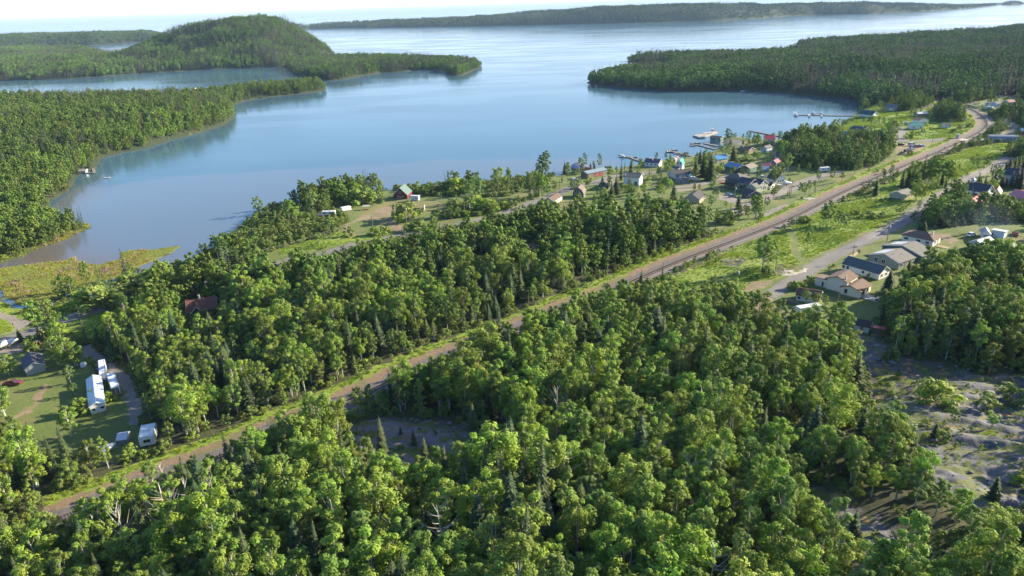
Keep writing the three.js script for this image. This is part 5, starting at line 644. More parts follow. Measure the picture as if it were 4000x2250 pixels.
  house('grey_garage_house', 'grey house with wide gable roof below the dark wood on the far shore', 'house', [379.5,-714.1,-0.792,9.7], { d: 10, h: 3.4, roof: 'gx', rise: 2.4, wall: greyW, rc: mat('shingle', .17, .17, .18), win: [['f', 1, .1, 3, 2.4, 'garage_door', mat('plain', .5, .52, .54)], ['f', -3, 1, 1.2, 1.2]] });
  house('white_gabled_house', 'white gabled house with brown roof behind the teal roofed porch', 'house', [365.5,-628.9,0.156,9.9], { d: 8, h: 4, roof: 'gz', rise: 1.6, wall: white, rc: rBrown, win: [['f', -1, 1.6, 1, 1], ['f', 1.8, 1.6, 1, 1]] });
  house('teal_roofed_house', 'white house with teal striped metal roof near the railway bend', 'house', [350.3,-609.9,-0.048,9.9], { d: 7, h: 2.8, roof: 'gx', rise: 2.2, wall: white, rc: mat('metal', .05, .27, .25), win: [['f', -3, 1, 1.1, 1.1], ['f', 2.6, 1, 1.1, 1.1]] });
  house('bright_roofed_shed', 'shed with glaring white metal roof half hidden by trees', 'shed', [389.7,-673.6,0.050,9.6], { d: 7, h: 2.2, roof: 'gx', rise: 1.4, wall: greyW, rc: mat('metal', .8, .8, .76) });
  house('dark_roofed_shed', 'little white shed with black roof on the grass inside the railway bend', 'shed', [374.6,-607.2,0.098,5.8], { d: 4.5, h: 2.6, roof: 'gx', rise: 1.5, wall: paleBlue, rc: rDark, win: [['f', 1, 1, .8, .8]] });
  house('signal_hut', 'white railway signal hut by the level crossing', 'hut', [352.3,-556.2,-0.451,2.0], { d: 2.4, h: 2.9, roof: 'sx', rise: .2, wall: mat('plain', .66, .66, .64), rc: mat('metal', .6, .6, .6), win: [['f', 0, .3, .9, 2, 'door', mat('plain', .5, .5, .5)]] });
  h = house('long_hoop_shed', 'long grey barrel roofed shed with a row of white flaps at the right edge', 'shed', [373.8,-532.2,-0.300,19.8], { d: 9, h: 1.6, roof: 'ax', rise: 2.6, wall: mat('plain', .22, .24, .29), rc: mat('metal', .20, .23, .30) });
  { const L = [373.8,-532.2,-0.300,19.8][3]; for (let k = 0; k < 14; k++) if (k < 7 || k > 9) part('canvas_flap', new THREE.BoxGeometry(1.1, .05, 1.6).rotateX(.75).rotateY(.25).translate(-L / 2 + 1 + k * (L - 2) / 13, 2.5, -.3), mat('plain', .72, .72, .66), h); }
  house('crossing_cabin', 'small red and white cabin beside the lane right of the hoop shed', 'cabin', [403.1,-554.5,-0.017,2.3], { d: 4, h: 3, roof: 'gz', rise: 1.4, wall: mat('siding', .5, .1, .1), rc: rWhite });
  house('hidden_blue_house', 'house with blue tarp coloured roof beside the maroon roofed shed', 'house', [173,-470.7,-0.080,4.4], { d: 6, h: 2.2, roof: 'gx', rise: 1.4, wall: blueGrey, rc: mat('metal', .16, .25, .36) });
  for (const [k, a] of [[475.8,-697,0.379,6.3], [472.4,-677.6,-1.560,9.9], [493.7,-704.5,0.409,9.6]].entries()) house('hillside_house', ['narrow pale house left of the houses under the far trees', 'white house in front of the maroon roof under the far trees', 'house with maroon roof under the far trees'][k], 'house', a, { d: 7, h: 3.2, roof: k === 1 ? 'gz' : 'gx', rise: 1.8, wall: k === 2 ? greyW : paleBlue, rc: k === 2 ? mat('metal', .2, .05, .06) : mat('shingle', .14, .14, .16), win: [['f', -1, 1, 1, 1.1], ['f', 1.4, 1, 1, 1.1]] });
  // roofs seen through the wood and across the bay
  h = house('wood_house', 'house with rusty brown roof and dark dormer deep in the leafy wood', 'house', [-121.7,-256.5,0.329,10.6], { d: 8, h: 3, roof: 'gx', rise: 3.4, wall: mat('board', .17, .09, .06), rc: rRust, chim: [[-.5, -4, 6.2, .7, mat('plain', .6, .6, .62)]] });
  wing(h, -1.6, 2.2, 0, 4.2, { d: 5, h: 3.2, roof: 'gz', rise: 2.4, wall: mat('board', .12, .07, .05), rc: rRust });
  house('grove_house', 'low house with rusty roof behind slim birches beside the railway', 'house', [8.2,-309.3,0.257,9.7], { d: 8, h: 3, roof: 'gx', rise: 2, wall: greyBoard, rc: mat('shingle', .19, .10, .08) });
  house('blue_grey_cabin', 'blue grey cabin nearly hidden in the middle of the wood', 'cabin', [-82.3,-256.8,0.231,8.8], { d: 6, h: 2.6, roof: 'gx', rise: 1.3, wall: mat('siding', .2, .28, .36), rc: mat('metal', .3, .36, .42) });
  for (const [k, a] of [[-582.7,-1198.3,0.308,13.4], [-502.5,-1201.1,1.271,11.2], [-429.6,-1259.8,0.886,9.0], [-442.2,-631.4,0.549,12.2], [-292.4,-398,0.516,4.3]].entries()) house('shore_cabin', ['pale roofed cabin on the crest of the leafy peninsula', 'small white cabin between the two parts of the peninsula', 'low brown cabin on the wooded tip of the peninsula', 'grey roofed building in the peninsula wood at the left edge', 'small cabin with orange red roof by the marsh at the left edge'][k], 'cabin', a, { d: k === 3 ? 9 : 7, h: 3.2, roof: 'gx', rise: 1.8, wall: k === 2 ? greyBoard : white, rc: [mat('shingle', .42, .38, .33), mat('metal', .6, .6, .6), rBrown, mat('shingle', .14, .13, .13), mat('metal', .55, .09, .04)][k] });
}

// ---------- the clearing by the lake ----------
{
  house('maroon_barn', 'maroon barn with pale green roof and white windows in the lakeside clearing', 'barn', [-68.7,-439.3,-0.176,9.0], { d: 10, h: 3, roof: 'gz', rise: 4.4, wall: maroon, rc: rGreen, win: [['f', -1.6, .8, 1, 1.3], ['f', .6, 1, .9, 1], ['f', 1.9, 1, .9, 1], ['f', 0, 3.6, .9, 1.3], ['f', -.5, .1, .8, 1.8, 'door', mat('plain', .1, .03, .03)]] });
  house('white_cabin', 'small white cabin right beside the maroon barn', 'cabin', [-58.7,-430.7,-0.186,4.9], { d: 3, h: 2.7, roof: 'sx', rise: .3, wall: white, rc: rWhite, win: [['f', -.8, .3, .8, 1.9, 'door', mat('plain', .35, .42, .45)], ['f', .9, 1, .9, 1]] });
  const h = thing('quonset_hut', 'ribbed silver quonset hut with dark opening in the clearing', 'shed', ...[-54.2,-405.9], [-54.2,-406.1,0.014,8.1][2]);
  { const L = [-54.2,-406.1,0.014,8.1][3], n = 11; for (let k = 0; k < n; k++) part('steel_rib', new THREE.CylinderGeometry(3.4 + (k % 2) * .12, 3.4 + (k % 2) * .12, L / n, 20, 1, true, -Math.PI / 2, Math.PI).rotateZ(Math.PI / 2).rotateX(Math.PI / 2).translate(-L / 2 + (k + .5) * L / n, .1, -3.4), mat('plain', .62, .64, .66, { metalness: .5, roughness: .35, side: THREE.DoubleSide }), h); parts('end_wall', [box(.1, 2.6, 5.4, -L / 2 + .2, 0, -3.4), box(.1, 2.6, 5.4, L / 2 - .2, 0, -3.4)], STEEL, h); part('opening', box(L * .5, 1.9, .5, -L * .08, 0, -.22), mat('plain', .05, .05, .06), h); keepOut.push([h.position.x, h.position.z - 3, 6]); }
  trailer('travel_trailer', 'white travel trailer with dark windows at the left end of the clearing', 'caravan', [-105,-398.9,-0.038,7.9], { d: 2.5, h: 2.3, win: [['f', 1.6, .9, 1.2, .8], ['f', -2.2, .9, 1.2, .8], ['f', 3.1, .2, .7, 1.8, 'door']], wheels: 2, roof: true });
  trailer('dark_trailer', 'low dark sided trailer in front of the white travel trailer', 'trailer', [-107.7,-393.7,0.035,5.6], { d: 2.2, h: 1.7, color: [.07, .075, .08], lift: .35 });
  trailer('cargo_trailer', 'plain white cargo trailer on the dirt of the clearing', 'trailer', [-97,-411.5,0.626,5.9], { d: 2.5, h: 2.1 });
  const s = thing('lumber_stack', 'covered lumber stack with boards in the middle of the clearing', 'lumber stack', ...[-85.8,-414.1], .1); for (let k = 0; k < 5; k++) part('board', box(3.6, .18, .4, 0, .3 + (k > 2 ? .2 : 0), -.8 + (k % 3) * .5), mat('board', .42, .32, .18), s); for (const x of [-1.6, 1.6]) for (const z of [-1.2, 1]) part('post', box(.14, 2.2, .14, x, 0, z), WOOD, s); part('roof', new THREE.BoxGeometry(4.2, .1, 3).rotateX(.12).translate(0, 2.3, 0), mat('metal', .5, .44, .36), s);
  const o = thing('outhouse', 'narrow dark red outhouse at the edge of the trees by the road', 'outhouse', ...[30.6,-454.1], .1); buildHouse(o, { d: 1.6, h: 2.7, roof: 'sx', rise: .5, wall: mat('board', .16, .04, .05), rc: mat('metal', .2, .06, .07), win: [['f', 0, .2, .7, 1.9, 'door', mat('plain', .1, .03, .04)]] }, 1.5);
  vehicle('suv', [.68, .68, .66], 'white car parked under the trees beside the long barn', ...[44.8,-472.3], -.15);
  vehicle('pickup', [.66, .68, .72], 'white pickup truck at the roadside below the aspen grove', ...[2.7,-371.3], .15);
}

// ---------- the yard at the lower left ----------
{
  house('grey_house', 'low grey house with slate roof at the left edge', 'house', [-160.6,-213,0.651,5.6], { d: 9.5, h: 2.5, roof: 'gz', rise: 1.6, wall: mat('siding', .30, .33, .35), rc: mat('shingle', .115, .12, .15), chim: [[1.6, -3.2, 3.6, .3, mat('plain', .08, .08, .09)]] });
  house('mobile_home', 'long white mobile home with two dark end windows in the shaded yard', 'mobile home', [-124.4,-184.6,0.533,4.0], { d: 20, h: 2.9, roof: 'gz', rise: .9, wall: white, rc: mat('metal', .62, .68, .76), base: .5, baseMat: mat('plain', .48, .42, .22), ov: .2, win: [['f', -1.1, 1.4, .95, .75], ['f', 1.2, 1.4, .95, .75], ['r', 4, 1.3, 1.4, .9], ['r', 10, 1.3, 1.4, .9]] });
  const box1 = (label, a, d) => trailer('semi_trailer', label, 'trailer', [a[0] - Math.sin(a[2]) * d / 2 + Math.cos(a[2]) * a[3] / 2, a[1] - Math.cos(a[2]) * d / 2 - Math.sin(a[2]) * a[3] / 2, a[2] + Math.PI / 2, d], { L: d, d: a[3], h: 2.7, lift: .9, color: [.60, .64, .70], wheels: 2 });
  const t1 = box1('nearer of two white box trailers, with dark rear doors', [-123.7,-194.1,0.592,2.3], 11.5); for (const k of [-1, 1]) part('rear_door', box(.06, 2.3, 1.0, -5.75 - .04, 1.1, -1.25 + k * .55), mat('plain', .10, .11, .12), t1);
  box1('farther of two white box trailers beside the dirt track', [-132.4,-203.4,0.520,2.0], 11);
  trailer('white_crate', 'small white metal box behind the trailers', 'box', [-145.9,-215.1,0.219,1.0], { d: 1.2, h: 1.5, lift: .2, L: 1.5, wheels: 0 });
  trailer('camper_van_body', 'white camper with pale patched roof half hidden behind a leafy bush', 'camper', [-99.3,-163.1,0.353,3.8], { d: 7, h: 2.6, lift: .6, win: [['f', 0, 1, 1.6, .8], ['l', 2, 1, 1.2, .7]], roof: true });
  house('open_shelter', 'small shelter with two white roof strips in the shaded yard', 'shelter', [-108.1,-166.3,0.218,2.4], { d: 4, h: 1.7, roof: 'gx', rise: .8, wall: mat('siding', .25, .28, .32), rc: rWhite, ov: .15, base: 0 });
  const wrapped = (label, a, l) => { const b = boat('covered', label, a[0], a[1], a[2], groundY(a[0], a[1]) + .55, l); boatTrailer(b, l); keepOut.push([a[0], a[1], l / 2]); };
  wrapped('boat wrapped in white film on the gravel at the left edge', [-185.4,-236.9,1.020,6.1], 7.2);
  wrapped('boat under a crumpled white cover at the foot of the shaded yard', [-110.7,-161.5,0.877,5.9], 7);
  vehicle('pickup', [.14, .02, .03], 'dark maroon pickup truck parked in shade below the grey house', ...[-163.5,-205.2], .1);
  { const p = [-172.6,-233.8], g = thing('wheel_loader', 'yellow wheel loader between two small pines', 'wheel loader', p[0], p[1], 1.2), Y = mat('paint', .42, .25, .02); part('body', [box(2.2, .9, 1.5, -.9, .8, 0), box(1.4, .7, 1.1, 1, .8, 0)], Y, g); const c = part('cab', [box(1.3, .12, 1.4, -.2, 2.9, 0), ...[-1, 1].flatMap(a => [-1, 1].map(b => box(.1, 1.3, .1, -.2 + a * .6, 1.7, b * .62)))], Y, g); part('cab_glass', box(1.1, 1.1, 1.15, -.2, 1.75, 0), GLASS, c); parts('lift_arm', [rod([.4, 1.7, .5], [2.6, .7, .5], .12), rod([.4, 1.7, -.5], [2.6, .7, -.5], .12)], Y, g); part('bucket', prism([[0, 0], [1.1, 0], [1.1, .12], [.15, .2], [.1, 1], [0, 1]], 2.2).translate(2.4, .2, -1.1), mat('plain', .2, .18, .15), g); for (const x of [-1.2, 1.2]) for (const z of [-.95, .95]) part('wheel', new THREE.CylinderGeometry(.72, .72, .5, 16).rotateX(Math.PI / 2).translate(x, .72, z), TYRE, g); }
  const sign = (name, label, t, col, w = .7, hh = .7) => { const g = thing(name, label, 'sign', t[0], t[1], .2); part('post', box(.1, t[2], .1, 0, -.2, 0), WOOD, g); part('panel', box(w, hh, .05, 0, t[2] - hh, .08), mat('plain', ...col), g); };
  sign('road_sign', 'orange and white marker sign at the road junction', [-201.3,-269,2.4], [.75, .3, .1]);
  sign('notice_sign', 'blue notice board on the grass by the road junction', [-188.7,-262.7,3.1], [.06, .10, .3], 1.1, .8);
  sign('yellow_sign', 'small yellow sign on the grass at the left edge', [-195.5,-255,2.2], [.7, .62, .06]);
}

// ---------- cars, caravans and boats in the village ----------
{
  const park = [['suv', [.03, .035, .04], 'black car parked alone by the road fork near the level crossing', [297.9,-536.3], .2], ['van', [.70, .73, .77], 'pale van at the back of the group of parked cars', [304.4,-533.3], .1], ['suv', [.18, .03, .05], 'dark red car in the middle of the parked cars', [304.2,-525.5], .1], ['suv', [.48, .52, .58], 'silver car at the right end of the parked cars', [308.1,-526.3], .15], ['suv', [.16, .22, .32], 'blue grey car in front of the pale van', [299.7,-523.1], .2], ['car', [.6, .62, .66], 'light grey car in the front of the parked cars', [296.2,-517.8], .3], ['suv', [.03, .03, .035], 'black car nearer the railway, right of the nearest black car', [289,-511.8], .5], ['pickup', [.035, .035, .045], 'black pickup truck nearest to the railway', [281,-502.9], .5]];
  for (const [k, c, l, p, t] of park) vehicle(k, c, l, p[0], p[1], t);
  vehicle('car', [.10, .16, .30], 'dark blue car in the shaded yard of the large slate house', ...[129.9,-409.8], .35);
  vehicle('suv', [.11, .13, .18], 'dark grey car beside the utility pole of the slate house', ...[130.4,-404.2], .35);
  vehicle('suv', [.66, .68, .72], 'white car under the tree behind the slate house', ...[165,-452.8], .1);
  vehicle('pickup', [.03, .03, .035], 'black pickup truck in front of the dark green workshop', ...[157,-477.3], .2);
  trailer('flatbed_trailer', 'black flatbed trailer beside the black roofed garage', 'trailer', [138.3,-398.8,0.298,4.0], { d: 2.2, h: .5, lift: .5, color: [.03, .03, .03], wheels: 2 });
  trailer('caravan', 'white caravan parked under trees by the gravel road along the railway', 'caravan', [208.7,-460.4,0.237,6.8], { d: 2.4, h: 2.4, win: [['f', -1.6, 1, 1.2, .7], ['f', 2, 1, 1, .7]], wheels: 2, roof: true });
  trailer('motor_home', 'tall white motor home on the grass beyond the railway bend', 'motor home', [470.2,-705.5,-0.193,3.6], { d: 2.5, h: 3, win: [['f', 0, 1.2, 1.6, .9]], wheels: 2, roof: true });
  trailer('grey_caravan', 'pale grey caravan below the tall white motor home', 'caravan', [460.8,-689.5,-1.103,7.2], { d: 2.6, h: 2.3, color: [.5, .56, .64], win: [['f', 0, 1, 1.2, .8]], wheels: 2 });
  vehicle('car', [.72, .74, .76], 'white car at the left of the motor home', ...[467.5,-719], .1);
  vehicle('van', [.60, .66, .74], 'pale van below the far trees, left of the other van', ...[523.8,-769.1], .1);
  vehicle('van', [.56, .6, .66], 'pale van below the far trees, right of the other van', ...[530.2,-758.3], .1);
  vehicle('pickup', [.66, .68, .7], 'white pickup truck beside the teal roofed house', ...[356.4,-640.3], .1);
  const land = (kind, label, a, l, col) => { const b = boat(kind, label, a[0], a[1], a[2], groundY(a[0], a[1]) + .55, l, col); boatTrailer(b, l); };
  land('cruiser', 'white cabin boat on a trailer beside the blue grey shed', [120.8,-456.3,-0.589,4.2], 7);
  land('covered', 'boat under a white cover behind the blue grey shed', [121.9,-464.3,0.261,4.4], 6.5);
  land('open', 'white boat on a trailer in front of the steep white house', [167.8,-427.9,-0.964,3.9], 6);
  land('covered', 'pale covered boat on a trailer right of the steep white house', [173,-432.3,0.138,3.8], 6.5);
  land('open', 'white boat on the grass under the tall garden pines', [135.8,-461.6,0.271,5.0], 5.5);
  { const p = [139,-467.4], g = thing('tarp_shelter', 'white arched tarp shelter with a beige side on the lawn', 'shelter', p[0], p[1], .2); part('cover', new THREE.CylinderGeometry(1.9, 1.9, 4.5, 18, 1, true, -Math.PI / 2, Math.PI).rotateX(Math.PI / 2).rotateZ(0).scale(1, 1.7, 1).translate(0, 0, -2), mat('plain', .62, .66, .74, { side: THREE.DoubleSide }), g); part('end_sheet', box(3.4, 1.9, .06, 0, 0, .2), mat('plain', .7, .66, .58), g); }
  { const p = [135.6,-443.4], g = thing('kayak_rack', 'orange kayaks stacked beside the large slate house', 'kayak rack', p[0], p[1], .3); for (let k = 0; k < 2; k++) part('kayak', new THREE.SphereGeometry(1, 18, 10).scale(2.2, .24, .36).translate(0, .7 + k * .55, k * .2), mat('paint', .75, .27, .03), g); parts('frame', [rod([-1, 0, 0], [-1, 1.6, 0], .05), rod([1, 0, 0], [1, 1.6, 0], .05)], WOOD, g); }
  // docks and boats afloat
  dock('dock with small boats left of the white lakeside house', [[90.3,-572.2],[96.9,-558.4],[104.1,-539.6]]);
  dock('middle dock with several boats in front of the teal roof', [[131.2,-581.7],[137.3,-572.8],[145.7,-556.2]]);
  dock('short dock in front of the larger pier', [[156.9,-607.2],[163,-600.3],[170.7,-581.2]]);
  dock('empty white topped dock beside the teal boat office', [[168.6,-609.8],[176.3,-595.3]], { w: 2.6 });
  dock('long straight breakwater dock right of the marina', [[225.4,-664.9],[235,-644.4],[242.7,-628.7],[248.9,-616.2]], { w: 2.4, name: 'breakwater_dock' });
  dock('short floating dock beyond the breakwater', [[252.9,-650.5],[260.4,-641.8]], { w: 2.2 });
  dock('longest dock with white cabin boats, far out by the wooded headland', [[299.6,-750.7],[319.8,-745.6],[336.9,-737.6],[357.3,-731.1]], { w: 2.4 });
  { const g = thing('pier', 'broad grey concrete pier with bent end beside the sailboat', 'pier', ...[168.9,-647.7], 0, 0), A = [[167.9,-645.3],[170.9,-636.9],[178.5,-643.4],[194.8,-661.2],[196.5,-667.3],[188.2,-662.4],[173.4,-651.5]], o = [168.9,-647.7]; const s = new THREE.Shape(A.map(p => new THREE.Vector2(p[0] - o[0], -(p[1] - o[1])))); part('deck', new THREE.ExtrudeGeometry(s, { depth: 1.9, bevelEnabled: false }).rotateX(-Math.PI / 2).translate(0, -1, 0), mat('plain', .36, .33, .30), g); const k = A.map(p => [p[0] - o[0], 1.0, p[1] - o[1]]); part('edge_beam', k.map((p, i) => rod(p, k[(i + 1) % k.length], .16, 5)), mat('board', .2, .16, .13), g); const hut = part('pier_hut', box(2.4, 1.8, 2, ...((q) => [q[0] - o[0], .9, q[1] - o[1]])([191.3,-667.1])), mat('plain', .72, .69, .6), g); }
  const W = (z, dx) => z;
  boat('sail', 'white sailboat with tall bare mast at the pier', ...[185.1,-655.5], .4, -.3, 11);
  boat('open', 'blue hulled open boat moored at the tip of the pier', ...[173.3,-636], .0, -.2, 7.5, [.10, .20, .30]);
  boat('cruiser', 'white cabin boat at the outer end of the dock left of the lakeside house', ...[91.6,-562.6], -.4, -.25, 6.5);
  boat('open', 'dark open boat inside the dock left of the lakeside house', ...[99.5,-559], -.3, -.2, 5.5, [.08, .08, .09]);
  boat('open', 'white open boat moored near the white lakeside house', ...[113,-552.7], -.3, -.2, 6);
  for (const [k, p] of [[131.5,-576.4], [138.1,-584.9], [136.1,-569.8], [137.4,-561.1], [143.2,-570.3]].entries()) boat('open', ['dark boat at the outermost tip of the middle dock', 'small white boat behind the outer part of the middle dock', 'pale boat in front of the outer part of the middle dock', 'brown boat in front of the inner part of the middle dock', 'grey boat behind the inner part of the middle dock'][k], p[0], p[1], -.5 + k * .1, -.2, 5.5 - (k % 2) * .6, [[.06, .05, .06], [.74, .74, .76], [.5, .54, .58], [.22, .15, .13], [.3, .31, .33]][k]);
  for (const [k, p] of [[156.3,-599.7], [159.5,-610], [163.8,-611.1]].entries()) boat('open', ['white boat at the near side of the short dock', 'black boat at the tip of the short dock', 'grey covered boat behind the short dock'][k], p[0], p[1], -.3, -.2, 5, [[.7, .7, .72], [.05, .05, .06], [.22, .22, .24]][k]);
  for (const [k, p] of [[303.4,-758.6], [299.3,-745.7], [310.8,-739.7], [321,-755.4], [321.4,-735], [329.3,-754.7]].entries()) boat('cruiser', ['white cabin boat behind the outer tip of the longest dock', 'white cabin boat before the outer tip of the longest dock', 'tall white cabin boat before the middle of the longest dock', 'white cabin boat behind the middle of the longest dock', 'small cabin boat before the inner half of the longest dock', 'dark topped cabin boat behind the inner half of the longest dock'][k], p[0], p[1], 1.3 + (k % 2) * .4, -.25, 7.5 - (k > 3 ? 1 : 0));
  boat('open', 'white boat drawn up under the wooded headland shore', ...[314.7,-968.4], .2, 0, 7);
  { const a = [-339.6,-564.1], g = house('boat_shelter', 'open white boat shelter at the foot of the peninsula', 'boat shelter', [-339.8,-564.4,0.140,5.2], { d: 4, h: 1.9, y: .5, roof: 'gx', rise: .8, wall: mat('plain', .55, .55, .55), rc: mat('metal', .4, .38, .36), base: 0 }); dock('l shaped dock beside the white boat shelter on the peninsula', [[-337.5,-565.4],[-330.1,-564.3],[-341.4,-582.8]], { w: 1.8 }); dock('thin dock behind the l shaped peninsula dock', [[-343.4,-584.2],[-340,-584.7]], { w: 1.4 }); }
  { const p = [-310.1,-544.6], g = thing('swim_raft', 'pale swimming raft floating off the peninsula dock', 'raft', p[0], p[1], .15, 0); for (let k = 0; k < 6; k++) part('plank', box(5, .12, .34, 0, .3, -1 + k * .38), mat('board', .5, .45, .36), g); parts('float', [box(4.6, .35, .5, 0, -.05, -.8), box(4.6, .35, .5, 0, -.05, .7)], STEEL, g); }
}

// ---------- poles and wires ----------
{
  const w = [];
  const p1 = pole('weathered utility pole by the road, left of two near the junction', [-180.9,-272.2,11.9], .6), p2 = pole('utility pole with white transformer by the road junction', [-173,-271,8.7], .6, { can: true }), p3 = pole('utility pole on the verge left of the paved road below the clearing', [-119.2,-320,6.8], .5), p4 = pole('utility pole at the front edge of the clearing', [-74.8,-372.8,7.1], .3), p5 = pole('utility pole with transformer beside the round tree in the clearing', [-56.3,-372.2,12.2], .3, { can: true }), p6 = pole('utility pole on the road verge right of the clearing', [-25.6,-390.3,11.8], .4), p7 = pole('pole beside the dark gambrel house', [42.3,-450.2,4.6], .4, { arm: false }), p8 = pole('pole in front of the long barn', [46.3,-463.3,10.5], .5), p9 = pole('pole by the paved lane right of the tall white house', [97.2,-475.8,6.6], .5);
  pole('thin pole behind the quonset hut', [-41.6,-425.3,4.7], .3, { arm: false });
  const far0 = { x: p1.x - 60, z: p1.z + 22, y: p1.y };
  line('overhead wires along the paved road left of the clearing', [far0, p1, p2, p3, p4, p5, p6, p7, p8, p9]);
  const v1 = pole('pole at the corner of the gravel yard by the blue grey shed', [114.1,-428.7,8.5], .3), v2 = pole('pole in the yard left of the slate house', [123.2,-407.7,4.7], .3, { can: true }), v3 = pole('pole directly before the three upper windows of the slate house', [131,-401.6,7.7], .3, { can: true }), v4 = pole('tall pole before the white garage', [150.2,-408.4,11.7], .3), v5 = pole('pole beside the gravel road right of the steep white house', [164,-402.2,9.2], .3), v6 = pole('dark pole near the birch clump beside the railway', [138.6,-372.9,9.5], .3), v7 = pole('pole in front of the green workshop', [158.1,-468.9,4.8], .3, { arm: false });
  line('overhead wires through the middle of the village', [v1, v2, v3, v4, v5], [-.9, .9]);
  const c = [['pole on the grass between parked cars and level crossing', [316,-527.6,9.8]], ['pole left of two on the grass by the signal hut', [342.9,-557.8,11.1]], ['dark pole right of two on the grass by the signal hut', [346.2,-556.3,8.2]], ['pole inside the railway bend, nearer of two', [375,-588.4,6.7]], ['pole inside the railway bend, farther of two', [390.4,-607.5,7.2]]].map(q => pole(q[0], q[1], .3, { wood: WOOD }));
  line('thin wires over the grass inside the railway bend', c, [-.7, .7]);
  const d = [['pale pole outside the railway bend, left of the lane', [389.3,-563.9,9.8]], ['pale pole outside the railway bend, beside the lane', [406.9,-583.3,9.3]], ['pole with white bracket under the far trees', [441.8,-623.2,10.8]]].map(q => pole(q[0], q[1], .3));
  line('bright sagging wires beside the lane at the railway bend', d, [-.7, .7], 0, 1.6);
  const s = [['pole with transformer on the meadow side below the pale rock', [84.5,-247.5,11.9], true], ['pole beside the dark tree clump above the pale rock', [108,-271.4,9.6]], ].map(q => pole(q[0], q[1], -.6, { can: !!q[2] }));
  const t0 = { x: s[0].x - 40, z: s[0].z + 28, y: s[0].y - 3 };
  line('paired bright wires crossing the meadow to the lower left', [t0, s[0], s[1]], [-.9, .9], 0, 1.2, .018);
  const st = [['pole by the pale fence along the right street', [143.3,-280,7.2]], ['pole with transformer by the upper part of the right street', [169.8,-303.6,8.9], true], ['pole at the driveway above the hip roofed bungalow', [194,-325.2,9.9]], ['pole beside the big leafy tree on the right street', [224,-359.6,5.3]], ['pole near the top of the right street', [265.8,-407.6,3.2]], ['topmost pole of the right street', [287.9,-426,2.7]]].map(q => pole(q[0], q[1], -.6, { can: !!q[2] }));
  line('double bright wires running along the right street', st, [-1, .2, 1], 0, .8, .02);
  pole('thin pole below the patio of the cream house', [118.5,-237.1,4.3], 0, { arm: false }); pole('pole in the trees near the vivid blue roof', [305.2,-582.2,4.9], 0); pole('pole with lamp by the grey house under the dark wood', [392.4,-717.3,4.3], 0, { lamp: true }); pole('leaning pole between the trailers and the mobile home', [-134.3,-201,4.8], 0, { arm: false });
}

// ---------- thin wood smoke drifting over the sheds ----------
{
  reseed(5); const p = [213.9,-301.9], g = mass('smoke', 'thin bluish smoke drifting over the sheds at the right', 'smoke'), m = new THREE.MeshStandardMaterial({ color: new THREE.Color().setRGB(.62, .68, .78), transparent: true, opacity: .012, roughness: 1, depthWrite: false }), l = [];
  const puff = new THREE.SphereGeometry(1, 20, 14); for (let k = 0; k < 7; k++) { const t = k / 7; l.push([p[0] + rr(-9, 12) - t * 6, groundY(...p) + 2 + t * 9 + rr(-1, 1), p[1] + rr(-7, 7) - t * 5, rr(0, 6), rr(2.5, 5) + t * 4, rr(1.1, 1.7), 1, 1, 1]); }
  const q = copies('puffs', puff, m, l, g); q.castShadow = false;
}

// ---------- roads ----------
function ribbon(l, a, b, f, lift, across = 4) { // a strip between two offsets of a line, draped on f
  const P = [], U = [], I = []; let s = 0; l.forEach((p, i) => { if (i) s += Math.hypot(p[0] - l[i - 1][0], p[1] - l[i - 1][1]); for (let k = 0; k <= across; k++) { const o = offsetLine(l.slice(Math.max(0, i - 1), i + 2), mix(a, b, k / across))[i ? 1 : 0]; P.push(o[0], f(o[0], o[1], k) + lift, o[1]); U.push(mix(a, b, k / across), s); } });
  const w = across + 1; for (let i = 0; i + 1 < l.length; i++) for (let k = 0; k < across; k++) { const q = i * w + k; I.push(q, q + 1, q + w, q + 1, q + w + 1, q + w); }
  const g = new THREE.BufferGeometry(); g.setAttribute('position', new THREE.Float32BufferAttribute(P, 3)); g.setAttribute('uv', new THREE.Float32BufferAttribute(U, 2)); g.setIndex(a > b ? I : I.reverse()); g.computeVertexNormals(); return g;
}
{
  const asphalt = tex(512, 512, (i, j) => { const u = i / 512, v = j / 512, n = tfbm(u, v, 6, 5), c = Math.abs(tfbm(u + .3, v, 5, 4) - .5) < .008 ? .62 : 1, k = (.86 + .3 * (n - .5) + .12 * hash2(i, j)) * c; return [k * .172, k * .160, k * .155].map(toS); }, { srgb: true, rep: [.08, .045] });
  const gravel = tex(256, 256, (i, j) => { const n = tfbm(i / 256, j / 256, 10, 5), k = .7 + .45 * n + .25 * (hash2(i, j) - .5); return [k * .20, k * .178, k * .165].map(toS); }, { srgb: true, rep: [.12, .1] });
  const A = new THREE.MeshStandardMaterial({ map: asphalt, roughness: .85 }), G = new THREE.MeshStandardMaterial({ map: gravel, roughness: .95 });
  const lab = ['paved road running along the wood and the lakeside clearing', 'paved lane past the long barn', 'paved street climbing past the houses on the right', 'paved road to the level crossing', 'short side road joining the crossing road', 'narrow lane right of the railway bend', 'gravel street through the middle of the village', 'gravel road along the railway in the village'];
  ROADS.forEach(([kind, l, w], i) => { const fine = smoothLine(l, 1.5), m = new THREE.Mesh(ribbon(fine, w, -w, (x, z) => meshY(x, z), .05 + i * .006, 8), i >= 6 ? G : A); m.name = numbered(kind === 'lane' ? 'lane' : 'road'); m.receiveShadow = true; tagS(m, lab[i]); scene.add(m); });
}
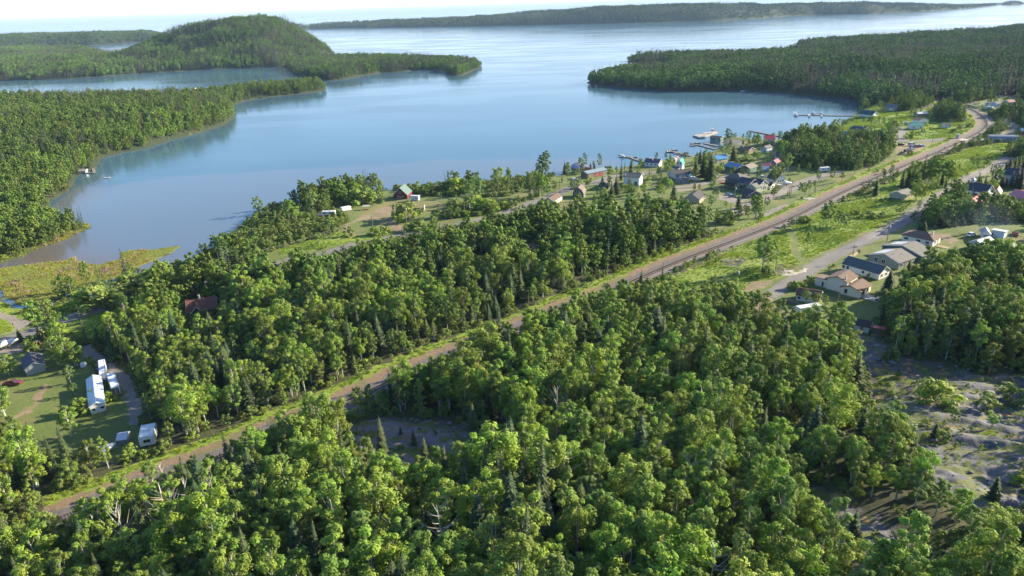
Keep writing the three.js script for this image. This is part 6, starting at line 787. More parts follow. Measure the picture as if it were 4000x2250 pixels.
// ---------- railway ----------
{
  const bed = smoothLine(RAIL, 2), P = [[2.9, 0], [1.7, .42], [-1.7, .42], [-2.9, 0]]; // section of the ballast bed
  const ballast = tex(256, 256, (i, j) => { const k = .7 + .5 * hash2(i >> 1, j >> 1) + .3 * (tfbm(i / 256, j / 256, 6, 3) - .5); return [k * .128, k * .112, k * .112].map(toS); }, { srgb: true, rep: [.15, .15] });
  const g = ribbon(bed, 2.9, -2.9, (x, z, k) => meshY(x, z) + [.03, .42, .42, .42, .03][k], 0, 4), m = new THREE.Mesh(g, new THREE.MeshStandardMaterial({ map: ballast, roughness: .95 })); m.name = 'railway_ballast'; m.receiveShadow = m.castShadow = true; tagS(m, 'dark stone ballast bed under the railway track'); scene.add(m);
  const t = new THREE.Group(); t.name = 'railway_track'; tag(t, 'single railway track curving from the lower left to the far right', 'railway track'); scene.add(t);
  const top = (x, z) => meshY(x, z) + .42, railM = mat('plain', .30, .22, .18, { metalness: .6, roughness: .4 }), head = mat('plain', .62, .60, .58, { metalness: .7, roughness: .5 });
  for (const s of [-.7535, .7535]) { const c = offsetLine(bed, s), y = c.map((p, i) => top(bed[i][0], bed[i][1])); const r = ribbon(c, .055, -.055, (x, z) => 0, 0, 1), side = []; const q = r.attributes.position; for (let i = 0; i < q.count; i++) q.setY(i, y[i >> 1] + .30);
    part('rail_head', r, head, t); const web = []; for (const e of [.056, -.056]) { const o = offsetLine(c, e), P2 = [], I = []; o.forEach((p, i) => { P2.push(p[0], y[i] + .1, p[1], p[0], y[i] + .299, p[1]); if (i) { const k = i * 2; I.push(k - 2, k - 1, k, k - 1, k + 1, k); } }); const w = new THREE.BufferGeometry(); w.setAttribute('position', new THREE.Float32BufferAttribute(P2, 3)); w.setIndex(I); w.computeVertexNormals(); w.setAttribute('uv', new THREE.Float32BufferAttribute(P2.filter((_, i) => i % 3 !== 2), 2)); web.push(w); } part('rail', web, railM, t); }
  const ties = smoothLine(RAIL, .62), im = new THREE.InstancedMesh(box(2.6, .2, .24, 0, -.08, 0), mat('board', .085, .065, .055), ties.length); im.name = 'sleepers'; im.userData.kind = 'stuff'; ties.forEach((p, i) => { const b = ties[Math.min(ties.length - 1, i + 1)], a = ties[Math.max(0, i - 1)]; dummy.position.set(p[0], top(p[0], p[1]) - .02, p[1]); dummy.rotation.set(0, Math.atan2(b[0] - a[0], b[1] - a[1]), 0); dummy.scale.set(1, 1, 1); dummy.updateMatrix(); im.setMatrixAt(i, dummy.matrix); }); im.receiveShadow = true; t.add(im);
  // level crossing: pale panels between and beside the rails
  const p = [354.3,-545.5]; let k = 0, best = 1e9; bed.forEach((q, i) => { const d = Math.hypot(q[0] - p[0], q[1] - p[1]); if (d < best) { best = d; k = i; } });
  const a = bed[k - 2], b = bed[k + 2], turn = Math.atan2(b[0] - a[0], b[1] - a[1]), c = thing('level_crossing', 'pale concrete panels of the level crossing in the railway bend', 'level crossing', bed[k][0], bed[k][1], turn, top(bed[k][0], bed[k][1])); for (let i = 0; i < 5; i++) for (const x of [-1.6, 0, 1.6]) part('panel', box(x ? 1.3 : 1.25, .12, 1.9, x, .1 + .01 * (i % 2), (i - 2) * 1.95), mat('plain', .46, .43, .39), c);
  // relay box and small things by the line
  const rb = thing('relay_box', 'grey relay box beside the track before the level crossing', 'relay box', ...[322.9,-521.7], .4); part('cabinet', box(1.3, 1.4, .8), mat('plain', .45, .46, .46), rb); part('lid', box(1.4, .08, .9, 0, 1.41, 0), mat('plain', .5, .5, .5), rb);
  const sl = thing('concrete_slab', 'pale concrete slab on the dry grass beside the railway', 'slab', ...[170.1,-391.7], .5); part('slab', box(7, .25, 4, 0, -.08, 0), CONC, sl);
}
// ---------- bare rock ----------
{
  const m = new THREE.MeshStandardMaterial({ color: 0xffffff, roughness: .85, vertexColors: true, bumpMap: tex(256, 256, (i, j) => { const v = .5 * tfbm(i / 256, j / 256, 8, 5) + .5 * Math.abs(tfbm(i / 256, j / 256, 5, 4) - .5) * 2; return [v, v, v]; }, { rep: [.25, .25] }), bumpScale: .1 });
  const patch = (name, label, poly, step, amp, tone) => {
    const xs = poly.map(p => p[0]), zs = poly.map(p => p[1]), x0 = Math.min(...xs), z0 = Math.min(...zs), nx = Math.ceil((Math.max(...xs) - x0) / step), nz = Math.ceil((Math.max(...zs) - z0) / step), P = [], C = [], U = [], I = [], at = new Int32Array((nx + 1) * (nz + 1)).fill(-1);
    const inside = (x, z) => { let c = false, d = 1e9; for (let i = 0, j = poly.length - 1; i < poly.length; j = i++) { const ax = poly[j][0], az = poly[j][1], ex = poly[i][0] - ax, ez = poly[i][1] - az, t = clamp(((x - ax) * ex + (z - az) * ez) / (ex * ex + ez * ez)), q = Math.hypot(x - ax - ex * t, z - az - ez * t); if (q < d) d = q; if ((poly[i][1] > z) !== (az > z) && x < ex * (z - az) / ez + ax) c = !c; } return c ? d : -d; };
    const put = (i, j) => { const k = j * (nx + 1) + i; if (at[k] >= 0) return at[k]; const x = x0 + i * step, z = z0 + j * step, e = inside(x, z) + (vn(x / 3, z / 3) - .5) * 4, r = rockRelief(x, z) * amp, crack = fbm(x / 3 + 3, z / 3, 3); at[k] = P.length / 3; P.push(x, meshY(x, z) + mix(-.5, .22 + r * .55 + (crack - .5) * .3, smooth(-1, 3, e)), z); U.push(x, z);
      let c = tone.map(v => v * (.66 + .5 * fbm(x / 2.2, z / 2.2, 4) + .18 * (hash2(i, j) - .5))); const li = fbm(x / 5 + 60, z / 5, 3); if (li > .56) c = c.map((v, q) => mix(v, [.17, .16, .165][q], .5)); const mo = fbm(x / 3.5 + 21, z / 2.4, 4) - r * .12; if (mo > .52) c = c.map((v, q) => mix(v, [.09, .105, .025][q], smooth(.52, .57, mo))); const og = fbm(x / 2 + 140, z / 2, 3); if (og > .76) c = [.16, .11, .05]; C.push(...c); return at[k]; };
    for (let j = 0; j < nz; j++) for (let i = 0; i < nx; i++) { if (inside(x0 + (i + .5) * step, z0 + (j + .5) * step) < -2.5) continue; const a = put(i, j), b = put(i + 1, j), c = put(i, j + 1), d = put(i + 1, j + 1); I.push(a, c, b, b, c, d); }
    const g = new THREE.BufferGeometry(); g.setAttribute('position', new THREE.Float32BufferAttribute(P, 3)); g.setAttribute('uv', new THREE.Float32BufferAttribute(U, 2)); g.setAttribute('color', new THREE.Float32BufferAttribute(C, 3)); g.setIndex(I); g.computeVertexNormals(); const o = new THREE.Mesh(g, m); o.name = numbered(name); o.castShadow = o.receiveShadow = true; tagS(o, label); scene.add(o);
  };
  const stones = new THREE.IcosahedronGeometry(.5, 1); { const q = stones.attributes.position; for (let i = 0; i < q.count; i++) { const k = .75 + .5 * vn(q.getX(i) * 3 + 9, q.getY(i) * 3 + q.getZ(i) * 2); q.setXYZ(i, q.getX(i) * k * 1.3, q.getY(i) * k * .7, q.getZ(i) * k); } stones.computeVertexNormals(); }
  { reseed(8); const l = []; for (let z = GZ1; z > -400; z -= 2.2) for (let x = -60; x < 330; x += 2.2) { const px = x + rr(-1, 1), pz = z + rr(-1, 1); if (coverAt(px, pz) === ROCK && rnd() < .16) l.push([px, meshY(px, pz) + .3, pz, rr(0, 6.28), rr(.35, 1.5) * rr(.5, 1), rr(.8, 1.5), ...Array(3).fill(rr(.7, 1.3))]); } const g = mass('boulders', 'loose grey stones lying on the bare rock', 'stones'); copies('stones', stones, new THREE.MeshStandardMaterial({ color: new THREE.Color().setRGB(.13, .125, .135), roughness: .95 }), l, g); }
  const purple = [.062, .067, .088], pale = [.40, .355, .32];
  patch('bare_rock', 'broad bare rock slope at the right edge', [[99.7,-179.4],[112.1,-183.7],[125.1,-178.2],[129.9,-171.7],[145,-171.4],[91.6,-91.8],[80.4,-93.1],[80.3,-103.6],[78.7,-113.5],[86.6,-130.2],[85.2,-139],[94.9,-164.8]], .5, .9, purple);
  patch('bare_rock', 'bare rock in a gap of the wood at the lower right', [[59.7,-121],[61.5,-120.7],[64.3,-112.9],[66.2,-104],[72.7,-96.8],[72.9,-89],[60.2,-91.9],[55.3,-93.2],[57,-103.7]], .5, .8, purple);
  patch('bare_rock', 'bare rock clearing in the middle of the lower wood', [[-46.8,-163.2],[-44.6,-168.2],[-37,-168.8],[-25.8,-166.9],[-12.5,-160.9],[-5.5,-154.3],[-5.9,-143.2],[-9.3,-131.8],[-24.7,-132.8],[-36.2,-141.3]], .5, .6, [.15, .125, .13]);
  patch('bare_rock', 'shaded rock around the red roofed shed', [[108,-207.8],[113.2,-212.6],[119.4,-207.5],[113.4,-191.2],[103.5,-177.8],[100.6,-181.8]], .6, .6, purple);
  patch('bare_rock', 'pale smooth rock beside the right street', [[106.5,-268.4],[108.7,-273.1],[111.9,-278.9],[118.7,-277.7],[123.4,-273.6],[121.4,-270.1],[116.5,-265.3],[110.4,-265.8],[108.5,-266.6]], .4, .35, pale);
  patch('bare_rock', 'small pale rock between the railway and the meadow', [[89.5,-286.9],[92.2,-291.5],[101.3,-294.7],[100.4,-287.3],[95.3,-282.6]], .4, .3, [.30, .27, .26]);
}
// ---------- tall grass and reeds ----------
{
  reseed(99);
  const tuft = (n, h, w, col) => { const t = new Tris(); for (let k = 0; k < n; k++) { const a = rr(0, 6.28), r = rr(0, w), l = rr(.5, 1) * h, x = Math.cos(a) * r, z = Math.sin(a) * r, b = rr(0, 6.28), bw = .05 + w * .06, c = col.map(v => v * rr(.75, 1.25)); t.tri([x - Math.cos(b) * bw, -.05, z - Math.sin(b) * bw], [x + Math.cos(b) * bw, -.05, z + Math.sin(b) * bw], [x + Math.cos(a) * l * .35, l, z + Math.sin(a) * l * .35], c); } return t.geo(); };
  const lush = [0, 1].map(k => tuft(26, .95, .75, [.21, .32, .026])), reed = [tuft(26, .95, .85, [.29, .33, .055]), tuft(24, .6, .85, [.25, .31, .045])], dead = tuft(16, 2.2, 1.0, [.2, .19, .14]);
  const L = [[], []], Rd = [[], []], D = [];
  for (let z = GZ1; z > GZ0; z -= 1.15) for (let x = GX0; x < GX1; x += 1.15) { const cv = coverAt(x, z); if (cv !== MEADOW && !(cv === ROCK && fbm(x / 5, z / 4, 3) > .56)) continue; const px = x + rr(-.6, .6), pz = z + rr(-.6, .6); if (coverAt(px, pz) !== cv || !seen(px, 9, pz, 4)) continue; const y = meshY(px, pz); if (y < .4 || blocked(px, pz)) continue; const n = fbm(px / 11, pz / 11 + 40, 3), k = rr(.75, 1.2) * (.8 + .5 * n), s = rr(.4, .9) * (.4 + .9 * n) * (cv === ROCK ? .75 : 1); if (n < .4 && rnd() < .6) continue; L[rnd() < .5 ? 0 : 1].push([px, y + (cv === ROCK ? .25 : 0), pz, rr(0, 6.28), s, rr(1, 1.3), k * (n > .55 ? 1.15 : .95), k, k]); }
  const add = (l, b) => { for (let z = b[2]; z < b[3]; z += 1.3) for (let x = b[0]; x < b[1]; x += 1.3) { const px = x + rr(-.6, .6), pz = z + rr(-.6, .6); if (!seen(px, 1, pz, 4)) continue; const y = landHeight(l, px, pz); if (y < .14 || y > 1.5) continue; const n = fbm(px / 13, pz / 13 + 8, 3), k = rr(.75, 1.25); const q = [px, y - .05, pz, rr(0, 6.28), rr(.6, 1.1), rr(.9, 1.3), k * (.9 + .3 * n), k, k]; if (n > .6 && rnd() < .2) D.push(q); else Rd[n > .5 ? 0 : 1].push(q); } };
  add(LANDS[1], LANDS[1].box); add(LANDS[2], [-420, -200, -420, -230]);
  const mg = new THREE.Mesh(sheet(...[LANDS[1].box[0] - 6, LANDS[1].box[1] + 6, LANDS[1].box[2] - 6, LANDS[1].box[3] + 6], 2, (x, z) => landHeight(LANDS[1], x, z) + .02), new THREE.MeshStandardMaterial({ color: new THREE.Color().setRGB(.13, .145, .03), roughness: 1 })); mg.name = 'marsh_ground'; mg.receiveShadow = true; tagS(mg, 'marshy ground of the reed bank'); scene.add(mg);
  const g = mass('grass', 'tall lush grass of the meadows and verges', 'grass'); L.forEach((l, i) => copies('tufts', lush[i], M.leaf, l, g));
  const r = mass('reeds', 'yellow green reeds and sedge of the marsh', 'reeds'); Rd.forEach((l, i) => copies('tufts', reed[i], M.leaf, l, r)); copies('dry_stems', dead, M.farLeaf, D, r);
}

// ---------- single trees round the houses, on the lawns and along the shore ----------
{
  reseed(31);
  const marks = scene.children.filter(o => o.isGroup && o.userData.category && /house|bungalow|barn|garage|shed|cabin|cottage|building|lodge|boathouse|hut|workshop|caravan|mobile home|camper|pier|loader/.test(o.userData.category + o.name) && !/_\d\d\d$/.test(o.name)).map(o => ({ x: o.position.x, z: o.position.z, n: 'the ' + o.name.replace(/_/g, ' ') }));
  const seenLabel = {};
  const nameIt = (o, what, x, y, z, h) => {
    const q = onView(x, y, z); let b = null, bd = 1e9; for (const m of marks) { const d = Math.hypot(m.x - x, m.z - z); if (d < bd) { bd = d; b = m; } }
    const m = onView(b.x, y, b.z), dx = (q[0] - m[0]) * 2, dy = (q[1] - m[1]) * 2, rel = Math.abs(dx) > Math.abs(dy) * 1.2 ? (dx < 0 ? 'left of' : 'right of') : dy < 0 ? 'behind' : 'in front of', far = bd < 14 ? 'close' : bd > 40 ? 'far' : '';
    let l = `${h > 14 ? 'very tall' : h > 10 ? 'tall' : h > 6 ? 'medium sized' : h > 3 ? 'low' : 'very low'} ${what} ${far ? far + ' ' : ''}${rel} ${b.n}`; const k = seenLabel[l] = (seenLabel[l] || 0) + 1; if (k > 1) l += [', second of several', ', third of several', ', fourth of several', ', another beside it'][Math.min(3, k - 2)];
    tag(o, l, /shrub|bush/.test(what) ? 'shrub' : 'tree', 'trees and shrubs around the houses');
  };
  const tones = ['mid green', 'yellow green', 'dark green', 'fresh green', 'grey green', 'pale yellow green'], shrubProto = [];
  function plant(list, kind, { w = 1, c = null, v = null } = {}) {
    for (const [x, z, h0] of list) {
      if (T(x, z) < .2) continue; const h = clamp(h0, 1.2, 24), y = Math.max(.15, groundY(x, z)) - .1;
      if (kind === 's') { const k = v ?? Math.floor(rnd() * 2), s = h / SPRUCE_H[k], o = spruceThing(k, x, y, z, rr(0, 6.28), s, clamp(w * (k === 1 ? 1.25 : 1.05) * Math.pow(1 / s, .25), .7, 1.8)); nameIt(o, 'dark spruce', x, y + h / 2, z, h); keepOut.push([x, z, 1.5]); }
      else if (kind === 'p') { const s = h / SPRUCE_H[3], o = spruceThing(3, x, y, z, rr(0, 6.28), s, w * 1.15); nameIt(o, 'bushy olive green pine', x, y + h / 2, z, h); o.name = numbered('pine_tree'); keepOut.push([x, z, 1.8]); }
      else if (kind === 'b') { const k = v ?? Math.floor(rnd() * 8), s = h / HERO_H[k], cc = c ?? Math.floor(rnd() * 6), o = broadThing(k, x, y, z, rr(0, 6.28), s, w * Math.pow(1 / s, .3), cc); nameIt(o, `${tones[cc]} ${HERO_KIND[k]}`, x, y + h / 2, z, h); keepOut.push([x, z, 2]); }
      else { const k = Math.floor(rnd() * 3), s = h / [2.6, 2, 3.2][k], cc = c ?? Math.floor(rnd() * 6); let o; if (!shrubProto[k]) { o = new THREE.Group(); const t = new THREE.Mesh(SHRUB[k].wood, M.bark), l = new THREE.Mesh(SHRUB[k].crown, M.leaf); t.name = 'stems'; l.name = 'foliage'; t.castShadow = l.castShadow = true; o.add(t, l); shrubProto[k] = o; } else o = shrubProto[k].clone(); o.name = numbered('shrub'); o.children[1].material = M.leaves[cc]; o.position.set(x, y, z); o.rotation.y = rr(0, 6.28); o.scale.set(s * w * 1.15, s, s * w * 1.15); scene.add(o); nameIt(o, `${tones[cc]} shrub`, x, y + h / 2, z, h); keepOut.push([x, z, 1.2]); }
    }
  }
  // the clearing
  plant([[-116.3,-409.4,14.2],[-125.3,-390.7,13.7],[-97.5,-441,12.2],[-82.8,-442.7,14],[-22.4,-438.3,12.3],[-22.7,-395.2,17.4],[-7,-448.1,16],[14.1,-428.8,16.8],[23.7,-424.6,14.2],[19,-427.8,15],[-10.6,-400.2,6.8],[-17.6,-422.8,14.2],[-121.5,-391.2,9],[0.1,-452.4,12.8]], 'b', { w: 1.25 });
  plant([[-88.5,-435.4,9.3],[-58.5,-387.5,9.3],[-80.3,-433.6,6.1],[-60.1,-458.3,6.3],[-53.3,-454.7,5.7],[-48.2,-451.8,5.9],[-43.5,-449.4,6.8],[-39.2,-450.3,8],[-34,-450.9,8.6],[-28.8,-450.3,8.1],[-40.9,-388.3,5.3],[-41.6,-375.1,4.5],[-54.3,-366.5,3.5],[-34.1,-408.8,5.9],[-17.8,-405.3,7.6],[-2.3,-402.6,3.8],[-96.9,-366.1,6],[-84.2,-357.8,5.3],[-71.2,-359.2,5],[-66.9,-362.6,3.8],[-92.5,-430.1,9.1],[-104.2,-441.9,6.3],[-112.6,-437,5.9],[-10.9,-396.5,6.8],[-48.8,-364.3,5.1],[1,-398.8,5.4]], 'u', { w: 1.2 });
  plant([[-45.9,-365.5,4.7],[-49.3,-370.9,3.5],[-68.3,-435.1,21.7]].slice(0, 2), 's');
  // along the village shore
  plant([[30.9,-515.9,9.2],[34.9,-511.3,10.9],[38,-510.9,9.6],[40.4,-503.8,9.9],[61.8,-505.3,6],[59.4,-508.7,5.1],[75.3,-467.5,13.6],[61.1,-455.2,7.1]], 's');
  plant([[86.3,-493.7,10.7]], 's', { w: 1.5 });
  plant([[56.6,-516.6,12],[66.5,-509.9,11.7]], 'b', { v: 7, c: 4 });
  plant([[41.9,-497.8,9.6],[107.5,-472.5,13.3],[51,-450.9,7.4],[53.9,-423.5,6.9],[56.9,-419.3,6.8],[77.4,-424.5,5.4],[81.3,-417.9,7.9],[90.1,-413.7,8.2]], 'b', { w: 1.15 });
  plant([[47.1,-494.8,4.5],[70.8,-492.6,5.2]], 'u', { c: 5, w: 1.3 });
  plant([[65.9,-426.4,12.3],[62.5,-422.4,9.1],[96.2,-404.5,11]], 'p'); plant([[99.2,-439.3,7.1],[97.2,-467.3,3],[72.3,-436.4,3.8],[92.8,-465.2,2.4]], 'u');
  plant([[199.4,-592.3,9]], 'b', { v: 7, w: .9 });
  plant([[198.1,-569.4,8.5],[201,-570.2,8.7],[138.8,-516.1,7.8],[131.8,-464.3,17.2],[164.5,-548.8,7.1],[167.1,-539.3,7.8],[178.4,-530.8,5.2],[182.5,-498.1,8.8],[180.3,-508.5,8.1],[204.2,-524.9,12.1],[209,-527.8,9.3],[194.6,-500.6,11],[184.9,-463.4,13.8],[181.7,-468.2,7.4],[161.2,-449.9,10.2],[167.3,-438.1,11],[211.6,-555.8,5.4]], 'b', { w: 1.15 });
  plant([[172.6,-506.9,6.3],[176.6,-509.2,3.1],[170,-508.8,5]], 'b', { c: 5, v: 3, w: 1.6 }); plant([[145.8,-481.8,5.2]], 'b', { c: 3, v: 3, w: 1.4 });
  plant([[138.7,-508.8,11.5],[153.1,-520.3,8.4]], 's'); plant([[130.3,-467.3,17.8],[132,-456.4,18.6],[137.6,-483.2,15.1],[126.6,-473.7,11.2]], 'p', { w: 1.1 }); plant([[166.4,-520.7,11.7]], 'p', { w: 1.2 }); plant([[206.6,-566.3,3.9],[167.6,-510.4,4.2],[143.1,-483.3,4]], 'u', { w: 1.2 });
  plant([[125.8,-377.8,9.2]], 'p'); plant([[129.2,-359.7,12.9],[130.7,-359.8,11.7]], 'b', { v: 1 }); plant([[169.2,-402.5,7.8],[170.7,-399.6,8.6]], 'b');
  plant([[159.2,-413.1,4.2],[131.3,-357.9,3],[166.1,-391.7,1.6],[131.1,-444,1.9]], 'u');
  // marina, side roads and the railway bend
  plant([[262.7,-626.8,10.3],[266.7,-616.6,8.7],[268.5,-607.8,11.2],[275.7,-602,14.5],[281.1,-602.8,11.4],[272.5,-600.3,10.1],[271.1,-602,10.8],[322.4,-677.8,5.2],[322.6,-685.3,3.3],[320.2,-643.5,8.1],[322.9,-640.6,8.1],[326.6,-639.1,8.7],[330.2,-637.6,8],[329.5,-627.3,8.6],[306.6,-565.2,16.5],[316.6,-592.8,10.8],[311.4,-578.6,14.3],[374.7,-759.9,13.2],[372.6,-721,11],[292.9,-578.2,9.8],[226.1,-556.2,10.4],[230,-554.3,10.8],[233.8,-550.2,11.5],[237.1,-549.8,10.1],[323.3,-671.8,4.6],[366.7,-675.9,4.6]], 'b', { w: 1.2 });
  plant([[255.8,-618.1,4.7],[298.9,-606.9,2.9],[266.4,-595.7,5.4],[262.1,-595.3,6.2],[273.7,-593.5,4.5],[242.4,-593,6.6],[309,-653.9,3.6]], 'u', { w: 1.3 });
  plant([[425.5,-713.4,10.3]], 's');
  plant([[377.6,-671.1,10.9],[384.7,-677.5,8.5],[362.4,-619.2,4.2],[340.4,-583.7,5.1],[367.8,-606.8,4],[387.6,-625.6,4.5],[414.7,-641.7,4.4],[364,-655.6,4.5],[454.8,-668.8,5.7],[440.2,-635.8,8],[442.1,-634,6.9],[389.7,-678,8.7],[389.5,-711.9,4.3],[434.8,-638.3,4.3]], 'b', { w: 1.25 });
  plant([[392.5,-605.9,3.1],[365,-582.3,3.2],[380.4,-600.4,3.7],[369.5,-532,2.2],[320.8,-569.1,3.9],[285.2,-500.4,3.5],[498.2,-760.4,3.6],[373.5,-552.9,2.7]], 'u', { w: 1.3 });
  // right street and meadow
  plant([[246.7,-414.2,16.9],[242.3,-410,13.4],[236.6,-406,13.5],[232.8,-405.5,13.3],[227.9,-402.2,11.5],[254,-407.2,8],[252.5,-400.3,5.6]], 's', { w: 1.25 });
  plant([[236.2,-405.3,16.3],[250,-409.5,16.4],[248.7,-410.2,14.8],[253,-409.1,15.6],[257,-408.2,13.8],[259.8,-407.1,11.9],[258.7,-408.8,5.2],[219.5,-371.8,11.5],[222.4,-371.1,7.8],[209.6,-351,5.9],[238.2,-390.2,5.4],[297.7,-448.1,7.9],[296.9,-443.2,8.2],[281.8,-400.3,9.5],[266,-380.6,8.9],[247.7,-411.6,13.6]], 'b', { w: 1.1 });
  plant([[206.6,-389.4,11.5]], 's', { w: 1.5 });
  plant([[274.4,-393.9,9.2],[271.2,-394.4,7.8],[273.5,-403.7,6.5],[284.7,-392.4,10.5],[287.5,-392.1,13],[283.5,-394.9,6.8],[247.5,-367.4,6.1],[252.7,-368.7,4.6],[310.3,-432.4,9.5],[315.2,-431.5,10.6],[318.7,-430.6,11.5],[312.8,-439,6.6],[318.9,-439.8,8.3],[315.1,-427,10.7],[279.1,-398.8,7.7],[280.3,-393.5,8],[288.4,-390.3,12.3]], 's', { w: 1.2 });
  plant([[191.7,-317.6,4],[193.4,-316.1,5]], 's', { w: 1.3 }); plant([[245.7,-397.4,4.4],[273.9,-423.1,1.3],[277.4,-421.6,2.4],[239.8,-446.8,3.5],[231.9,-419.5,3.7],[238.9,-452.1,2]], 'u'); plant([[214.9,-309.5,10.4]], 'b', { v: 7, c: 2, w: .8 });
  plant([[221,-343.6,11.7],[225.1,-344.4,13],[228,-343.2,11.1],[214.5,-328.9,10.7],[225.5,-336.2,7.9],[213.9,-334.2,9.1],[231.5,-340.9,6.2],[242.6,-337.1,11.3],[247.8,-338.2,10.4],[248.4,-332.5,9.6],[235.3,-332.9,9.1]], 'b', { w: 1.3 });
  plant([[132,-298.4,12.9]], 'b', { v: 2, w: .9 }); plant([[158.3,-337.8,12.6],[161.6,-334.9,8.6],[163.6,-332,7],[103.5,-273.9,15.2],[106.4,-276,10.1],[155.3,-336.9,10.1]], 'b', { w: 1.2 }); plant([[110.3,-279.2,11.1]], 'b', { v: 7 });
  plant([[150.4,-347.6,3.1],[152,-345,2.4],[103.4,-268.8,3.6],[179.4,-355,2.5],[182.3,-346.8,3.5],[187.2,-343.2,3.4],[149.1,-351.1,2.1],[111.8,-351.9,5.7]], 'u', { w: 1.4 });
  plant([[140.4,-244.6,9.9]], 's', { w: 1.35 }); plant([[158.4,-264,5.2],[160.8,-263.3,4.2]], 'p', { w: 1.1 });
  plant([[106.7,-237,5.8],[110.2,-236,4.7],[112.5,-233.2,4.9],[131.2,-232.9,5.1],[134.1,-231.7,5],[168.8,-269.3,4.7],[172,-267.5,4.2],[165.5,-266.9,4.5],[161.9,-253,5.2]], 'b', { w: 1.15 });
  plant([[139,-256.8,3.1],[108.2,-253,2.9],[110,-252.1,2.8],[111.9,-252.8,2.5],[116.3,-257.1,3],[148.8,-243.6,3.3],[150.9,-290.5,1.5],[135.7,-256.7,2.7],[133.6,-259.3,2.1],[133.5,-275,1.2],[130,-271.1,1.5],[173.4,-277.6,1.6]], 'u');
  plant([[180.2,-271.8,8],[173.8,-254,13.7]], 'p', { w: 1.0 }); plant([[178.8,-255.2,12.5]], 's', { w: 1.2 }); plant([[184,-253.1,16.7],[186.2,-251,17],[182.2,-253.3,15.1],[189.3,-248.8,12.4],[212.6,-278.7,4.7],[183.2,-249.6,8.7],[187.9,-249.9,13.4]], 'b', { w: 1.25 });
  plant([[191.2,-316.4,4.3],[192.9,-315.3,5.3]], 's', { w: 1.3 });
  // the yard at the lower left
  plant([[-183.8,-240.8,5.3],[-171.7,-236.8,4.2]], 'p', { w: 1.2 }); plant([[-174,-230.2,5.3],[-169.2,-212.2,7.6],[-157.6,-220.3,10],[-151.7,-217,10.8],[-149.6,-217.4,7.8]], 'b', { c: 2, v: 3, w: 1.15 }); plant([[-160.1,-227.9,11.8]], 'b', { c: 3, v: 3 });
  plant([[-144.2,-204.5,6.6],[-138.3,-196.7,4.5]], 'b', { c: 2, v: 5 }); plant([[-152.4,-184.6,10.3]], 'b', { c: 5, v: 5, w: 1.5 }); plant([[-125.4,-171.8,9.9]], 'b', { c: 5, v: 5, w: 1.25 });
  plant([[-129.9,-185,4.8],[-125.5,-192.2,3.1],[-130.6,-192.8,3.8],[-101.6,-157.9,4.2]], 'u'); plant([[-179.5,-276.1,6.9],[-171.2,-274.3,8.7],[-197.6,-276.2,4.2],[-165.8,-283.5,9.7],[-159.8,-288.9,8.7],[-174,-290.5,5]], 'u', { w: 1.3 }); plant([[-160.2,-275,3.9],[-158.6,-275.6,4.2]], 's');
  plant([[-164.2,-286.1,11],[-156.9,-288.8,11.1],[-150.8,-294.8,13.1],[-149,-284.1,13.4],[-141.9,-287.5,9.8],[-153.2,-278.4,10.2]], 'b', { w: 1.2 });
  // a white dead trunk at the edge of the far wood, and bare ones in the lower wood
  const snag = (p, label) => { const g = thing('dead_tree', label, 'dead tree', p[0], p[1]), t = new Tris(); t.stem([[0, -.3, 0], [.2, p[2] * .5, .1], [.1, p[2], 0]], .16, .03, [.5, .48, .46]); for (let k = 0; k < 12; k++) { const y = p[2] * rr(.4, .95), a = rr(0, 6.28), l = (p[2] - y) * .5 + .6; t.stem([[.12, y, 0], [Math.cos(a) * l * .6, y + l * .5, Math.sin(a) * l * .6], [Math.cos(a) * l, y + l * .8, Math.sin(a) * l]], .06, .01, [.45, .43, .4], 4); } part('trunk', t.geo(), M.bark, g); };
  snag([461.8,-751.7,12.3], 'bleached white dead tree at the foot of the far wood by the railway'); snag([24.6,-152.1,5.6].map((v, i) => i === 2 ? 9 : v), 'leaning bare dead trunk in the middle of the lower wood'); snag([-87.8,-146.6,5.1], 'half dead tree with bare pale limbs beside the lower track');
  plant([[-89.1,-144.4,7.7]], 'b', { c: 4, v: 4, w: .9 });
  // spruces standing in the rock clearings
  plant([[-32.7,-145.8,13.5],[-26.2,-153.5,4.9],[-21.9,-142,9.3],[-10.9,-153.9,11.1],[-11.3,-139.4,6.6],[-4.3,-151.7,5.4],[5.3,-146.9,6.1],[13.6,-132.1,8.2],[7.1,-138.7,4.7],[-30.4,-159.4,3],[10.1,-137.4,5.1]], 's', { v: 1, w: 1.05 });
  plant([[58.9,-99.8,7.4],[88.4,-107.4,5.9],[84,-95.4,9.6],[92.7,-133.1,4.1],[85.4,-129.3,6.4],[80.4,-114.5,4.4],[76.3,-93.9,4.7]], 's', { v: 0, w: 1 });
  plant([[85.4,-156.9,6.2],[80.6,-142,6.1],[79.6,-151.7,7.2],[83.1,-139.9,4.1],[69.2,-128.7,8.8],[71.7,-125.3,7.6],[70.9,-118.3,7.6],[71.4,-109.5,7.5],[73.5,-106.7,8.3],[75.1,-103.1,8.1],[76.9,-100.3,8.2],[77.1,-96.7,7],[100.4,-138.5,3.9],[107.2,-136,3.5]], 'b', { w: 1.1 });
  plant([[80.2,-134.6,4.2],[112.7,-146.4,4.6],[120.8,-150.4,4.8],[93.2,-131.5,2.7],[104.3,-152.1,4.9],[103.9,-146.6,2.9],[84.4,-100.8,2.9],[98.1,-112.9,2.2]], 'u', { w: 1.3, c: 1 });
}

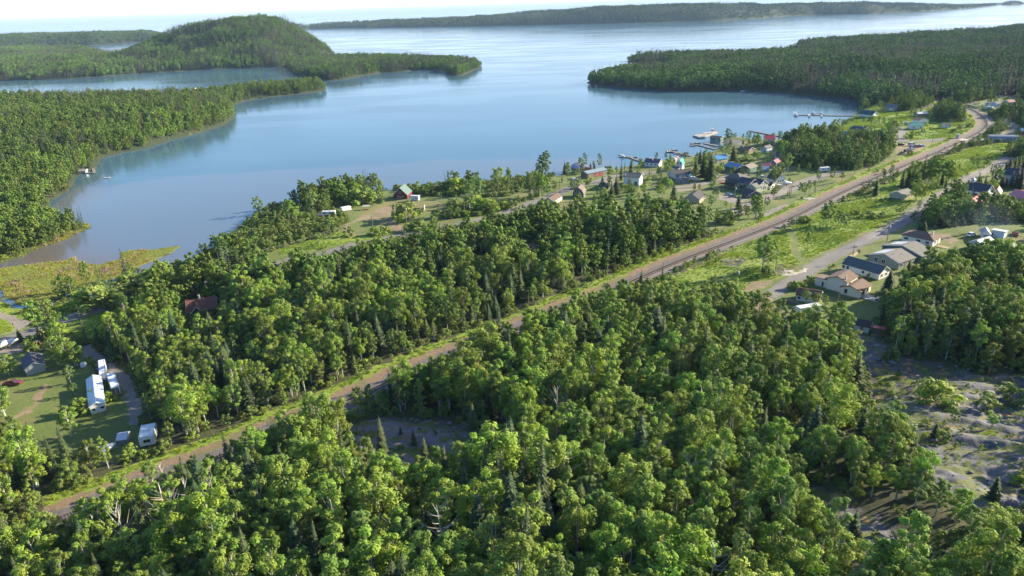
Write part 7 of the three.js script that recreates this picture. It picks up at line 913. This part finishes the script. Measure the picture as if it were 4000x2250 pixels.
// the woods near by: the trees that show largest are things of their own, the rest one mass
reseed(4242);
{
  const step = 3.8, near = [];
  for (let z = GZ1 - 5; z > GZ0; z -= step) for (let x = GX0; x < GX1; x += step) {
    const px = x + rr(-2, 2), pz = z + rr(-2, 2);
    if (!seen(px, 15, pz, 38)) continue;
    const dens = fbm(px / 28 + 5, pz / 28, 3), clear = coverAt(px, pz) !== FOREST || coverAt(px - 2, pz) !== FOREST || coverAt(px + 2, pz) !== FOREST || coverAt(px, pz + 2.4) !== FOREST;
    const garden = coverAt(px, pz) === LAWN && pz < -330 && px > 20 && rnd() < .11; // garden trees of the village
    if ((clear && !garden) || (!garden && rnd() > .35 + dens * 1.15)) continue;
    const y = groundY(px, pz); if (y < .7 || blocked(px, pz, 1.2)) continue;
    const edge = [[7, 0], [-7, 0], [0, 7], [0, -7]].some(d => coverAt(px + d[0], pz + d[1]) !== FOREST), sp = fbm(px / 22 + 90, pz / 22 + 3, 3);
    const con = rnd() < (sp > .6 ? .55 : sp > .5 ? .2 : .08);
    near.push({ con, x: px, y, z: pz, d: dist(px, y + 8, pz), s: (garden ? rr(.35, .75) : edge ? rr(.55, 1.05) : rr(.68, 1.3)) * (.8 + .4 * fbm(px / 30, pz / 30 + 70, 2)) * (px > 90 && pz < -380 ? .84 : 1) * (px < -70 && pz > -330 ? (pz > -215 ? .86 : 1.1) : 1) * (.7 + .3 * smooth(8, 20, railDist(px, pz))) * (con ? rr(.9, 1.35) : 1) * (px > -10 && px < 130 && pz < -290 && pz > -360 ? 1.18 : 1), w: rr(.86, 1.2), a: rr(0, 6.28), v: Math.floor(rnd() * (con ? 4 : 8)), c: Math.floor(rnd() * 6), open: edge });
  }
  // how big each shows, leaving out those well hidden behind nearer ones or out of the frame
  for (const t of near) t.big = seen(t.x, t.y + 10 * t.s, t.z, -2) && seen(t.x, t.y + 4, t.z, 4) ? t.s / t.d : 0;
  near.sort((a, b) => b.big - a.big);
  const where = t => { const q = onView(t.x, t.y + 8, t.z), col = ['far left', 'left', 'centre left', 'centre', 'centre right', 'right', 'far right'][Math.floor(clamp(q[0], 0, .999) * 7)], row = q[1] > .9 ? 'bottom edge' : q[1] > .8 ? 'lower wood' : q[1] > .68 ? 'middle wood' : 'upper wood'; return `${row}, ${col}`; };
  let nb = 0, nc = 0, nd = 0; const rest = { crown: HERO.map(() => []), wood: HERO.map(() => []), sc: SPRUCE.map(() => []), sw: SPRUCE.map(() => []), mid: MID.map(() => []), midc: MIDC.map(() => []) };
  for (const t of near) {
    if (t.big && !t.open && nd < 16 && hash2(Math.round(t.x * 10), Math.round(t.z * 10)) < .05) { deadTree(t, nd++, where(t)); continue; }
    if (!t.con && nb < 190 && t.big) {
      nb++; const o = broadThing(t.v, t.x, t.y, t.z, t.a, t.s, t.w, t.c); const k = HERO_KIND[t.v], tone = ['mid green', 'yellow green', 'dark green', 'fresh green', 'grey green', 'pale yellow green'][t.c];
      tag(o, `${tone} ${k} with ${HERO_LOOK[t.v]}, ${where(t)}`, 'tree', 'leafy trees of the wood below the viewpoint');
    } else if (t.con && nc < 130 && t.big) {
      nc++; const o = spruceThing(t.v, t.x, t.y, t.z, t.a, t.s, t.w); const k = ['bushy dark', 'tall narrow', 'thin ragged', 'broad light green'][t.v];
      tag(o, `${k} spruce ${t.s > 1.05 ? 'overtopping' : t.s > .9 ? 'level with' : 'lower than'} its neighbours, ${where(t)}`, 'tree', 'spruces of the wood below the viewpoint');
    } else if (t.d < 300) { const h = hue(); if (t.con) { rest.sc[t.v].push([t.x, t.y, t.z, t.a, t.s, t.w, ...h]); rest.sw[t.v].push([t.x, t.y, t.z, t.a, t.s, t.w, 1, 1, 1]); } else { rest.crown[t.v].push([t.x, t.y, t.z, t.a, t.s, t.w, ...h]); rest.wood[t.v].push([t.x, t.y, t.z, t.a, t.s, t.w, 1, 1, 1]); } }
    else { const h = hue(); (t.con ? rest.midc[t.v % 2] : rest.mid[t.v % 4]).push([t.x, t.y, t.z, t.a, t.s, t.w, ...h]); }
  }
  const same = {}; scene.children.forEach(o => { if (/wood below the viewpoint/.test(o.userData.group || '')) (same[o.userData.label] ??= []).push(o); });
  for (const l in same) if (same[l].length > 1) same[l].sort((a, b) => onView(a.position.x, a.position.y, a.position.z)[0] - onView(b.position.x, b.position.y, b.position.z)[0]).forEach((o, i) => o.userData.label = l + [', leftmost', ', second', ', third', ', fourth', ', fifth', ', sixth', ', seventh', ', eighth', ', ninth', ', tenth'][Math.min(i, 9)] + (i ? ' from left' : ''));
  const g = mass('forest', 'dense mixed wood of leafy trees and spruces around the railway and village', 'forest');
  rest.crown.forEach((l, i) => copies('crowns', HERO[i].crown, M.leaf, l, g)); rest.wood.forEach((l, i) => copies('trunks', HERO[i].wood, M.bark, l, g));
  rest.sc.forEach((l, i) => copies('spruce_crowns', SPRUCE[i].crown, M.needle, l, g)); rest.sw.forEach((l, i) => copies('spruce_trunks', SPRUCE[i].wood, M.bark, l, g));
  rest.mid.forEach((l, i) => copies('trees', MID[i], M.leaf, l, g)); rest.midc.forEach((l, i) => copies('spruces', MIDC[i], M.needle, l, g));
  console.log('near trees', near.length, 'things', nb, nc);
  // bushes under and beside the trees
  const u = [[], [], []];
  for (let z = GZ1 - 5; z > GZ0 + 100; z -= 2.6) for (let x = GX0; x < GX1; x += 2.6) {
    const px = x + rr(-1.2, 1.2), pz = z + rr(-1.2, 1.2); if (!seen(px, 10, pz, 10)) continue; const c = coverAt(px, pz);
    const edge = c === FOREST && [[4, 0], [-4, 0], [0, 4], [0, -4]].some(d => coverAt(px + d[0], pz + d[1]) !== FOREST), n = fbm(px / 14 + 33, pz / 14, 3);
    if (!(c === BRUSH ? rnd() < .95 : edge ? rnd() < .75 : c === FOREST ? rnd() < .4 : c === MEADOW ? n > .6 && rnd() < .3 : c === ROCK ? n > .53 && rnd() < .4 : false)) continue;
    const y = groundY(px, pz); if (y < .3 || blocked(px, pz)) continue; u[Math.floor(rnd() * 3)].push([px, y, pz, rr(0, 6.28), (c === ROCK || c === MEADOW ? .5 : c === BRUSH ? 1.25 : 1) * rr(.45, 1.15), rr(.9, 1.4), ...hue()]);
  }
  const ug = mass('undergrowth', 'low leafy bushes under the trees and along the edges of the woods', 'undergrowth'); u.forEach((l, i) => copies('bushes', SHRUB[i].crown, M.leaf, l, ug));
}
// woods across the water
function farWood(name, label, landName, step, kinds, conShare, opt = {}) {
  const l = LANDS.find(q => q.name === landName), b = opt.box || l.box, lists = kinds[0].map(() => []), listc = kinds[1].map(() => []); let n = 0;
  for (let z = b[2]; z < b[3]; z += step) for (let x = b[0]; x < b[1]; x += step) {
    const px = x + rr(-.45, .45) * step, pz = z + rr(-.45, .45) * step; if (!seen(px, 20, pz, 40) || (opt.skip && opt.skip(px, pz))) continue;
    const y = landHeight(l, px, pz); if (y < (opt.min ?? .25)) continue; if (blocked(px, pz)) continue;
    const s = fbm(px / (step * 7) + 3, pz / (step * 7), 3), con = rnd() < clamp(conShare + (s - .5) * 3, .02, .95), h = hue(), big = opt.size || 1, sc = big * (con ? rr(.85, 1.5) : rr(.72, 1.15)) * (.8 + .4 * s) * (y < 1.2 ? .75 : 1);
    const q = [px, y - .2, pz, rr(0, 6.28), sc, rr(.85, 1.2), ...h.map(v => v * (con ? .9 : 1) * (.62 + .76 * fbm(px / (step * 16) + 40, pz / (step * 11), 3)))]; n++;
    if (con) listc[Math.floor(rnd() * listc.length)].push(q); else lists[Math.floor(rnd() * lists.length)].push(q);
  }
  const g = mass(name, label, 'forest'); lists.forEach((q, i) => copies('trees', kinds[0][i], opt.mat || M.farLeaf, q, g)); listc.forEach((q, i) => copies('spruces', kinds[1][i], M.needle, q, g)); console.log(name, n);
}
farWood('peninsula_forest', 'leafy wood covering the near peninsula left of the bay', 'peninsula', 5.2, [MID, MIDC], .16, { mat: M.leaf, size: 1.12 });
farWood('hill_forest', 'mixed wood covering the steep hill over the bay', 'hill', 6.4, [FAR, FARC], .5, { size: 1.1 });
farWood('island_forest', 'spruce and leafy wood covering the small island', 'island', 5, [FAR, FARC], .42);
farWood('headland_forest', 'dark spruce wood covering the headland across the bay', 'mainland', 5.4, [FAR, FARC], .44, { size: 1.1, box: [-40, 1700, -1900, -520], skip: (x, z) => z > GZ0 && x < GX1 && x > GX0 });
farWood('western_island_forest', 'hazy wood on the low island behind the hill', 'western_island', 11, [VAST, VASTC], .4);
farWood('far_island_forest', 'hazy wood on the long island along the horizon', 'far_island', 14, [VAST, VASTC], .4, { size: 1.15 });
farWood('islet_forest', 'hazy trees on the tiny islet', 'islet', 14, [VAST, VASTC], .5);
farWood('hillside_forest', 'dark wood rising beyond the last houses', 'mainland', 5.4, [FAR, FARC], .3, { box: [GX1, 1300, GZ0, -100] });

renderer.render(scene, camera);
